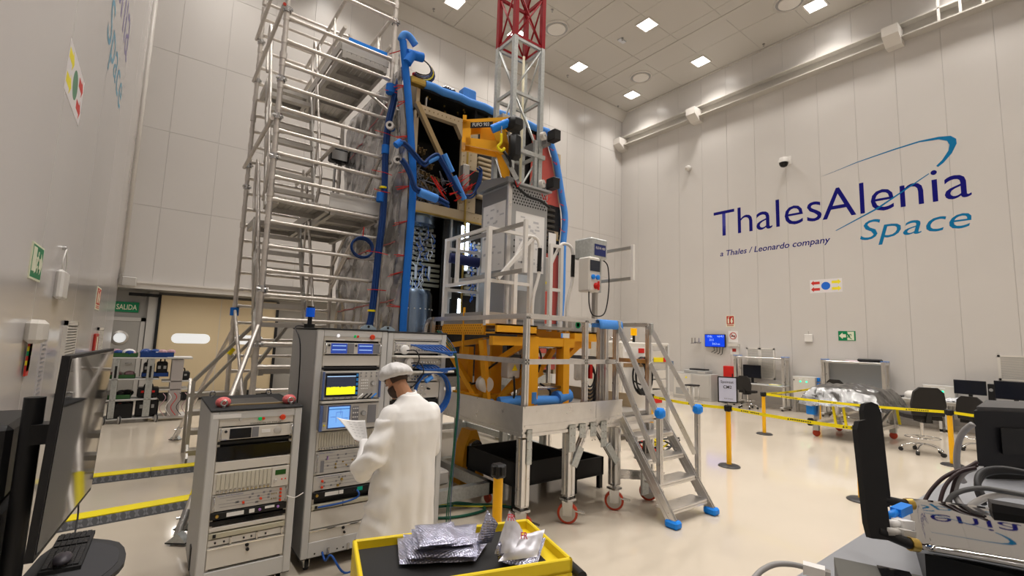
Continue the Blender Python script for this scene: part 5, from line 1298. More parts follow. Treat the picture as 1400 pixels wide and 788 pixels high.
    def cards(s, pa, pb, n, u1=1.0):
        p = s.panel(pa, pb, M_offw, 'card_cage', in_=.0); zz = (s.za, s.zb, s.f)
        pr = None; w = s.w * u1 * .94 / n
        for k in range(n):
            x = s.xi0 + s.w * .03 + w * k
            if pr is None: pr = B().bbox(x + .0015, x + w - .0015, s.f - .008, s.f, s.zb + (s.za - s.zb) * .2, s.za - .008, .003).build('card', M_slotw, p)
            else: o = dup(pr, p); o.location = (w * k, 0, 0)
        b = B()
        for k in range(n): x = s.xi0 + s.w * .03 + w * (k + .5); b.lathe([(w * .33, 0), (w * .33, .01)], (x, s.f, s.zb + (s.za - s.zb) * .10), 8, (0, -1, 0))
        b.build('card_latch', M_steel, p, kind='stuff')
        return p
rnd = random.Random(3)
def eye(par, x, y, z, wrap=False):
    e = B().cyl((x, y, z), (x, y, z + .02), .012, 8)
    e.tube([(x + .020 * math.cos(a * math.pi / 8), y, z + .036 + .020 * math.sin(a * math.pi / 8)) for a in range(16)], .007, 6, True)
    e = e.build('lifting_eye', M_steel, par, smooth=40)
    if wrap: B().ell((x + .0, y + .07, z + .035), (.055, .05, .042), 12, 8).build('bubble_wrap', mat('pink_wrap', (.72, .16, .16), .3, bump=.8, bump_scale=70), par, smooth=True)
# ---- small rack
r = Rack('shorter grey instrument rack with pink wrapped eyes on its black top', .40, 1.04, 4.2, 5.12, .12, 1.41, 340); t = r.t
B().box(.52, .93, 4.45, 4.85, 1.41, 1.413).build('top_window', mat('smoked_plate', (.06, .055, .05), .5), t)
B().box(.5, .96, 4.40, 4.43, 1.41, 1.42).build('top_strip', M_tan, t)
for (x, y, w) in ((.49, 4.30, True), (.97, 4.30, True), (.47, 4.98, False), (.92, 4.98, False)): eye(t, x, y, 1.41, w)
p = r.panel(568, 582, M_offw, 'button_panel')
r.knob(p, .27, .6, .013, M_panelg, 'lamp'); r.knob(p, .53, .6, .015, M_btng, 'button'); r.knob(p, .57, .6, .013, M_btnr, 'button'); r.knob(p, .84, .62, .022, M_btnr, 'stop_button', .03)
r.label(p, 'SPAINSAT NG SGL EGSE #3', .40, .1, .011, M_ink, .42)
p = r.panel(583, 600, M_offw, 'signal_generator', proud=.01); r.handles(p)
r.rect(p, .14, .42, .1, .9, M_scrdk, 'display'); r.knob(p, .09, .7, .01, M_ink)
r.rect(p, .43, .52, .1, .92, M_inkg, 'key_pad'); r.label(p, 'Keysight', .04, .05, .008, M_inkblue)
r.rect(p, .56, .68, .4, .65, M_paper, 'label_sheet'); r.knob(p, .78, .5, .028, M_panelg, 'dial', .008)
p = r.panel(601, 606, M_black, 'vent_panel')
p = r.panel(608, 628, M_blackg, 'dark_panel')
p = r.panel(628, 642, M_offw)
p = r.cards(643, 672, 13, .76); r.rect(p, .76, .99, .02, .98, M_offw, 'control_module', .012); r.rect(p, .80, .95, .58, .82, M_led1, 'lcd', .014)
r.knob(p, .81, .32, .014, M_panelg, d=.024); r.knob(p, .90, .35, .006, M_btnr, 'led', .018); r.knob(p, .95, .35, .006, M_btnr, 'led', .018)
p = r.panel(672, 695, M_panelg, 'matrix_panel', proud=.004); r.scheme(p, 4, rnd); r.handles(p); r.label(p, 'TeleData  RF/IF Matrix Assembly', .06, .86, .009, M_inkblue)
for u, v in ((.40, .35), (.63, .42)): r.knob(p, u, v, .009, M_btnr, 'red_cap', .02)
for k in range(4): r.knob(p, .90, .15 + .22 * k, .009, M_btnr, 'red_cap', .016)
r.dots(p, 3, 2, .78, .84, .3, .6, .006, M_steel)
B().tube(catmull([(r.xi1 - .01, 4.17, r.zb + .05), (r.xi1 + .04, 4.13, r.zb + .04), (r.xi1 + .1, 4.12, r.zb + .07)], 5), .004, 6).build('white_lead', M_white, p, smooth=True)
p = r.panel(695.5, 706, M_black, 'power_panel', proud=.004); r.knob(p, .08, .5, .013, M_gold); r.rect(p, .2, .42, .25, .75, M_paper, 'label_sheet'); r.rect(p, .49, .56, .25, .75, M_paper, 'label_sheet')
r.knob(p, .63, .5, .010, mat('lilac', (.42, .2, .6), .4), 'lilac_button'); r.knob(p, .88, .5, .010, MATS['lilac'], 'lilac_button'); r.rect(p, .70, .83, .5, .8, M_paper, 'label_sheet')
p = r.panel(707, 714, M_blackg, 'dark_panel'); p = r.panel(715, 722, M_offw)
p = r.panel(723, 731, M_tanstrip, 'socket_strip', proud=.006); r.rect(p, .05, .09, .2, .8, M_black, 'switch')
p = r.panel(731.5, 741, M_offw, 'breaker_panel')
for u in (.09, .2, .45, .55, .74): r.knob(p, u, .5, .007, M_black, 'fuse')
for u in (.28, .62, .96): r.rect(p, u - .012, u + .012, .0, 1.0, M_steel, 'latch', .016)
p = r.panel(742, 771, M_offw, 'drawer', proud=.006)
B().box(r.xi0, r.xi1, r.f - .006, r.f, r.za - .012, r.za - .003).build('drawer_lip', M_chrome, p)
r.knob(p, .50, .84, .013, M_black, 'lock'); r.knob(p, .51, .62, .012, M_black, 'key', .02)
B().box(r.x0 + .015, r.x0 + .2, r.y0 - .002, r.y0, r.z1 - .065, r.z1 - .035).build('asset_label', M_paper, t)
B().bbox(r.x0 - .008, r.x0 + .01, 4.6, 4.7, .12, .3, .01).build('side_lock', M_black, t)
# ---- tall rack with analysers
r = Rack('tall grey instrument rack with two lit analyser screens', 1.15, 1.795, 4.33, 5.25, .12, 2.06, 478); t = r.t
r.z = lambda py: onY(478 - .07 * (py - 600), py, 4.33).z
p = r.panel(455.5, 467, M_offw, 'button_panel'); r.knob(p, .23, .62, .016, M_btnw, 'lamp'); r.knob(p, .52, .58, .014, M_btng, 'button'); r.knob(p, .57, .58, .013, M_btnr, 'button'); r.knob(p, .83, .55, .024, M_btnr, 'stop_button', .03)
for u in (.23, .68): r.rect(p, u - .03, u + .12, .05, .2, M_paper, 'label_sheet', .001)
p = r.panel(469, 485, M_offw, 'dual_meter', proud=.012); r.handles(p)
M_scrblue = mat('screen_deep_blue', (.02, .05, .3), .3, emit=.35, emit_rgb=(.05, .12, .6))
for u in (.12, .58):
    q = r.rect(p, u, u + .27, .08, .92, M_scrblue, 'display', .006); r.knob(p, u - .035, .75, .010, M_ink); r.rect(p, u + .28, u + .39, .08, .95, M_inkg, 'key_pad', .005)
    for v, m_ in ((.70, MATS['screen_pale']), (.36, MATS['screen_pale'])): r.rect(p, u + .02, u + .25, v, v + .05, m_, 'trace', .0075)
p = r.panel(486, 501, M_offw)
p = r.panel(502, 506, M_black, 'gap_shade')  # black strip painted in for the shade of the open gap
p = r.panel(507, 545, M_panelg, 'spectrum_analyser', proud=.05)
M_bumper = mat('bumper_blue', (.10, .15, .33), .5)
for u in (-.005, .97): r.rect(p, u, u + .03, .02, .98, M_bumper, 'bumper', .02)
q = r.rect(p, .045, .60, .10, .93, M_scrdk, 'display', .006)
r.rect(p, .07, .55, .18, .42, mat('trace_yellow', (.8, .8, .0), .4, emit=.85, emit_rgb=(.85, .82, .02)), 'trace', .0075)
b = B()
for k in range(40): a = r.P(.07 + .012 * k, .41); b.box(a.x, a.x + .0055, r.f - .0078, r.f - .006, a.z, a.z + .004 + .008 * rnd.random())
b.build('trace_noise', MATS['trace_yellow'], p, kind='stuff')
r.rect(p, .07, .55, .80, .83, MATS['screen_pale'], 'status_line', .0075)
r.rect(p, .07, .55, .42, .79, mat('screen_grid', (.03, .035, .06), .3, emit=.08, emit_rgb=(.2, .25, .4)), 'grid_area', .007)
for k in range(5): r.rect(p, .56, .595, .16 + .16 * k, .26 + .16 * k, mat('soft_key_blue', (.02, .12, .3), .3, emit=.35, emit_rgb=(.02, .2, .5)), 'soft_key', .0075)
r.dots(p, 4, 4, .66, .76, .36, .66, .007, M_paper, 'keys'); r.knob(p, .86, .55, .022, M_steel, 'dial', .03); r.dots(p, 4, 2, .64, .92, .80, .92, .006, M_inkg, 'keys')
for u in (.1, .2, .3, .4, .5): r.knob(p, u, .04, .008, M_steel, 'port')
for k, m_ in ((0, M_paper), (1, M_black), (2, M_black), (3, M_bluetape)):
    a = r.P(.58 + .08 * k, -.02); B().cyl(a + Vector((0, -.04, .01)), a + Vector((.05, -.03, .05)), .007, 6).build('probe', m_, p, smooth=True)
p = r.panel(546, 550, M_offw, 'shelf', proud=.06)
p = r.panel(551, 586, M_panelg, 'network_analyser', proud=.05)
r.rect(p, -.01, .035, .02, .98, M_bumper, 'bumper', .02); r.rect(p, .05, .10, .35, .95, M_inkg, 'key_pad', .006); r.knob(p, .075, .22, .008, M_yelb, 'power_key')
r.rect(p, .12, .50, .08, .95, mat('bezel_blue', (.09, .13, .30), .4), 'bezel', .004)
q = r.rect(p, .14, .48, .12, .90, mat('screen_light_blue', (.2, .45, .9), .3, emit=.62, emit_rgb=(.18, .42, .95)), 'display', .007)
b = B()
for u0, u1, v0, v1 in ((.17, .25, .52, .53), (.26, .262, .3, .7), (.26, .36, .69, .70), (.36, .362, .25, .72), (.37, .46, .45, .46), (.33, .332, .6, .84)):
    a, c = r.P(u0, v0), r.P(u1, v1); b.box(a.x, max(c.x, a.x + .0015), r.f - .0085, r.f - .007, a.z, max(c.z, a.z + .0015))
b.build('trace', M_inkblue, p, kind='stuff')
r.rect(p, .14, .48, .80, .83, MATS['soft_key_blue'], 'status_line', .008)
r.rect(p, .53, .64, .22, .88, M_inkg, 'key_pad', .005); r.dots(p, 3, 4, .55, .62, .3, .8, .007, M_paper, 'keys'); r.knob(p, .72, .6, .024, M_steel, 'dial', .03); r.rect(p, .80, .95, .2, .9, M_inkg, 'key_pad', .005)
p = r.cards(588, 613, 22)
p = r.panel(614, 645, M_panelg, 'matrix_panel', proud=.004); r.scheme(p, 5, rnd); r.label(p, 'TeleData  HF Matrix 1', .05, .90, .010, M_inkblue); r.handles(p)
r.rect(p, .09, .15, .1, .6, M_inkg, 'legend', .001)
for u, v in ((.20, .74), (.20, .66)): r.knob(p, u, v, .006, MATS['lilac'], 'led')
for u, v in ((.34, .40), (.46, .46), (.62, .50), (.34, .25), (.52, .3)): r.knob(p, u, v, .007, M_gold, 'port')
p = r.panel(646, 666, M_panelg, 'switch_panel', proud=.004); r.scheme(p, 3, rnd); r.label(p, 'TeleData  RF Switch Matrix HF-FILL-A', .06, .86, .009, M_inkblue)
for u, v, m_ in ((.14, .62, M_btnr), (.14, .22, M_btnr), (.46, .58, M_gold), (.40, .2, M_gold)): r.knob(p, u, v, .011, m_, 'port', .016)
p = r.panel(667, 677, M_black, 'power_panel', proud=.004); r.knob(p, .07, .5, .013, M_gold); r.rect(p, .2, .42, .25, .75, M_paper, 'label_sheet'); r.rect(p, .43, .50, .25, .75, M_paper, 'label_sheet'); r.rect(p, .74, .83, .3, .8, mat('lcd_teal', (.0, .3, .2), .3, emit=.15), 'lcd')
r.knob(p, .68, .45, .008, M_ink); r.knob(p, .94, .5, .008, M_ink)
B().tube(catmull([r.P(.72, .5) + Vector((0, -.02, 0)), r.P(.74, .1) + Vector((0, -.05, 0)), r.P(.70, -.5) + Vector((0, -.04, 0)), r.P(.45, -.95) + Vector((0, -.02, 0)), r.P(.1, -1.1) + Vector((0, .0, 0))], 5), .008, 6).build('patch_lead', mat('lead_blue', (.02, .10, .42), .4), p, smooth=True)
p = r.panel(684, 691, M_tanstrip, 'socket_strip', proud=.006); r.rect(p, .05, .09, .2, .8, M_black, 'switch'); r.rect(p, .5, .51, .0, 1, M_ink, 'seam')
p = r.panel(692, 717, M_offw)
p = r.panel(717.5, 744, M_offw, 'drawer', proud=.006)
B().box(r.xi0, r.xi1, r.f - .006, r.f, r.za - .012, r.za - .003).build('drawer_lip', M_chrome, p)
r.knob(p, .54, .84, .013, M_black, 'lock'); r.knob(p, .56, .60, .010, M_black, 'key', .02)
p = r.panel(745, 753, M_offw, 'breaker_panel')
for u in (.1, .22, .46, .56, .78): r.knob(p, u, .5, .008, M_black, 'fuse')
for u in (.31, .64, .96): r.rect(p, u - .02, u + .02, .0, 1.05, M_steel, 'latch', .02)
fc = thing('floor_cable', 'blue mains lead trailing on the floor before the tall racks', 'cable', (1.6, 4.2, 0))
B().tube(catmull([r.P(.22, .5) + Vector((0, -.01, 0)), r.P(.25, -.6) + Vector((0, -.06, 0)), Vector((r.x0 + .22, 4.22, .15)), Vector((r.x0 + .32, 4.16, .01)), Vector((r.x0 + .50, 4.2, .01)), Vector((r.x0 + .75, 4.25, .01)), Vector((r.x0 + 1.3, 4.22, .01)), Vector((2.75, 4.0, .01))], 6), .009, 6).build('lead', MATS['lead_blue'], fc, smooth=True)
for (x, y) in ((r.x0 + .10, 4.95), (r.x0 + .52, 4.42)):
    pass
M_lug = mat('lug_blue', (.33, .42, .50), .45)
def lug(par, x, y, z):
    l_ = B().prism([(-.075, 0), (.075, 0), (.075, .016), (.028, .045), (-.028, .045), (-.075, .016)], (x, y, z), (1, 0, 0), (0, 0, 1), (0, .012, 0)).build('lifting_lug', M_lug, par)
    B().lathe([(.012, 0), (.012, .002)], (x, y, z + .028), 12, (0, -1, 0)).build('lug_hole', M_black, l_)
lug(t, r.x1 - .16, 4.42, 2.06)
bc = B().cyl((r.x0 + .08, 4.95, 2.06), (r.x0 + .08, 4.95, 2.10), .05, 12).cyl((r.x0 + .08, 4.95, 2.10), (r.x0 + .08, 4.95, 2.17), .022, 10).build('beacon_foot', M_black, t, smooth=40)
B().cyl((r.x0 + .08, 4.95, 2.17), (r.x0 + .08, 4.95, 2.26), .042, 14).build('beacon_lens', mat('beacon_blue', (.0, .08, .55), .2, emit=.3), bc, smooth=40)
B().cyl((r.x0 + .08, 4.95, 2.26), (r.x0 + .08, 4.95, 2.275), .036, 14).build('beacon_cap', M_black, bc, smooth=40)
B().tube(catmull([(r.x0 + .03, 4.95, 2.075), (r.x0 - .06, 4.9, 2.06), (r.x0 - .05, 4.7, 1.9), (r.x0 - .03, 4.72, 1.4), (r.x0 - .04, 4.75, .5)], 6), .006, 6).build('beacon_lead', M_cable, t, smooth=True)
# ---- tall rack with patch panels
r = Rack('tall grey patch rack with blue cables behind the person', 1.80, 2.44, 4.33, 5.25, .12, 2.055, 575); t = r.t
r.z = lambda py: onY(575 - .04 * (py - 560), py, 4.33).z
p = r.panel(460, 467, M_offw, 'title_panel'); r.label(p, 'SPAINSAT NG REPEATER HF EGSE #2', .25, .3, .012, M_ink, .62); r.label(p, 'TeleData', .03, .3, .010, M_inkblue)
for a, c in ((467.5, 484), (490, 505), (510, 522)):
    p = r.panel(a, c, M_offw, 'patch_panel', proud=.004); r.handles(p)
    r.dots(p, 16, 2, .08, .92, .28, .62, .009, M_steel, 'connector_row'); r.label(p, 'RF Distribution Unit', .06, .80, .009, M_inkblue)
for a, c in ((484.5, 489), (505.5, 509.5)):
    B().bbox(r.x0 + .05, r.x1 + .05, r.y0 - .10, r.y0 + .02, r.z(c), r.z(c) + .02, .004).build('cable_shelf', M_offw, t)
p = r.panel(523, 545, M_offw, 'patch_panel', proud=.004); r.dots(p, 5, 3, .4, .7, .25, .75, .010, M_steel, 'connector_row'); r.knob(p, .75, .6, .010, M_black, 'port', .05)
p = r.panel(546, 562, M_black, 'dark_panel')  # black sheet standing for the shade inside an open rack gap
p = r.panel(563, 640, M_offw); p = r.panel(641, 700, M_panelg); p = r.panel(701, 735, M_offw, 'drawer')
M_bcab = mat('patch_cable_blue', (.012, .09, .36), .38)
for j, (pa, vv) in enumerate(((474, 0), (501, 0))):
    zz = r.z(pa)
    for k in range(9 if j == 0 else 7):
        x = r.x0 + .24 + .038 * k
        c = B().tube(catmull([(x, r.y0 - .005, zz + .012), (x + .03, r.y0 - .06, zz + .005), (x + .12, r.y0 - .09, zz - .03 - .005 * k), (r.x1 - .02, r.y0 - .09, zz - .05 - .004 * k + .03 * j), (r.x1 + .08, r.y0 - .07 + .006 * k, zz - .05 + .03 * j)], 5), .0085, 6).build('patch_cable', M_bcab, t, smooth=True)
        B().cyl((x, r.y0 - .0, zz + .012), (x + .018, r.y0 - .04, zz + .008), .0095, 6).build('boot', M_paper, c, smooth=True)
for (px, py) in ((552, 478), (558, 495)):
    q = onY(px, py, r.y0 - .03); c = B().lathe([(.03, -.02), (.045, 0), (.045, .03), (.02, .05)], q, 14, (.3, -1, -.2)).build('capped_connector', M_paper, t, smooth=40)
    B().tube(catmull([q + Vector((.01, -.05, -.01)), q + Vector((.08, -.10, -.01)), q + Vector((.12, -.10, -.10)), q + Vector((.05, -.06, -.22)), q + Vector((-.02, -.02, -.28))], 5), .006, 6).build('connector_lead', M_cable, c, smooth=True)
lug(t, r.x0 + .03, 4.42, 2.055)
c0 = onY(592, 538, r.y0 - .07)
co = thing('cable_coil', 'large coil of blue cable hanging on the patch rack', 'cable coil', c0)
for k in range(9):
    rr = .18 + .007 * (k % 4)
    B().tube([c0 + Vector((rr * .98 * math.cos(a * math.pi / 14), .028 * math.sin(k * 1.7) + .02, rr * 1.1 * math.sin(a * math.pi / 14) + .008 * (k % 3))) for a in range(28)], .0085, 6, True).build('loop', M_bcab, co, smooth=True)
B().cyl(c0 + Vector((-.02, 0, .16)), c0 + Vector((-.09, 0, .12)), .025, 8).build('tie_wrap', M_bluel, co, smooth=40)
B().lathe([(.02, 0), (.02, .05)], c0 + Vector((.0, .07, .175)), 8, (0, -1, 0)).build('hook', M_steel, co)
gl = thing('ground_lead', 'green and grey leads hanging beside the patch rack', 'cable', (2.55, 4.3, 0))
for k, (m_, w) in enumerate(((MATS['hose_green'], .006), (MATS['hose_green'], .005), (mat('wire_bluegrey', (.08, .12, .2), .5), .005))):
    B().tube(catmull([(2.36 + .02 * k, 4.40, 2.08), (2.44 + .03 * k, 4.33, 1.95), (2.52 + .012 * k, 4.28, 1.8), (2.56 + .012 * k, 4.26, 1.4), (2.53 + .012 * k, 4.26, .8), (2.50 + .02 * k, 4.27, .3), (2.52 + .03 * k, 4.3, .02)], 6), w, 6).build('lead', m_, gl, smooth=True)
# ================================================================== the person in the lab coat
def remesh(b, name, mats_, voxel, it, parent=None, fn=None, fac=.5):
    me = bpy.data.meshes.new('tmp'); me.from_pydata([tuple(p) for p in b.v], [], b.f)
    bm = bmesh.new(); bm.from_mesh(me); bmesh.ops.recalc_face_normals(bm, faces=bm.faces); bm.to_mesh(me); bm.free()
    o = bpy.data.objects.new('tmp', me); col.objects.link(o)
    m_ = o.modifiers.new('r', 'REMESH'); m_.mode = 'VOXEL'; m_.voxel_size = voxel
    s_ = o.modifiers.new('s', 'SMOOTH'); s_.iterations = it; s_.factor = fac
    dg = bpy.context.evaluated_depsgraph_get(); out = bpy.data.meshes.new_from_object(o.evaluated_get(dg))
    bpy.data.objects.remove(o); bpy.data.meshes.remove(me)
    out.materials.clear()
    for q in mats_: out.materials.append(q)
    if fn: fn(out)
    off = OFF.get(parent.name, Vector((0, 0, 0))) if parent is not None else Vector((0, 0, 0))
    for v in out.vertices: v.co = v.co - off
    for p in out.polygons: p.use_smooth = True
    r_ = bpy.data.objects.new(name, out); col.objects.link(r_)
    if parent is not None: r_.parent = parent; OFF[r_.name] = off
    return r_
def capsule(b, p, q, r0, r1, n=14):
    p, q = Vector(p), Vector(q); b.cyl(p, q, r0, n, r1); b.ell(p, (r0,) * 3, n, 8); b.ell(q, (r1,) * 3, n, 8)
def loft(b, rings, n=28):
    """rings: (centre, half width along a, half depth along f)"""
    V = []; F = []
    for c, wa, wf, a, f in rings:
        for k in range(n):
            t = 2 * math.pi * k / n; ct, st = math.cos(t), math.sin(t)
            V.append(Vector(c) + a * (wa * math.copysign(abs(ct) ** .8, ct)) + f * (wf * math.copysign(abs(st) ** .9, st)))
    for i in range(len(rings) - 1):
        for k in range(n): F.append((i * n + k, i * n + (k + 1) % n, (i + 1) * n + (k + 1) % n, (i + 1) * n + k))
    F += [tuple(range(n - 1, -1, -1)), tuple(range((len(rings) - 1) * n, len(rings) * n))]
    b.add(V, F)
PF = Vector((-.12, .99, 0)).normalized(); PA = Vector((PF.y, -PF.x, 0))       # facing, and to the person's right
PX, PY = 1.735, 3.62
def pp(a, f, z): return Vector((PX, PY, 0)) + PA * a + PF * f + Vector((0, 0, z))
person = thing('person', 'person in white lab coat and hair net reading a sheet', 'person', (PX, PY, 0))
# head frame: pitched down, turned slightly to the left
HC = pp(-.085, .11, 1.635)
Hm = Matrix.Rotation(R(8), 3, 'Z') @ Matrix((PA, PF, Vector((0, 0, 1)))).transposed() @ Matrix.Rotation(R(-33), 3, 'X')
def hp(x, y, z): return HC + Hm @ Vector((x, y, z))
b = B()
b.ell(HC + Hm @ Vector((0, -.012, .025)), (.076, .098, .095), 20, 14, Hm)                    # skull
b.ell(hp(0, .03, -.055), (.058, .062, .070), 16, 12, Hm)                                   # jaw
b.ell(hp(0, .082, -.105), (.024, .018, .018), 10, 8, Hm)                                   # chin
capsule(b, hp(0, .092, .012), hp(0, .112, -.028), .009, .015, 8)                           # nose
b.ell(hp(0, .088, -.062), (.026, .012, .012), 10, 8, Hm)                                   # lips
b.ell(hp(0, .085, .030), (.052, .012, .012), 10, 8, Hm)                                    # brow
for s in (-1, 1):
    b.ell(hp(s * .079, -.008, -.008), (.010, .022, .034), 10, 8, Hm)                       # ears
    b.ell(hp(s * .034, .083, .005), (.014, .008, .009), 8, 6, Hm)                          # eyes
capsule(b, hp(0, -.03, -.05), pp(-.02, .0, 1.47), .058, .068)                              # neck
loft(b, [(pp(0, .0, .82), .17, .12, PA, PF), (pp(0, .0, .92), .175, .125, PA, PF), (pp(0, -.005, 1.1), .155, .11, PA, PF), (pp(0, -.01, 1.28), .185, .12, PA, PF), (pp(0, -.01, 1.40), .18, .10, PA, PF), (pp(-.01, -.01, 1.48), .09, .075, PA, PF)])
for s in (-1, 1):
    capsule(b, pp(s * .09, .0, .86), pp(s * .105, .02, .47), .088, .058)
    capsule(b, pp(s * .105, .02, .47), pp(s * .11, -.01, .10), .056, .038)
    capsule(b, pp(s * .11, -.04, .055), pp(s * .125, .15, .04), .042, .038)
SHL, ELL, WRL = pp(-.20, -.02, 1.40), pp(-.35, -.02, 1.02), pp(-.26, .25, 1.13)
SHR, ELR, WRR = pp(.20, -.02, 1.39), pp(.235, .02, 1.07), pp(.10, .27, 1.14)
for sh, el, wr in ((SHL, ELL, WRL), (SHR, ELR, WRR)):
    capsule(b, sh, el, .052, .042); capsule(b, el, wr, .042, .027)
def hand(wr, d, up, s):
    """palm with four fingers curled over a sheet and the thumb against it"""
    d = d.normalized(); up = (up - d * up.dot(d)).normalized(); sd = d.cross(up) * s
    pc = wr + d * .05
    capsule(b, wr, pc, .026, .030, 10)
    for k in (-1.5, -.5, .5, 1.5):
        L = (.042, .048, .045, .034)[int(k + 1.5)]
        k0 = pc + d * .030 + sd * (k * .019); k1 = k0 + d * L * .9 + up * .006; k2 = k1 + d * L * .45 - up * .022; k3 = k2 - d * .004 - up * .022
        capsule(b, pc + sd * (k * .015), k0, .013, .010, 8); capsule(b, k0, k1, .0095, .0085, 8); capsule(b, k1, k2, .0085, .008, 8); capsule(b, k2, k3, .008, .007, 8)
    t0 = pc - sd * .030; t1 = t0 - sd * .020 + d * .028 - up * .012; t2 = t1 + d * .030 - up * .008 + sd * .008
    capsule(b, wr + d * .02, t0, .016, .014, 8); capsule(b, t0, t1, .013, .0105, 8); capsule(b, t1, t2, .0105, .0085, 8)
dl = WRL - ELL; dr = WRR - ELR
hand(WRL, dl + Vector((-.02, .1, .05)), Vector((0, 0, 1)), 1); hand(WRR, dr + Vector((-.1, .02, .0)), Vector((0, 0, 1)), -1)
def paint(me):
    for p in me.polygons:
        c = p.center
        p.material_index = 1 if c.z < .84 and c.z > .10 else (2 if c.z <= .10 else 0)
        if (c - pp(0, 0, c.z)).length < .19 and .84 <= c.z < 1.44: p.material_index = 1
body = remesh(b, 'body', (M_skin, M_trous, M_blackm), .0062, 3, person, paint)
# beard and hair: shells over the skull
def shell(nm, cen, rad, test, m_, grow=.0, n=30, mm=20):
    b = B(); b.ell(cen, rad, n, mm, Hm)
    keep = [f for f in b.f if test(Hm.transposed() @ (sum((Vector(b.v[i]) for i in f), Vector()) / len(f) - HC))]
    used = sorted({i for f in keep for i in f}); ix = {v: k for k, v in enumerate(used)}
    bb = B(); bb.v = [b.v[i] for i in used]; bb.f = [tuple(ix[i] for i in f) for f in keep]
    o = bb.build(nm, m_, person, smooth=True); md = o.modifiers.new('s', 'SOLIDIFY'); md.thickness = .006; md.offset = 1
    return o
shell('hair', HC + Hm @ Vector((0, -.012, .025)), (.079, .101, .098), lambda q: (q.y < -.03 and q.z > -.036) or q.z > .035, M_hair)
shell('beard', hp(0, .03, -.055), (.061, .066, .073), lambda q: q.z < -.04 and q.y > -.01 and not (q.y > .08 and q.z > -.075 and abs(q.x) < .02), M_hair)
for s in (-1, 1): B().ell(hp(s * .034, .0905, .006), (.006, .004, .006), 8, 6, Hm).build('eye', M_ink, person)
# hair net: a soft crumpled cap
b = B()
V = []; F = []; n, mm = 64, 18
for j in range(mm + 1):
    v = j / mm
    for k in range(n):
        t = 2 * math.pi * k / n
        th = v * 1.95 if v < .82 else 1.95 * .82 + (v - .82) * .9
        rr = math.sin(min(th, 1.75)) * (1.0 if v < .82 else 1 - (v - .82) * 1.1)
        puff = 1 + .12 * noise.noise(Vector((math.cos(t) * 2.2, math.sin(t) * 2.2, v * 4))) + .02 * math.sin(t * 22) * (v > .45)
        back = 1.06 if math.sin(t) < 0 else 1.0
        x = .122 * rr * math.cos(t) * puff; y = .150 * rr * math.sin(t) * puff * back - .018; z = .03 + .122 * math.cos(th) * (1 + .10 * noise.noise(Vector((math.cos(t) * 3, math.sin(t) * 3, 7.0))))
        tilt = .26 * y
        V.append(hp(x, y, z + tilt + .012))
for j in range(mm):
    for k in range(n): F.append((j * n + k, j * n + (k + 1) % n, (j + 1) * n + (k + 1) % n, (j + 1) * n + k))
b.add(V, F); cap_ = b.build('hair_net', M_cap, person, smooth=True); md = cap_.modifiers.new('s', 'SOLIDIFY'); md.thickness = .003
# lab coat
b = B()
rings = []
for z, a, wa, wf, fy_ in ((.40, -.055, .300, .205, .02), (.60, -.045, .285, .20, .02), (.80, -.03, .262, .19, .01), (.95, -.015, .245, .175, .005), (1.10, -.005, .235, .162, -.005), (1.25, .0, .238, .158, -.015),
                          (1.35, .0, .238, .148, -.02), (1.415, .0, .212, .125, -.02), (1.46, -.005, .16, .105, -.015), (1.50, -.012, .105, .085, -.005), (1.54, -.02, .078, .075, .01)):
    rings.append((pp(a, fy_, z), wa, wf, PA, PF))
loft(b, rings, 36)
SHL2, SHR2 = pp(-.185, -.02, 1.385), pp(.185, -.02, 1.38)
capsule(b, SHL2, pp(-.315, -.035, 1.10), .088, .098); capsule(b, pp(-.315, -.035, 1.10), pp(-.375, .02, 1.0), .098, .090); capsule(b, pp(-.375, .02, 1.0), WRL.lerp(ELL, .12), .086, .052)
capsule(b, SHR2, ELR, .085, .080); capsule(b, ELR, WRR.lerp(ELR, .12), .078, .050)
def wrinkle(me):
    me.calc_loop_triangles()
    ns = [v.normal.copy() for v in me.vertices]
    for v, nn in zip(me.vertices, ns):
        c = v.co; a = (c - Vector((PX, PY, 0))).dot(PA); f = (c - Vector((PX, PY, 0))).dot(PF)
        low = max(0.0, min(1.0, (1.15 - c.z) / .6))
        ang = math.atan2(f, a)
        d = .010 * low * math.sin(ang * 9 + 1.2 * noise.noise(Vector((ang * 2, c.z * 1.5, 0))))
        d += .007 * noise.noise(Vector((a * 7, f * 7, c.z * 3.2))) + .004 * noise.noise(Vector((a * 17, f * 17, c.z * 9)))
        arm = max(0.0, min(1.0, (-a - .20) / .06))
        d += arm * .010 * math.sin((c.z * 38) + 9 * f + 3 * noise.noise(c * 6)) * (1 if c.z < 1.36 else 0)
        v.co = c + nn * d
coat = remesh(b, 'lab_coat', (M_coat,), .012, 5, person, wrinkle)
# collar and back seam
cr = []
for k in range(25):
    t = math.pi * (-1.12 + 1.24 * k / 24) - .12
    cr.append((math.cos(t), math.sin(t)))
b = B(); b.grid(lambda u, v: pp(-.022 + cr[int(round(u * 24))][0] * (.085 - .012 * v), .012 + cr[int(round(u * 24))][1] * (.082 - .012 * v) + .02 * v, 1.512 + .050 * v + .006 * math.sin(u * 9)), 24, 3)
o = b.build('collar', M_coat, coat, smooth=True); md = o.modifiers.new('s', 'SOLIDIFY'); md.thickness = .006
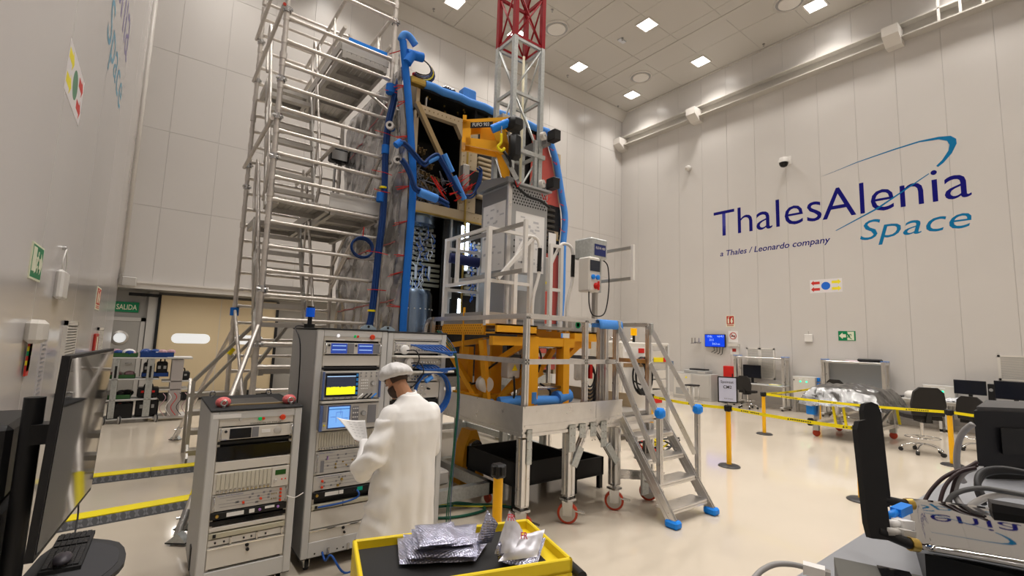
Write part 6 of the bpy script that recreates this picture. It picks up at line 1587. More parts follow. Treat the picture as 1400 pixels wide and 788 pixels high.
# sheet of paper in the left hand
sp_ = thing('paper_sheet', 'white printed sheet held by the person in the lab coat', 'paper', WRL + Vector((0, .05, .06)))
qd = [onY(460, 571, 3.98), onY(499, 575, 3.90), onY(503, 606, 3.84), onY(484, 601, 3.84)]
def psh(u, v):
    p = qd[0].lerp(qd[1], u).lerp(qd[3].lerp(qd[2], u), v); return p + Vector((.0, .0, .012 * math.sin(math.pi * v) - .01 * math.sin(math.pi * u)))
b = B(); b.grid(psh, 10, 10); o = b.build('sheet', M_paper, sp_, smooth=True); md = o.modifiers.new('s', 'SOLIDIFY'); md.thickness = .0008
b = B()
for k in range(6):
    for j in range(3):
        p = Vector(psh(.30 + .2 * j, .15 + .13 * k)); q = Vector(psh(.30 + .2 * j + .12, .15 + .13 * k)); b.bar(p + Vector((0, -.004, .004)), q + Vector((0, -.004, .004)), .0008, .0014)
b.build('print', M_inkg, sp_, kind='stuff')
# ================================================================== yellow cart with padded envelopes
CZ = .90
c0, c1, c2 = onZ(482, 738, CZ), onZ(722, 709, CZ), onZ(780, 764, CZ)
ud = (c1 - c0); CL = ud.length; ud.normalize(); vd = Vector((ud.y, -ud.x, 0)); CWd = (c2 - c1).dot(vd)
CWd = max(CWd, .55)
cart = thing('tool_cart', 'yellow tool cart with black mat in the foreground', 'cart', (c0.x, c0.y, 0), math.atan2(ud.y, ud.x))
# local frame: x along the rear edge, -y towards the camera
def cb_(x0, x1, y0, y1, z0, z1, nm, m_, par=cart, r=.006): return B().bbox(x0, x1, y0, y1, z0, z1, r).build(nm, m_, par, local=True)
W, D = CL, CWd
tr = cb_(0, W, -D, 0, CZ - .07, CZ - .05, 'tray', M_yelc)
cb_(0, W, -.022, 0, CZ - .07, CZ, 'tray_wall', M_yelc); cb_(0, W, -D, -D + .022, CZ - .07, CZ, 'tray_wall', M_yelc); cb_(0, .022, -D, 0, CZ - .07, CZ, 'tray_wall', M_yelc); cb_(W - .022, W, -D, 0, CZ - .07, CZ, 'tray_wall', M_yelc)
B().box(.03, W - .10, -D + .05, -.03, CZ - .05, CZ - .044).build('mat', M_blackm, cart, local=True)
cb_(W - .2, W - .1, -.26, -.06, CZ - .05, CZ - .035, 'mat_corner', M_blackm)
cb_(0.0, W, -D, 0, CZ - .22, CZ - .07, 'drawer_body', M_yelc)
cb_(.08, W - .12, -D - .012, -D, CZ - .20, CZ - .085, 'drawer_front', M_offw)
B().cyl((W + .045, -D - .02, CZ - .09), (W + .045, 0, CZ - .09), .028, 12).build('push_handle', M_black, cart, local=True, smooth=40)
for y in (-.05, -D + .05): B().box(W, W + .05, y - .012, y + .012, CZ - .10, CZ - .08).build('handle_arm', M_black, cart, local=True)
for x in (.02, W - .06):
    for y in (-.05, -D + .01): cb_(x, x + .04, y, y + .04, .12, CZ - .22, 'leg', M_yelc)
cb_(0, W, -D, 0, .18, .22, 'shelf', M_yelc); cb_(0, W, -D, 0, .50, .53, 'shelf', M_yelc)
for x in (.06, W - .06):
    for y in (-.06, -D + .06):
        w_ = B().lathe([(.055, -.015), (.055, .015)], (x, y, .055), 16, (1, 0, 0)).build('wheel', M_rubber, cart, local=True)
        B().box(x - .022, x + .022, y - .025, y + .025, .09, .18).build('wheel_fork', M_steel, w_, local=True)
# padded silver envelopes: a bubbled sheet folded over itself
def bubble_mat():
    m_ = bpy.data.materials.new('bubble_foil'); m_.use_nodes = True; nt = m_.node_tree; b = nt.nodes['Principled BSDF']
    b.inputs['Base Color'].default_value = (.44, .45, .58, 1); b.inputs['Metallic'].default_value = .75; b.inputs['Roughness'].default_value = .24
    tc = nt.nodes.new('ShaderNodeTexCoord'); v = nt.nodes.new('ShaderNodeTexVoronoi'); v.inputs['Scale'].default_value = 80; v.inputs['Randomness'].default_value = .15
    bp = nt.nodes.new('ShaderNodeBump'); bp.inputs['Strength'].default_value = 1.0; bp.inputs['Distance'].default_value = .006; bp.invert = True
    nt.links.new(tc.outputs['Object'], v.inputs['Vector']); nt.links.new(v.outputs['Distance'], bp.inputs['Height']); nt.links.new(bp.outputs['Normal'], b.inputs['Normal'])
    return m_
M_bubble = bubble_mat()
M_pinkst = mat('sticker_pink', (.75, .12, .16), .5)
ca, sa = ud.x, ud.y
def pillow(name, lab, quad, th, seed, par=None, m_=None, sag=.0):
    """envelope with corners quad (world), swollen by th, with slightly rippled seams"""
    q = [Vector(p) for p in quad]; n = (q[1] - q[0]).cross(q[3] - q[0]).normalized(); N = 16
    def pt(u, v, s):
        p = q[0].lerp(q[1], u).lerp(q[3].lerp(q[2], u), v)
        e = min(1, 6 * min(u, 1 - u)) * min(1, 6 * min(v, 1 - v))
        p = p + n * (s * th * .5 * (e ** .7) * (1 + .35 * noise.noise(Vector((u * 3, v * 3, seed)))) + .006 * noise.noise(Vector((u * 5 + seed, v * 5, 2.0))))
        return p + Vector((0, 0, -sag * 4 * u * (1 - u)))
    b = B(); V = []; F = []
    for s in (1, -1):
        for j in range(N + 1):
            for i in range(N + 1): V.append(pt(i / N, j / N, s))
    K = (N + 1) ** 2
    for s in range(2):
        for j in range(N):
            for i in range(N):
                a = s * K + j * (N + 1) + i; F.append((a, a + 1, a + N + 2, a + N + 1) if s == 0 else (a + N + 1, a + N + 2, a + 1, a))
    edge = [(i, 0) for i in range(N)] + [(N, j) for j in range(N)] + [(N - i, N) for i in range(N)] + [(0, N - j) for j in range(N)]
    E_ = [j * (N + 1) + i for i, j in edge]
    for a, c in zip(E_, E_[1:] + E_[:1]): F.append((a, a + K, c + K, c))
    b.add(V, F)
    return b.build(name, m_ or M_bubble, par, smooth=55)
ZM = CZ - .044
def pz(px, py, z): return onZ(px, py, z)
def env(lab, quad, th, seed):
    q0 = (Vector(quad[0]) + Vector(quad[2])) / 2
    t = thing('padded_envelope', lab, 'envelope', (q0.x, q0.y, ZM), 0, 'silver padded envelopes on the cart')
    pillow('pouch', '', quad, th, seed, t)
    return t
# left stack, bottom to top: corners from the photograph at each height
e1 = env('silver bubble envelope at the bottom of the cart stack', [pz(546, 772, ZM + .02), pz(650, 768, ZM + .02), pz(668, 740, ZM + .03), pz(543, 735, ZM + .03)], .035, 1)
e2 = env('silver bubble envelope, second from the bottom of the stack', [pz(558, 764, ZM + .055), pz(652, 761, ZM + .05), pz(664, 728, ZM + .06), pz(551, 731, ZM + .07)], .03, 2)
e3 = env('flat grey bubble envelope in the middle of the stack', [pz(566, 752, ZM + .085), pz(648, 744, ZM + .085), pz(652, 716, ZM + .095), pz(562, 724, ZM + .10)], .025, 3)
e4 = env('silver bubble envelope folded on top of the stack', [pz(574, 748, ZM + .12), pz(627, 742, ZM + .12), pz(620, 714, ZM + .13), pz(567, 719, ZM + .13)], .03, 4)
e5 = env('pinkish bubble envelope leaning up at the stack end', [pz(650, 746, ZM + .06), pz(672, 742, ZM + .05), pz(681, 716, ZM + .17), pz(666, 698, ZM + .22)], .02, 5)
t = thing('padded_envelope', 'open silver envelope with pink stamps standing on the cart', 'envelope', (pz(710, 760, ZM).x, pz(710, 760, ZM).y, ZM), 0, 'silver padded envelopes on the cart')
M_whitebub = mat('white_pouch', (.66, .66, .72), .4, metal=.25)
pillow('back_flap', '', [pz(676, 758, ZM + .06), pz(702, 756, ZM + .10), pz(715, 726, ZM + .17), pz(696, 698, ZM + .27)], .015, 6, t, M_whitebub)
pillow('front_flap', '', [pz(681, 768, ZM + .05), pz(734, 762, ZM + .05), pz(745, 724, ZM + .14), pz(708, 733, ZM + .13)], .025, 7, t, M_whitebub)
pillow('pouch', '', [pz(681, 769, ZM + .025), pz(733, 777, ZM + .025), pz(746, 736, ZM + .06), pz(690, 740, ZM + .06)], .04, 8, t)
pillow('side_fold', '', [pz(678, 752, ZM + .10), pz(682, 768, ZM + .03), pz(692, 762, ZM + .03), pz(686, 735, ZM + .14)], .02, 9, t)
o = pz(694, 712, ZM + .245); o2 = pz(712, 737, ZM + .15)
for o_, tx in ((o, 'FR'), (o2, 'FR')):
    vw = (Vector((0, 0, 2)) - o_).normalized(); uu = Vector((.80, -.60, 0)); n_ = uu.cross(Vector((-.1, -.12, 1)).normalized())
    text('pink_stamp', tx, M_pinkst, o_ + vw * .014, uu, Vector((0.15, .2, .97)), .035, .03, t, bold=.03)

# ================================================================== stanchions and belts
M_base = mat('stanchion_base', (.035, .035, .037), .35)
STN = {}
def stanchion(key, x, y, lab, h=1.0, sign_=False):
    t = thing('stanchion', lab, 'barrier post', (x, y, 0), 0, 'yellow barrier posts'); STN[key] = (Vector((x, y, 0)), h)
    B().lathe([(.175, 0), (.175, .012), (.15, .028), (.04, .04), (.033, .05)], (x, y, 0), 28).build('base', M_base, t, smooth=40)
    B().cyl((x, y, .04), (x, y, h - .09), .040, 16).build('post', M_yelpost, t, smooth=40)
    B().bbox(x - .05, x + .05, y - .05, y + .05, h - .11, h, .014).build('belt_head', M_black, t)
    for dx, dy in ((.05, 0), (-.05, 0), (0, .05), (0, -.05)): B().bbox(x + dx - .018, x + dx + .018, y + dy - .018, y + dy + .018, h - .085, h - .012, .005).build('belt_slot', M_black, t)
    return t
def belt(lab, pa, pb, ha, hb, sag=.03, txt=True, w=.05):
    pa, pb = Vector(pa), Vector(pb); d = (pb - pa); L = d.length; d.normalize(); n_ = Vector((d.y, -d.x, 0))
    t = thing('barrier_belt', lab, 'belt', (pa + pb) / 2)
    b = B(); N = 14
    def f(u, v): p = pa.lerp(pb, u); return p + Vector((0, 0, ha + (hb - ha) * u - sag * 4 * u * (1 - u) + (v - .5) * w))
    b.grid(f, N, 1); o = b.build('webbing', M_yelb, t); md = o.modifiers.new('s', 'SOLIDIFY'); md.thickness = .003; md.offset = 0
    b = B(); rr = random.Random(int(L * 100)); k = .12
    sgn = -1 if n_.dot(pa - Vector((0, 0, 0))) > 0 else 1
    rd = d if (d.cross(Vector((0, 0, 1)))).dot(-pa) > 0 else -d
    nn = n_ if n_.dot(-pa) > 0 else -n_
    b = B()
    while k < .9:
        ln_ = .34 / L
        for j in range(11):
            u = k + ln_ * j / 11; p = f(u, .5) + nn * .003
            if j == 0: b.prism([(0, -.014), (.028, -.014), (.014, .014)], p, d, (0, 0, 1), nn * .001)
            elif rr.random() < .9: b.prism([(0, -.008), (.02, -.008), (.02, .008), (0, .008)], p + d * .012, d, (0, 0, 1), nn * .001)
        k += max(.75 / L, .22)
    b.build('belt_print', M_ink, t, kind='stuff')
stanchion('near', 2.34, 3.2, 'yellow barrier post in front of the stage legs', 1.0)
s1 = stanchion('sign', 7.97, 4.29, 'yellow barrier post carrying a framed sign', 1.02)
stanchion('far', 11.67, 5.41, 'yellow barrier post behind the sign post, in front of workbench', .98)
stanchion('right', 11.78, 2.14, 'yellow barrier post beside the black swivel chair', 1.0)
stanchion('hid', 7.83, 2.37, 'yellow barrier post hidden behind the black antennas', 1.0)
stanchion('foil', 15.3, 5.55, 'yellow barrier post behind the foil covered trolley', 1.0)
stanchion('left', 8.3, 6.1, 'yellow barrier post behind the stage stairs', 1.0)
S = lambda k: STN[k][0]
belt('yellow barrier belt running from stairs to the sign post', S('left'), S('sign'), .95, .97)
belt('yellow barrier belt from the sign post towards the antennas', S('sign'), S('hid'), .97, .95, .02)
belt('long yellow barrier belt crossing before the foil covered trolley', S('far'), S('right'), .93, .95, .04)
belt('short yellow barrier belt towards the electrical cabinet', S('far'), S('foil'), .93, .95, .03)
belt('yellow barrier belt leaving the right hand post', S('right'), Vector((11.3, -.6, 0)), .95, .95, .03)
# framed sign on the second post
p = S('sign'); yw = math.atan2(p.x, p.y)
u_ = Vector((p.y, -p.x, 0)).normalized() ; u_ = Vector((.62, -.78, 0)); u_ = Vector((math.cos(-R(60)), math.sin(-R(60)), 0)); n_ = u_.cross(ZUP)
t = thing('post_sign', 'framed pale sign reading CM2 on top of barrier post', 'sign', (p.x, p.y, 1.02))
o = p + Vector((0, 0, 1.06)) - u_ * .16
B().prism([(0, 0), (.31, 0), (.31, .44), (0, .44)], o, u_, ZUP, n_ * .02).build('frame', M_black, t)
B().prism([(.02, .02), (.29, .02), (.29, .42), (.02, .42)], o + n_ * .02, u_, ZUP, n_ * .003).build('sheet', mat('sheet_lilac', (.60, .62, .78), .4), t)
text('lettering', 'Spainsat', M_ink, o + n_ * .024 + u_ * .05 + ZUP * .33, u_, ZUP, .2, .045, t)
text('lettering', 'CM2', M_ink, o + n_ * .024 + u_ * .09 + ZUP * .24, u_, ZUP, .13, .05, t, bold=.01)
text('lettering', 'Sala limpia', M_inkg, o + n_ * .024 + u_ * .1 + ZUP * .06, u_, ZUP, .14, .02, t)
B().cyl(p + Vector((0, 0, 1.0)), p + Vector((0, 0, 1.08)), .015, 8).build('stem', M_steel, t)
# ================================================================== furniture along the right wall
M_desk = mat('desk_grey', (.52, .51, .49), .4)
M_chair = mat('chair_fabric', (.025, .023, .022), .8)
def bench(lab, y0, y1, x0=16.42, x1=17.08, zt=.80, ztop=1.73):
    t = thing('workbench', lab, 'workbench', ((x0 + x1) / 2, (y0 + y1) / 2, 0))
    for y in (y0 + .05, y1 - .05):
        for x in (x0 + .22, x1 - .1):
            u_ = B().profile((x, y, .1), (x, y, ztop), .09, .09, (0, 1, 0)).build('upright', M_alu, t)
            B().box(x - .05, x + .05, y - .05, y + .05, ztop, ztop + .015).build('end_cap', M_bluetape, u_)
        B().bbox(x0, x1, y - .06, y + .06, .05, .12, .01).build('foot_bar', M_alud, t)
        for x in (x0 + .06, x1 - .06): B().lathe([(.04, -.02), (.04, .02)], (x, y, .04), 12, (0, 1, 0)).build('caster', M_rubber, t)
    B().bbox(x0, x1, y0, y1, zt - .04, zt, .01).build('worktop', M_desk, t)
    B().bbox(x0 + .18, x1 - .02, y0, y1, ztop - .09, ztop - .03, .01).build('top_shelf', M_alu, t)
    B().box(x1 - .06, x1 - .05, y0 + .1, y1 - .1, zt + .05, ztop - .1).build('back_screen', mat('screen_grey', (.36, .37, .375), .3), t) if y1 < 6.2 else None
    B().bbox(x0 + .02, x1 - .3, y0 + .08, y0 + .5, zt, zt + .01, .002).build('blue_mat', mat('mat_blue', (.30, .50, .68), .5), t)
    return t
bench('aluminium workbench with a black monitor under the far vents', 7.0, 8.70)
bench('aluminium workbench behind the foil covered trolley', 4.31, 5.93)
def monitor(lab, x, y0, y1, z0, z1, stand_z, group=None):
    t = thing('monitor', lab, 'monitor', (x, (y0 + y1) / 2, stand_z), 0, group)
    B().bbox(x, x + .04, y0, y1, z0, z1, .008).build('case', M_black, t)
    B().box(x - .002, x, y0 + .015, y1 - .015, z0 + .02, z1 - .015).build('screen', M_scrdk, t)
    B().box(x + .04, x + .07, (y0 + y1) / 2 - .04, (y0 + y1) / 2 + .04, stand_z, z0 + .2).build('stand', M_black, t)
    B().bbox(x - .08, x + .14, (y0 + y1) / 2 - .12, (y0 + y1) / 2 + .12, stand_z, stand_z + .015, .004).build('foot', M_black, t)
monitor('black monitor on the far aluminium workbench', 16.85, 7.88, 8.50, .97, 1.42, .80)
t = thing('yellow_folder', 'yellow folder lying on the far workbench', 'folder', (16.6, 7.3, .8)); B().bbox(16.46, 16.72, 7.15, 7.45, .80, .83, .005).build('cover', M_yelb, t); B().box(16.47, 16.71, 7.16, 7.44, .83, .836).build('pages', M_paper, t)
# swivel chairs
def chair(lab, x, y, rz, h=.0):
    t = thing('swivel_chair', lab, 'chair', (x, y, 0), rz, 'black swivel chairs')
    lc = dict(local=True)
    b = B(); b.grid(lambda u, v: ((u - .5) * .46 * (1 - .25 * (v - .3) ** 2 * 2), -.20 - .04 * math.sin(math.pi * u) + .03 * v, .62 + h + .48 * v + .0), 8, 8)
    P = [(-.21, 0), (.21, 0), (.235, .18), (.20, .40), (.12, .48), (-.12, .48), (-.20, .40), (-.235, .18)]
    B().prism(P, (0, -.25, .60 + h), (1, 0, 0), (0, -.12, 1), (0, .06, 0)).build('backrest', M_chair, t, **lc)
    B().prism([(-.20, -.2), (.20, -.2), (.25, 0), (.23, .2), (.12, .25), (-.12, .25), (-.23, .2), (-.25, 0)], (0, 0, .52 + h), (1, 0, 0), (0, 1, 0), (0, 0, .07)).build('seat', M_chair, t, **lc)
    B().bar((0, -.27, .66 + h), (0, -.20, .47 + h), .07, .03, (0, -1, 0)).bar((0, -.2, .49 + h), (0, .1, .49 + h), .14, .05).build('mechanism', M_black, t, **lc)
    B().cyl((0, 0, .22), (0, 0, .48 + h), .025, 12).build('gas_lift', M_chrome, t, smooth=40, **lc)
    B().tube([(.23 * math.cos(a * math.pi / 12), .23 * math.sin(a * math.pi / 12), .27) for a in range(24)], .009, 6, True).build('foot_ring', M_chrome, t, smooth=True, **lc)
    b = B()
    for k in range(4): a = k * math.pi / 2; b.cyl((0, 0, .25), (.23 * math.cos(a), .23 * math.sin(a), .27), .007, 6)
    b.build('ring_spokes', M_chrome, t, **lc)
    for k in range(5):
        a = k * 2 * math.pi / 5 + .3; c, s = math.cos(a), math.sin(a)
        l_ = B().tube(catmull([(.02 * c, .02 * s, .16), (.16 * c, .16 * s, .14), (.27 * c, .27 * s, .09), (.29 * c, .29 * s, .06)], 4), .014, 8).build('base_arm', M_chrome, t, smooth=True, **lc)
        B().lathe([(.034, -.02), (.034, .02)], (.29 * c, .29 * s, .034), 12, (-s, c, 0)).build('caster', M_rubber, l_, **lc)
    return t
chair('black swivel chair beside the right hand barrier post', 12.64, 2.73, R(-55), .08).scale = (1.22, 1.22, 1.15)
chair('black swivel chair partly behind the right hand barrier post', 14.0, 2.12, R(-100), .06)
chair('black swivel chair at the far workbench with monitor', 16.05, 7.95, R(-90))
chair('black swivel chair tucked behind the foil covered trolley', 16.05, 5.3, R(-90), .1)
# printer cabinet, stool and pc tower at the far end
t = thing('printer_cabinet', 'grey cabinet with yellow hazard labels at far right', 'cabinet', (16.8, 10.3, 0))
B().bbox(16.55, 17.1, 9.55, 11.15, .0, .98, .01).build('body', M_desk, t)
B().bbox(16.53, 16.56, 10.35, 11.1, .1, .93, .005).build('door', M_offw, t); B().bbox(16.53, 16.56, 9.6, 10.25, .1, .93, .005).build('door', M_panelg, t)
for (y, z) in ((10.95, .78), (10.6, .78), (10.8, .58)): B().prism([(0, 0), (.1, 0), (.05, .09)], (16.53, y, z), (0, -1, 0), (0, 0, 1), (-.004, 0, 0)).build('hazard_label', M_arrY, t)
B().box(16.524, 16.53, 10.45, 11.0, .15, .4).build('vent_grille', M_rackside, t)
t = thing('printer', 'dark desktop printer on the grey far cabinet', 'printer', (16.85, 10.2, .98))
B().bbox(16.6, 17.05, 9.75, 10.7, .98, 1.10, .02).build('body', M_rackside, t); B().bbox(16.65, 17.0, 9.85, 10.5, 1.10, 1.16, .02).build('lid', M_black, t); B().box(16.58, 16.62, 9.8, 10.1, 1.0, 1.05).build('paper_tray', M_panelg, t)
t = thing('work_stool', 'small stool with black seat before the grey far cabinet', 'stool', (15.9, 9.9, 0))
B().bbox(15.7, 16.1, 9.7, 10.1, .56, .61, .02).build('seat', M_chair, t)
for (x, y) in ((15.75, 9.75), (16.05, 9.75), (15.75, 10.05), (16.05, 10.05)): B().cyl((x, y, .02), (x, y, .57), .018, 8).build('leg', M_white, t, smooth=True)
t = thing('pc_tower', 'black computer tower on the floor left of far workbench', 'computer', (16.8, 9.1, 0))
B().bbox(16.6, 17.05, 9.0, 9.22, .02, .55, .01).build('case', M_black, t); B().box(16.594, 16.6, 9.02, 9.20, .05, .52).build('front', M_blackm, t)
for k in range(2): B().box(16.590, 16.596, 9.05, 9.17, .40 - .06 * k, .44 - .06 * k).build('drive_bay', M_rackside, t)
# electrical cabinets
def ebox(lab, x0, x1, y0, y1, z0, z1, legs=True):
    t = thing('electrical_cabinet', lab, 'cabinet', ((x0 + x1) / 2, (y0 + y1) / 2, 0 if legs else z0))
    B().bbox(x0, x1, y0, y1, z0, z1, .01).build('body', M_desk, t); B().bbox(x0 - .012, x0, y0 + .02, y1 - .02, z0 + .02, z1 - .02, .004).build('door', M_offw, t)
    M_lg = mat('lamp_green', (.0, .6, .25), .3, emit=2.2, emit_rgb=(.0, .85, .35))
    for k in (.35, .62): B().lathe([(.022, 0), (.022, .02)], (x0 - .012, y1 - (y1 - y0) * k, z1 - .16), 12, (-1, 0, 0)).build('green_lamp', M_lg, t); B().box(x0 - .016, x0 - .012, y1 - (y1 - y0) * k - .05, y1 - (y1 - y0) * k + .05, z1 - .09, z1 - .06).build('lamp_label', M_paper, t)
    B().prism([(0, 0), (.13, 0), (.065, .11)], (x0 - .012, y1 - (y1 - y0) * .42, z0 + .1), (0, -1, 0), (0, 0, 1), (-.003, 0, 0)).build('hazard_label', M_arrY, t)
    B().box(x0 - .02, x0 - .01, y1 - .06, y1 - .03, z1 - .14, z1 - .1).build('lock', M_black, t)
    if legs:
        for y in (y0 + .04, y1 - .04):
            for x in (x0 + .04, x1 - .04): B().box(x - .02, x + .02, y - .02, y + .02, 0, z0).build('leg', M_alud, t)
        for k in range(4): B().bbox(x0 + .1, x0 + .2, y0 - .07, y0, z0 + .12 + .16 * k, z0 + .24 + .16 * k, .01).build('blue_socket', M_bluetape, t)
ebox('grey electrical cabinet with green lamps and blue sockets', 16.75, 17.1, 6.15, 6.82, .42, 1.15)
ebox('grey electrical cabinet with green lamps above the near desk', 16.95, 17.15, 2.92, 3.60, .80, 1.17, False)
# long desks at the near end
def desk(lab, y0, y1, z=.79):
    t = thing('desk', lab, 'desk', (16.75, (y0 + y1) / 2, 0))
    B().bbox(16.4, 17.12, y0, y1, z - .035, z, .006).build('worktop', M_desk, t)
    for y in (y0 + .05, y1 - .05): B().box(16.44, 16.5, y - .03, y + .03, 0, z - .035).box(17.0, 17.06, y - .03, y + .03, 0, z - .035).box(16.44, 17.06, y - .03, y + .03, .02, .08).build('leg_frame', M_desk, t)
    B().box(17.02, 17.05, y0 + .1, y1 - .1, .3, z - .05).build('modesty_panel', M_panelg, t)
    B().box(16.44, 16.47, y0 + .08, y1 - .08, z - .10, z - .035).build('apron', M_desk, t)
desk('grey desk with the white mask, behind swivel chair', 3.12, 4.28); desk('grey desk carrying two black monitors', .9, 3.10)
t = thing('respirator_mask', 'white mask with dark visor lying on the grey desk', 'mask', (16.75, 3.85, .79))
B().ell((16.72, 3.80, .88), (.13, .15, .11), 14, 9).build('shell', M_white, t, smooth=True); B().ell((16.66, 3.70, .87), (.09, .09, .06), 12, 8).build('visor', M_black, t, smooth=True)
B().bbox(16.6, 16.9, 3.98, 4.25, .79, .83, .015).build('strap_bag', M_black, t)
t = thing('plastic_bags', 'crumpled clear plastic sheets piled on the near desk', 'plastic sheet', (16.6, 2.75, .79))
b = B(); b.grid(lambda u, v: (16.45 + .45 * u, 2.35 + .75 * v, .80 + .10 * abs(noise.noise(Vector((u * 6, v * 9, 3)))) + .08 * math.sin(math.pi * u) * math.sin(math.pi * v)), 20, 30); b.build('sheet', mat('clear_plastic', (.72, .74, .78), .12, spec=.8), t)
monitor('black monitor on the near desk beside the electrical cabinet', 16.8, 2.32, 2.93, 1.0, 1.36, .79)
monitor('large black monitor on the near desk under the wide vent', 16.7, 1.45, 2.17, .96, 1.40, .79)
t = thing('speaker_box', 'narrow black speaker standing right of the near monitor', 'speaker', (16.95, 2.25, .79)); B().bbox(16.88, 17.05, 2.19, 2.31, .79, 1.30, .01).build('case', M_black, t); B().lathe([(.04, 0), (.04, .004)], (16.88, 2.25, 1.15), 14, (-1, 0, 0)).build('cone', M_rackside, t)
t = thing('stored_goods', 'dark folded goods on top shelf of the middle bench', 'goods', (16.85, 4.75, 1.70)); B().bbox(16.65, 17.0, 4.45, 5.0, 1.70, 1.80, .03).build('folded_cloth', M_black, t); B().bbox(16.66, 16.98, 4.95, 5.3, 1.70, 1.74, .01).build('pink_sheet', mat('pink_pale', (.72, .6, .66), .6), t)
# foil covered trolley inside the barrier
t = thing('covered_trolley', 'trolley draped in crumpled silver foil inside the yellow barrier', 'trolley', (13.3, 4.1, 0), 0)
tx0_, tx1_, ty0_, ty1_ = 12.5, 14.1, 3.45, 4.75
for (x, y) in ((tx0_ + .1, ty0_ + .1), (tx1_ - .1, ty0_ + .1), (tx0_ + .1, ty1_ - .1), (tx1_ - .1, ty1_ - .1)):
    w_ = B().lathe([(.07, -.02), (.08, -.014), (.08, .014), (.07, .02)], (x, y, .08), 18, (.8, .6, 0)).build('wheel', M_wheelr, t, smooth=40); B().box(x - .06, x + .06, y - .06, y + .06, .14, .26).build('wheel_fork', M_galv, w_)
    B().bar((x, y, .25), (x + (.12 if x < 13 else -.12), y, .78), .09, .09).build('upright', M_alu, t)
for y in (ty0_ + .1, ty1_ - .1): B().profile((tx0_, y, .30), (tx1_, y, .30), .08, .08).build('base_beam', M_alu, t)
for x in (tx0_ + .1, tx1_ - .1): B().profile((x, ty0_, .30), (x, ty1_, .30), .08, .08).build('base_beam', M_alu, t)
for x in (tx0_ + .25, tx1_ - .25): B().profile((x, ty0_, .76), (x, ty1_, .76), .08, .08).build('top_beam', M_alu, t)
for (p, q) in (((12.7, 3.5, .35), (13.9, 3.5, .74)), ((12.55, 4.6, .35), (12.55, 3.7, .74))): B().bar(p, q, .05, .05).build('brace', M_alu, t)
for (x, y) in ((12.47, 4.2), (12.47, 4.0), (14.0, 3.42)):
    B().bar((x, y, .35), (x, y + .06, .92), .03, .05).build('ratchet_strap', M_yelb, t)
B().bbox(12.44, 12.56, 4.62, 4.80, .5, .75, .02).build('blue_latch', M_bluetape, t)
B().bbox(12.38, 12.5, 4.66, 4.76, .25, .42, .02).build('black_buffer', M_black, t)
def drape(u, v):
    x = 12.32 + 1.95 * u; y = 3.28 + 1.65 * v
    eu = min(u, 1 - u); ev = min(v, 1 - v); e = min(eu, ev)
    z = 1.17 - .06 * abs(u - .45) - .42 * max(0, (.14 - e) / .14) ** 1.3
    z += .08 * noise.noise(Vector((x * 2.1, y * 2.1, 1))) + .05 * abs(noise.noise(Vector((x * 5, y * 5, 3)))) + .09 * max(0, 1 - 3.2 * abs(u - .35) - 2 * abs(v - .5))
    return (x + .03 * noise.noise(Vector((y * 6, z * 6, 0))), y + .03 * noise.noise(Vector((x * 6, z * 6, 5))), z)
b = B(); b.grid(drape, 56, 48); b.build('foil_sheet', M_foilcart, t)
# grey cabinets with cable coil behind the stage
t = thing('test_cabinet', 'white test cabinet with a black cable coil behind stage', 'cabinet', (8.4, 7.0, 0))
B().bbox(7.92, 8.90, 6.6, 7.5, .12, 2.05, .02).build('body', M_offw, t); B().box(7.98, 8.84, 6.585, 6.60, .2, 1.95).build('front', M_white, t)
B().box(8.0, 8.82, 6.575, 6.59, 1.52, 1.60).build('brown_strip', M_wood, t)
B().lathe([(.035, 0), (.035, .03)], (8.1, 6.585, 1.88), 12, (0, -1, 0)).build('lamp', M_btnw, t); B().box(8.5, 8.7, 6.575, 6.585, 1.82, 1.92).build('red_label', M_red, t)
for x in (8.1, 8.45, 8.8): B().lathe([(.05, 0), (.06, .03), (.03, .1), (.02, .11)], (x, 7.0, 2.05), 12).build('lifting_eye', M_chrome, t, smooth=True)
bc_ = B().cyl((8.55, 6.75, 2.05), (8.55, 6.75, 2.2), .03, 10).build('beacon_stem', M_black, t); B().cyl((8.55, 6.75, 2.2), (8.55, 6.75, 2.36), .07, 14).build('beacon_lens', mat('beacon_amber', (.85, .42, .0), .3, emit=.3), bc_, smooth=40)
for (x, y) in ((8.0, 6.7), (8.82, 6.7), (8.0, 7.4), (8.82, 7.4)): B().lathe([(.055, -.02), (.055, .02)], (x, y, .06), 12, (1, 0, 0)).build('caster', M_rubber, t)
cc = onY(874, 514, 6.5)
t = thing('cable_coil', 'big coil of black cable on the white test cabinet', 'cable coil', cc)
for k in range(8):
    r_ = .27 + .025 * (k % 4)
    B().tube([cc + Vector((r_ * .82 * math.cos(a * math.pi / 14) + .01 * k, -.012 * k, r_ * 1.15 * math.sin(a * math.pi / 14))) for a in range(28)], .017, 6, True).build('loop', M_cable, t, smooth=True)
B().tube(catmull([cc + Vector((-.2, 0, -.1)), cc + Vector((.05, -.05, -.18)), cc + Vector((.16, -.05, .1)), cc + Vector((.02, -.05, .28))], 5), .016, 6).build('tail', M_cable, t, smooth=True)
B().cyl(cc + Vector((0, .08, .34)), cc + Vector((0, -.1, .36)), .02, 8).build('red_tie', M_red, t)
t = thing('supply_rack', 'open grey supply rack beside the white test cabinet', 'equipment rack', (9.3, 7.0, 0))
for x in (8.98, 9.62):
    for y in (6.62, 7.3): B().box(x - .03, x + .03, y - .03, y + .03, .0, 2.02).build('post', M_rackg, t)
B().bbox(8.95, 9.65, 6.6, 7.33, 1.98, 2.05, .01).build('top', M_offw, t)
for k in range(8): B().bbox(9.02, 9.58, 6.63, 7.28, .15 + .22 * k, .33 + .22 * k, .01).build('module', M_offw if k % 3 else M_panelg, t)
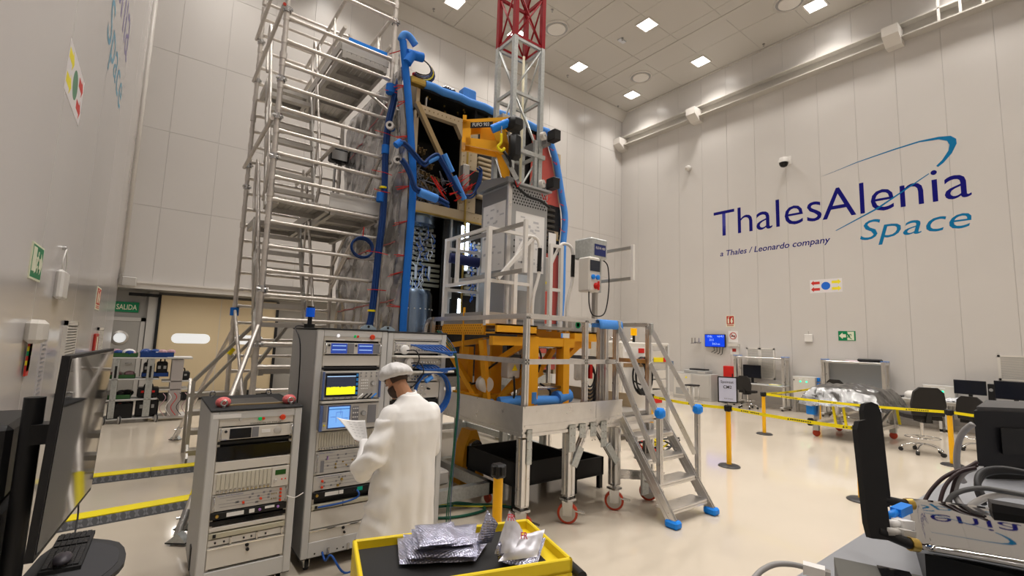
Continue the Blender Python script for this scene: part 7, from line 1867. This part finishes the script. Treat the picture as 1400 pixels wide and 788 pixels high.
B().box(9.1, 9.45, 6.615, 6.63, 1.62, 1.72).build('yellow_label', M_yelb, t); B().box(9.45, 9.55, 6.612, 6.63, 1.62, 1.72).build('red_switch', M_red, t); B().box(9.05, 9.4, 6.615, 6.63, .7, .8).build('red_label', M_red, t)
t = thing('cable_pile', 'tangle of black and red leads on floor behind stairs', 'cables', (7.6, 5.6, 0))
for k in range(9):
    a = Vector((7.5 + .3 * random.random(), 5.5 + .4 * random.random(), .02)); pts = [a]
    for j in range(4): pts.append(Vector((7.4 + .7 * random.random(), 5.3 + .8 * random.random(), .03 + .3 * random.random() * (j < 3))))
    B().tube(catmull(pts, 5), .015, 6).build('lead', (M_cable, M_cable, M_red, M_yelb)[k % 4], t, smooth=True)
t = thing('yellow_ramp', 'yellow cable ramp on the floor behind the stage', 'cable ramp', (6.6, 8.2, 0))
B().prism([(0, 0), (.3, 0), (.22, .05), (.08, .05)], (5.9, 8.0, 0), (0, 1, 0), (0, 0, 1), (2.6, 0, 0)).build('base', M_black, t); B().box(5.9, 8.5, 8.10, 8.22, .05, .06).build('lid', M_yelb, t)
# ================================================================== left side: ramps, shelf cart, screen on the arm
M_ramp = mat('ramp_black', (.03, .03, .032), .55)
def ramp(lab, x0, x1, y, ang):
    t = thing('cable_ramp', lab, 'cable ramp', (x0, y, 0), ang, 'yellow and black cable ramps')
    n = max(1, round((x1 - x0) / .9)); L = (x1 - x0) / n
    for k in range(n):
        a = k * L
        s_ = B().prism([(0, 0), (.36, 0), (.26, .055), (.10, .055)], (a + .004, -.18, 0), (0, 1, 0), (0, 0, 1), (L - .008, 0, 0)).build('section', M_ramp, t, local=True)
        B().box(a + .004, a + L - .004, -.06, .14, .05, .064).build('lid', M_yelb, s_, local=True)
        b = B()
        for j in range(int(L / .075)):
            xx = a + .03 + .075 * j
            b.add([Vector((xx, -.165, .012)), Vector((xx + .02, -.165, .012)), Vector((xx + .05, -.075, .058)), Vector((xx + .03, -.075, .058))], [(0, 1, 2, 3)])
            b.add([Vector((xx + .03, -.165, .012)), Vector((xx + .05, -.165, .012)), Vector((xx + .02, -.075, .058)), Vector((xx, -.075, .058))], [(0, 1, 2, 3)])
        b.build('tread_ribs', mat('ramp_rib', (.10, .10, .105), .5), s_, local=True, kind='stuff')
        for xx in (a + .1, a + L - .12): B().box(xx, xx + .03, -.075, -.055, .052, .066).build('hinge', M_yelb, s_, local=True)
ramp('yellow and black cable ramp on the floor, the farther of two', -.7, 1.0, 8.36, R(.5))
ramp('yellow and black cable ramp on the floor nearest the dark screen', -.7, .62, 6.62, R(7))
# shelf cart with bins
t = thing('shelf_cart', 'grey wheeled shelf cart loaded with trays by sliding door', 'cart', (.0, 13.3, 0))
for (x, w) in ((-.6, .10), (-.02, .12)):
    B().profile((x + .05, 13.05, .12), (x + .05, 13.05, 1.36), w, .10, (0, 1, 0)).build('post', M_galv, t); B().box(x + .03, x + .07, 12.995, 13.0, .95, 1.2).build('slot', M_black, t)
B().bbox(.40, .62, 13.0, 13.6, .08, 1.34, .01).build('end_panel', mat('panel_pinkgrey', (.42, .39, .38), .45), t)
for (x) in (-.55, .03): B().box(x - .04, x + .04, 13.55, 13.62, .12, 1.36).build('post', M_galv, t)
for z in (1.38, .93, .50, .10): B().bbox(-.72, .44 if z > 1.3 else .2, 13.0, 13.62, z - .03, z, .008).build('shelf', M_desk, t)
B().bbox(.3, .78, 12.98, 13.62, 1.35, 1.39, .008).build('shelf', M_desk, t); B().bbox(.25, .80, 13.0, 13.6, .84, .87, .006).build('shelf', M_desk, t); B().bbox(.22, .74, 13.0, 13.6, .66, .69, .006).build('shelf', M_desk, t); B().bbox(.15, .75, 13.0, 13.6, .05, .1, .006).build('shelf', M_desk, t)
for x in (-.4, .22, -.65): w_ = B().lathe([(.075, -.02), (.075, .02)], (x, 12.98, .075), 16, (1, .3, 0)).build('caster', M_panelg, t, smooth=40); B().lathe([(.085, -.012), (.085, .012)], (x, 12.98, .085), 16, (1, .3, 0)).build('tyre', M_rubber, w_, smooth=40)
M_trayg, M_trayb, M_pinkb = mat('tray_green', (.04, .12, .04), .5), mat('tray_blue', (.012, .05, .22), .45), mat('bag_pink', (.50, .30, .34), .3)
def bin_(lab, x0, x1, z, h, m_, fill, fm, seed):
    t = thing('storage_bin', lab, 'bin', ((x0 + x1) / 2, 13.25, z), 0, 'trays and boxes on the shelf cart')
    b = B().box(x0, x1, 13.06, 13.07, z, z + h).box(x0, x1, 13.5, 13.51, z, z + h).box(x0, x0 + .01, 13.06, 13.51, z, z + h).box(x1 - .01, x1, 13.06, 13.51, z, z + h).box(x0, x1, 13.06, 13.51, z, z + .01)
    b.build('tray', m_, t)
    rr = random.Random(seed)
    for k in range(fill):
        x = x0 + .05 + (x1 - x0 - .1) * rr.random(); y = 13.12 + .3 * rr.random(); s = .05 + .05 * rr.random()
        B().ell((x, y, z + h * .7 + s * .4), (s * 1.2, s, s * .8), 8, 6).build('item', fm[k % len(fm)], t)
bin_('green tray of pink and blue bags on top shelf', -.70, -.22, 1.38, .09, M_trayg, 8, (M_pinkb, M_trayb, M_paper), 1)
bin_('blue tray of wrapped parts on top shelf of cart', -.18, .42, 1.38, .11, M_trayb, 8, (M_paper, M_trayb, M_pinkb), 2)
bin_('green tray of small parts on second shelf of cart', -.66, -.22, .93, .08, M_trayg, 5, (M_pinkb, M_panelg), 3)
bin_('blue tray with black cases on second shelf of cart', -.12, .36, .96, .08, M_trayb, 0, (M_black,), 4)
bin_('green tray with black boxes on third shelf of cart', -.64, -.26, .50, .09, M_trayg, 5, (M_black, M_black, M_panelg), 5)
bin_('black box of red tipped tools on bottom shelf of cart', -.62, -.2, .10, .30, M_black, 5, (M_red, M_black), 6)
def case(lab, x0, x1, z, h, red=False):
    t = thing('tool_case', lab, 'case', ((x0 + x1) / 2, 13.2, z))
    B().bbox(x0, x1, 13.08, 13.45, z, z + h, .025).build('shell', M_black, t)
    B().tube(catmull([((x0 * .7 + x1 * .3), 13.2, z + h), ((x0 * .65 + x1 * .35), 13.2, z + h + .07), ((x0 * .35 + x1 * .65), 13.2, z + h + .07), ((x0 * .3 + x1 * .7), 13.2, z + h)], 4), .014, 7).build('handle', M_black, t, smooth=True)
    for k in (.25, .75): B().box(x0 * (1 - k) + x1 * k - .025, x0 * (1 - k) + x1 * k + .025, 13.07, 13.085, z + h * .5, z + h * .72).build('latch', M_red if red else M_rackside, t)
case('black case in the blue tray, left of two', -.10, .10, .98, .28); case('black case in the blue tray, right of two', .13, .33, .98, .30)
case('black tool case with red latches on third shelf', -.16, .22, .52, .20, True); case('large black tool case on bottom shelf of cart', -.16, .24, .12, .34); case('black tool case on the end shelf of the cart', .42, .76, .88, .18)
t = thing('cable_heap', 'pink and white leads hanging from the cart end', 'cables', (.5, 13.0, .5))
for k in range(5):
    x = .30 + .1 * k; B().tube(catmull([(x, 12.99, .60), (x + .05, 12.95, .5), (x - .04, 12.95, .3), (x + .06, 12.96, .12)], 5), .007, 6).build('lead', (M_pinkb, M_paper, M_red, M_cable)[k % 4], t, smooth=True)

# large dark screen, keyboard tray and mouse on an arm at the far left
d_ = Vector((.09, .996, 0)).normalized(); nrm = Vector((d_.y, -d_.x, 0))
s_ = 2.4
r1 = ray(97.7, 486.6); r1 = r1 / r1.y; r2 = ray(156, 477); r2 = r2 / r2.y
T1 = Vector((0, 0, 2)) + r1 * s_; T2 = Vector((0, 0, 2)) + r2 * (s_ * 1.36)
ZB1 = (Vector((0, 0, 2)) + ray(127, 661) * (T2.length_squared ** 0 * ((T2.x ** 2 + T2.y ** 2) ** .5) / ((ray(127, 661).x ** 2 + ray(127, 661).y ** 2) ** .5))).z
scr = thing('screen', 'large glossy black screen seen edge on at the far left', 'screen', (T1.x - .1, T1.y + .4, .95))
lean = Vector((-.012, -.03, 0))
def sp(u, z, w): f_ = (T1.z - z) / (T1.z - ZB1); return T1 + d_ * u + Vector((0, 0, z - T1.z)) + lean * f_ * 1.6 + nrm * w
SW = (T2 - T1).length; BZ = ZB1 - .02
def slab(u0, u1, z0, z1, w0, w1): return B().add([sp(u, z, w) for z in (z0, z1) for w in (w0, w1) for u in (u0, u1)], [(0, 2, 3, 1), (4, 5, 7, 6), (0, 1, 5, 4), (2, 6, 7, 3), (0, 4, 6, 2), (1, 3, 7, 5)])
slab(-.012, SW, BZ, T1.z, -.024, 0).build('case', M_black, scr)
slab(.0, SW - .012, BZ + .02, T1.z - .012, 0, .003).build('display', mat('screen_mirror', (.006, .006, .007), .03, spec=.9, coat=1.0), scr)
slab(SW * .3, SW * .7, BZ + .1, T1.z - .12, -.06, -.024).build('back_cover', M_blackm, scr)
cb0 = sp(SW * .5, 1.4, -.16)
B().cyl((cb0.x, cb0.y, .04), (cb0.x, cb0.y, 1.7), .035, 12).build('stand_column', M_black, scr, smooth=40)
B().bar((cb0.x, cb0.y, 1.55), sp(SW * .5, 1.55, -.1), .1, .08).build('mount_arm', M_black, scr)
B().bbox(cb0.x - .1, cb0.x + .3, cb0.y - .35, cb0.y + .35, .0, .04, .01).build('stand_base', M_blackm, scr)
# black equipment and white cabinet behind the screen, at the frame edge
q = sp(-.02, 1.70, -.12)
t = thing('black_equipment', 'black plastic equipment standing behind the dark screen', 'equipment', (q.x, q.y, 0))
q2 = onX(24, 600, -.42)
B().bbox(-.66, -.42, q2.y - .12, q2.y + .4, 1.28, onX(36, 570, -.42).z, .02).build('upper_case', M_black, t)
B().bbox(-.66, -.41, q2.y - .18, q2.y + .35, .9, 1.27, .02).build('lower_case', M_blackm, t)
B().bbox(-.66, -.41, q2.y - .18, q2.y + .35, .0, .9, .02).build('pedestal', M_black, t)
B().tube(catmull([(-.46, q2.y - .19, 1.25), (-.48, q2.y - .30, 1.2), (-.49, q2.y - .30, 1.05), (-.46, q2.y - .19, 1.0)], 5), .012, 7).build('cable', M_cable, t, smooth=True)
t = thing('white_cabinet', 'white cabinet corner at the far left edge', 'cabinet', (-.6, 2.2, 0))
qa = onX(22, 640, -.55)
B().bbox(-.75, -.53, qa.y - .7, qa.y + .02, .02, onX(12, 618, -.62).z, .012).build('body', M_white, t)
B().bbox(-.53, -.515, qa.y - .68, qa.y, .05, qa.z - .06, .004).build('door', M_offw, t)
# tray with keyboard, mouse, round pad
ZK = .955
def kz(x, y): return onZ(x, y, ZK)
ka, kb_, kc = kz(80, 738), kz(122, 737), kz(45, 800)
tray = thing('keyboard_tray', 'dark grey rounded tray swung out below the dark screen', 'tray', (ka.x, ka.y, ZK - .03))
outl = [(20, 800), (55, 760), (80, 742), (100, 737), (125, 735.5), (150, 738), (163, 741), (170, 748), (172.5, 757), (170, 768), (163, 777), (150, 788), (135, 800), (115, 815), (60, 850)]
pts = [kz(x, y) for x, y in outl]
B().prism([(p.x, p.y) for p in pts], (0, 0, ZK - .022), (1, 0, 0), (0, 1, 0), (0, 0, .02)).build('tray_plate', mat('tray_dark', (.035, .035, .038), .6), tray)
ctr = sum(pts, Vector()) / len(pts)
B().prism([(ctr.x + (p.x - ctr.x) * .80, ctr.y + (p.y - ctr.y) * .80) for p in pts], (0, 0, ZK - .002), (1, 0, 0), (0, 1, 0), (0, 0, .003)).build('pad', mat('pad_grey', (.05, .05, .055), .85), tray)
B().bar((ctr.x, ctr.y, ZK - .05), (cb0.x, cb0.y, ZK - .05), .06, .05).build('tray_arm', M_black, tray)
kdir = (kc - ka); kdir.z = 0; kdir.normalize(); kx = (kb_ - ka); kx.z = 0; kw = kx.length; kx = Vector((-kdir.y, kdir.x, 0)); kx = kx if kx.dot(kb_ - ka) > 0 else -kx
kb = thing('keyboard', 'black keyboard on the dark tray below the screen', 'keyboard', ka)
def kp(u, v, z): return ka + kx * u + kdir * v + Vector((0, 0, z))
KW, KL = min(kw, .16), .44
B().add([kp(u, v, z) for z in (.001, .018) for v in (0, KL) for u in (0, KW)], [(0, 2, 3, 1), (4, 5, 7, 6), (0, 1, 5, 4), (2, 6, 7, 3), (0, 4, 6, 2), (1, 3, 7, 5)]).build('case', M_blackm, kb)
M_key = mat('key_black', (.022, .022, .024), .5)
pk = None
for i in range(6):
    for j in range(20):
        if j in (4, 8): continue
        u, v = .008 + (KW - .016) / 6 * i, .01 + (KL - .02) / 20 * j; a_, c_ = (KW - .016) / 6 * .86, (KL - .02) / 20 * .86
        if pk is None:
            pk = B().add([kp(u + du * a_, v + dv * c_, z) for z in (.018, .026) for dv in (0, 1) for du in (0, 1)], [(0, 2, 3, 1), (4, 5, 7, 6), (0, 1, 5, 4), (2, 6, 7, 3), (0, 4, 6, 2), (1, 3, 7, 5)]).build('key', M_key, kb); u_0, v_0 = u, v
        else: o = dup(pk); o.location = kx * (u - u_0) + kdir * (v - v_0)
B().tube(catmull([kp(KW * .4, 0, .01), kp(KW * .4, -.05, .02), kp(KW * .35, -.12, .10), kp(KW * .2, -.14, .3)], 5), .004, 6).build('lead', M_cable, kb, smooth=True)
mp = onZ(85, 768, ZK + .03)
ms = thing('mouse', 'dark mouse lying on the black keyboard', 'mouse', mp)
B().ell((mp.x, mp.y, mp.z + .012), (.034, .058, .022), 16, 10).build('shell', mat('mouse_grey', (.05, .045, .055), .35), ms, smooth=True)
B().cyl((mp.x, mp.y + .03, mp.z + .03), (mp.x + .006, mp.y + .03, mp.z + .03), .009, 10).build('wheel', M_rubber, ms)
# ================================================================== equipment top close by on the right
ZE = 1.62
t = thing('equipment_cabinet', 'grey topped equipment cabinet close at the lower right', 'cabinet', (1.4, -.1, 0))
M_etop = mat('top_bluegrey', (.30, .31, .335), .38)
B().bbox(.80, 2.95, -.95, .38, ZE - .03, ZE, .008).build('top_plate', M_etop, t)
B().bbox(.84, 2.91, -.92, .35, .08, ZE - .03, .01).build('body', M_rackg, t)
for (x, y) in ((.92, .27), (2.8, .27), (.92, -.84), (2.8, -.84)): B().lathe([(.04, -.015), (.04, .015)], (x, y, .04), 14, (1, 0, 0)).build('caster', M_rubber, t)
for (x, w) in ((.86, .35),): B().box(.832, .84, -.65, .25, .2, ZE - .15).build('door', M_panelg, t)
# flat black box with a mirror finish lid; its lid mirrors the wall lettering
dv = thing('glossy_device', 'flat black device with mirror bright lid beside the antennas', 'device', (1.2, .1, ZE))
dz = 1.70
c = [onZ(1237, 677, dz), onZ(1256, 737, dz)]
a0, a1 = c[0], c[1]
e_ = Vector((.09, -.44, 0))
P4 = [a0, a1, a1 + e_, a0 + e_]
P4[2].z = P4[3].z = dz
lid_t = Vector((0, 0, .006))
def poly_box(pts, z0, z1): return [Vector((p.x, p.y, z0)) for p in pts] + [Vector((p.x, p.y, z1)) for p in pts]
F6 = [(3, 2, 1, 0), (4, 5, 6, 7), (0, 1, 5, 4), (1, 2, 6, 5), (2, 3, 7, 6), (3, 0, 4, 7)]
ctr = sum(P4, Vector()) / 4
B().add(poly_box([ctr + (p - ctr) * .97 for p in P4], ZE, dz - .022), F6).build('body', M_black, dv)
# the lid is slightly domed
lp_ = onZ(1298, 712, dz); dd = (lp_ - Vector((0, 0, 2))).normalized(); rr_ = (Vector((17.2, 4.1, 6.75)) - lp_).normalized(); ln_ = (rr_ - dd).normalized()
def lidz(p): u, v = p.x - lp_.x, p.y - lp_.y; return dz - ln_.x / ln_.z * u - ln_.y / ln_.z * v - u * u / 7.0 - v * v / 4.5
def lidp(u, v):
    p = P4[0].lerp(P4[1], u).lerp(P4[3].lerp(P4[2], u), v); return Vector((p.x, p.y, lidz(p)))
b = B(); b.grid(lidp, 16, 20)
o = b.build('lid', mat('lid_mirror', (.42, .42, .42), .03, metal=1.0), dv, smooth=True); md = o.modifiers.new('s', 'SOLIDIFY'); md.thickness = .01; md.offset = 1 if o.data.polygons[0].normal.z < 0 else -1
B().add(poly_box([a0 + e_ * .28, a0.lerp(a1, .12) + e_ * .28, a0.lerp(a1, .12) + e_, a0 + e_], dz + .006, dz + .022), F6).build('rear_strip', M_black, dv)
# antennas
O = Vector((0, 0, 2))
def rp(x, y, d): r_ = ray(x, y); return O + r_.normalized() * d
def antenna(lab, b0, b1, d, w, hinge):
    t = thing('antenna', lab, 'antenna', rp(*b0, d))
    p, q = rp(*b0, d), rp(*b1, d); ax = (q - p).normalized(); sd = Vector((CM[0][0], CM[1][0], CM[2][0])); sd = (sd - ax * sd.dot(ax)).normalized(); th = ax.cross(sd)
    L = (q - p).length; P = [(-w * .40, 0), (w * .40, 0), (w * .5, .02), (w * .5, L - .018), (w * .36, L - .004), (0, L), (-w * .36, L - .004), (-w * .5, L - .018), (-w * .5, .02)]
    B().prism(P, p - th * .006, sd, ax, th * .012).build('paddle', mat('antenna_black', (.013, .013, .014), .55), t)
    h = rp(*hinge, d + .03)
    B().cyl(p + ax * .012, h, .008, 10).build('hinge', M_black, t, smooth=40)
    B().cyl(h, h + (h - p).normalized() * .012, .010, 10).build('connector', M_gold, t, smooth=40)
antenna('flat black antenna in front, the lower of the pair', (1200, 737), (1181, 574), 1.00, .034, (1243, 744))
antenna('flat black antenna behind, the taller of the pair', (1203, 692), (1188, 550), 1.14, .033, (1238, 690))
# plugs between antenna and device
for (x0, y0, x1, y1, d, m_, lb) in ((1214, 706, 1240, 694, 1.06, M_bluetape, 'blue network plug in the glossy device'), (1215, 716, 1243, 717, 1.03, M_paper, 'white network plug under the blue one'), (1215, 727, 1244, 731, 1.0, M_panelg, 'grey network plug, lowest in the glossy device')):
    p, q = rp(x0, y0, d), rp(x1, y1, d + .06); t = thing('network_plug', lb, 'plug', q)
    B().bar(p.lerp(q, .4), q, .016, .013).build('plug', m_, t); B().cyl(p, p.lerp(q, .45), .006, 8).build('lead', m_, t, smooth=True)
# black case at the right edge with handle
bx = thing('black_case', 'big black equipment case at the right frame edge', 'case', (1.9, .1, ZE))
cr_ = Vector((.7954, -.6053, 0)); fw = Vector((.6, .79, 0))
A0 = rp(1331, 560, 2.1); A0.z = 0
zt_ = rp(1331, 562, 2.1).z
rd_ = Vector((A0.x, A0.y, 0)).normalized(); fw = rd_
V4 = [A0, A0 + cr_ * .7, A0 + cr_ * .7 + fw * .34, A0 + fw * .34 + cr_ * .05]
B().add(poly_box(V4, ZE + .04, zt_), F6).build('shell', mat('case_black', (.012, .012, .015), .5), bx)
B().add(poly_box([p + Vector((0, 0, 0)) for p in (V4[0] + cr_ * .01 + fw * .01, V4[1], V4[2], V4[3])], zt_, zt_ + .012), F6).build('lid', mat('case_lid', (.07, .07, .072), .45), bx)
B().add(poly_box([A0 + cr_ * .08 - fw * .012, A0 + cr_ * .7 - fw * .012, A0 + cr_ * .7, A0 + cr_ * .08], ZE + .08, zt_ - .05), F6).build('inset_panel', M_black, bx)
B().add(poly_box([A0 + cr_ * .02 + fw * .02, A0 + cr_ * .7 + fw * .02, A0 + cr_ * .7 + fw * .25, A0 + cr_ * .02 + fw * .25], ZE, ZE + .04), F6).build('foot', M_blackm, bx)
for k in range(3):
    B().tube(catmull([rp(1345, 690 - 4 * k, 1.50), rp(1336, 668 - 5 * k, 1.52), rp(1345, 650 - 3 * k, 1.55), rp(1372, 645 - 2 * k, 1.57), rp(1410, 648, 1.57)], 6), .006, 8).build('hose', mat('hose_dark', (.03, .03, .032), .5), bx, smooth=True)
# loose cables
def loosecable(lab, pix, d, r_, m_):
    t = thing('loose_cable', lab, 'cable', rp(*pix[0], d))
    B().tube(catmull([rp(x, y, d + .012 * i) for i, (x, y) in enumerate(pix)], 6), r_ * .6, 8).build('lead', m_, t, smooth=True)
M_grc = mat('cable_grey', (.34, .33, .33), .45); M_dkred = mat('cable_dark', (.035, .018, .02), .45)
loosecable('dark cable arching to the black case, leftmost of three', [(1262, 690), (1272, 672), (1288, 655), (1306, 645), (1322, 640), (1336, 632)], 1.43, .0066, M_dkred)
loosecable('dark cable arching to the black case, middle of three', [(1284, 692), (1290, 670), (1300, 655), (1314, 645), (1334, 640)], 1.43, .0066, M_dkred)
loosecable('dark cable arching to the black case, rightmost of three', [(1298, 694), (1302, 670), (1308, 652), (1320, 642), (1336, 637)], 1.45, .0055, M_dkred)
loosecable('thick grey cable curving up beside the black case', [(1316, 694), (1306, 678), (1308, 660), (1318, 646), (1332, 640)], 1.45, .0105, M_grc)
loosecable('grey cable lying across the glossy lid', [(1292, 694), (1302, 678), (1322, 670), (1345, 668), (1372, 672), (1405, 678)], 1.44, .0085, mat('cable_mid', (.12, .12, .12), .45))
loosecable('pale cable lying behind the glossy lid', [(1325, 694), (1345, 682), (1370, 677), (1405, 680)], 1.47, .011, M_white)
loosecable('black and grey sheathed cable hanging from the case', [(1330, 580), (1318, 590), (1311, 604), (1308, 625), (1310, 645), (1318, 660)], 1.75, .012, M_grc)
loosecable('pale cable with plug at the bottom right', [(1030, 792), (1042, 780), (1060, 772), (1082, 772), (1100, 776)], .86, .0065, M_grc)
t = thing('cable_plug', 'white plug on the pale cable at bottom right', 'plug', rp(1115, 779, .88)); p, q = rp(1098, 776, .88), rp(1128, 784, .88)
B().bar(p, q, .016, .013).build('plug', M_paper, t); B().bar(q, q + (q - p) * .25, .011, .008).build('tip', M_steel, t)
# low dark instrument at the very bottom
t = thing('bench_meter', 'low grey instrument with dark stripe at bottom right edge', 'instrument', (.9, .2, ZE))
zz = ZE + .05
p0, p1, p2 = onZ(1140, 762, zz), onZ(1215, 778, zz), onZ(1290, 800, zz)
ex = (p1 - p0); ex.z = 0; ex.normalize(); ey = Vector((ex.y, -ex.x, 0)); ey = ey if ey.dot(Vector((-1, 0, 0))) > 0 else -ey
Q = [p0, p0 + ex * .26, p0 + ex * .26 + ey * .16, p0 + ey * .16]
B().add(poly_box(Q, ZE, zz), F6).build('case', mat('meter_grey', (.11, .11, .10), .4), t)
Q2 = [p0 + ex * .055, p0 + ex * .095, p0 + ex * .095 + ey * .16, p0 + ex * .055 + ey * .16]
B().add(poly_box(Q2, zz, zz + .002), F6).build('stripe', M_blackg, t)
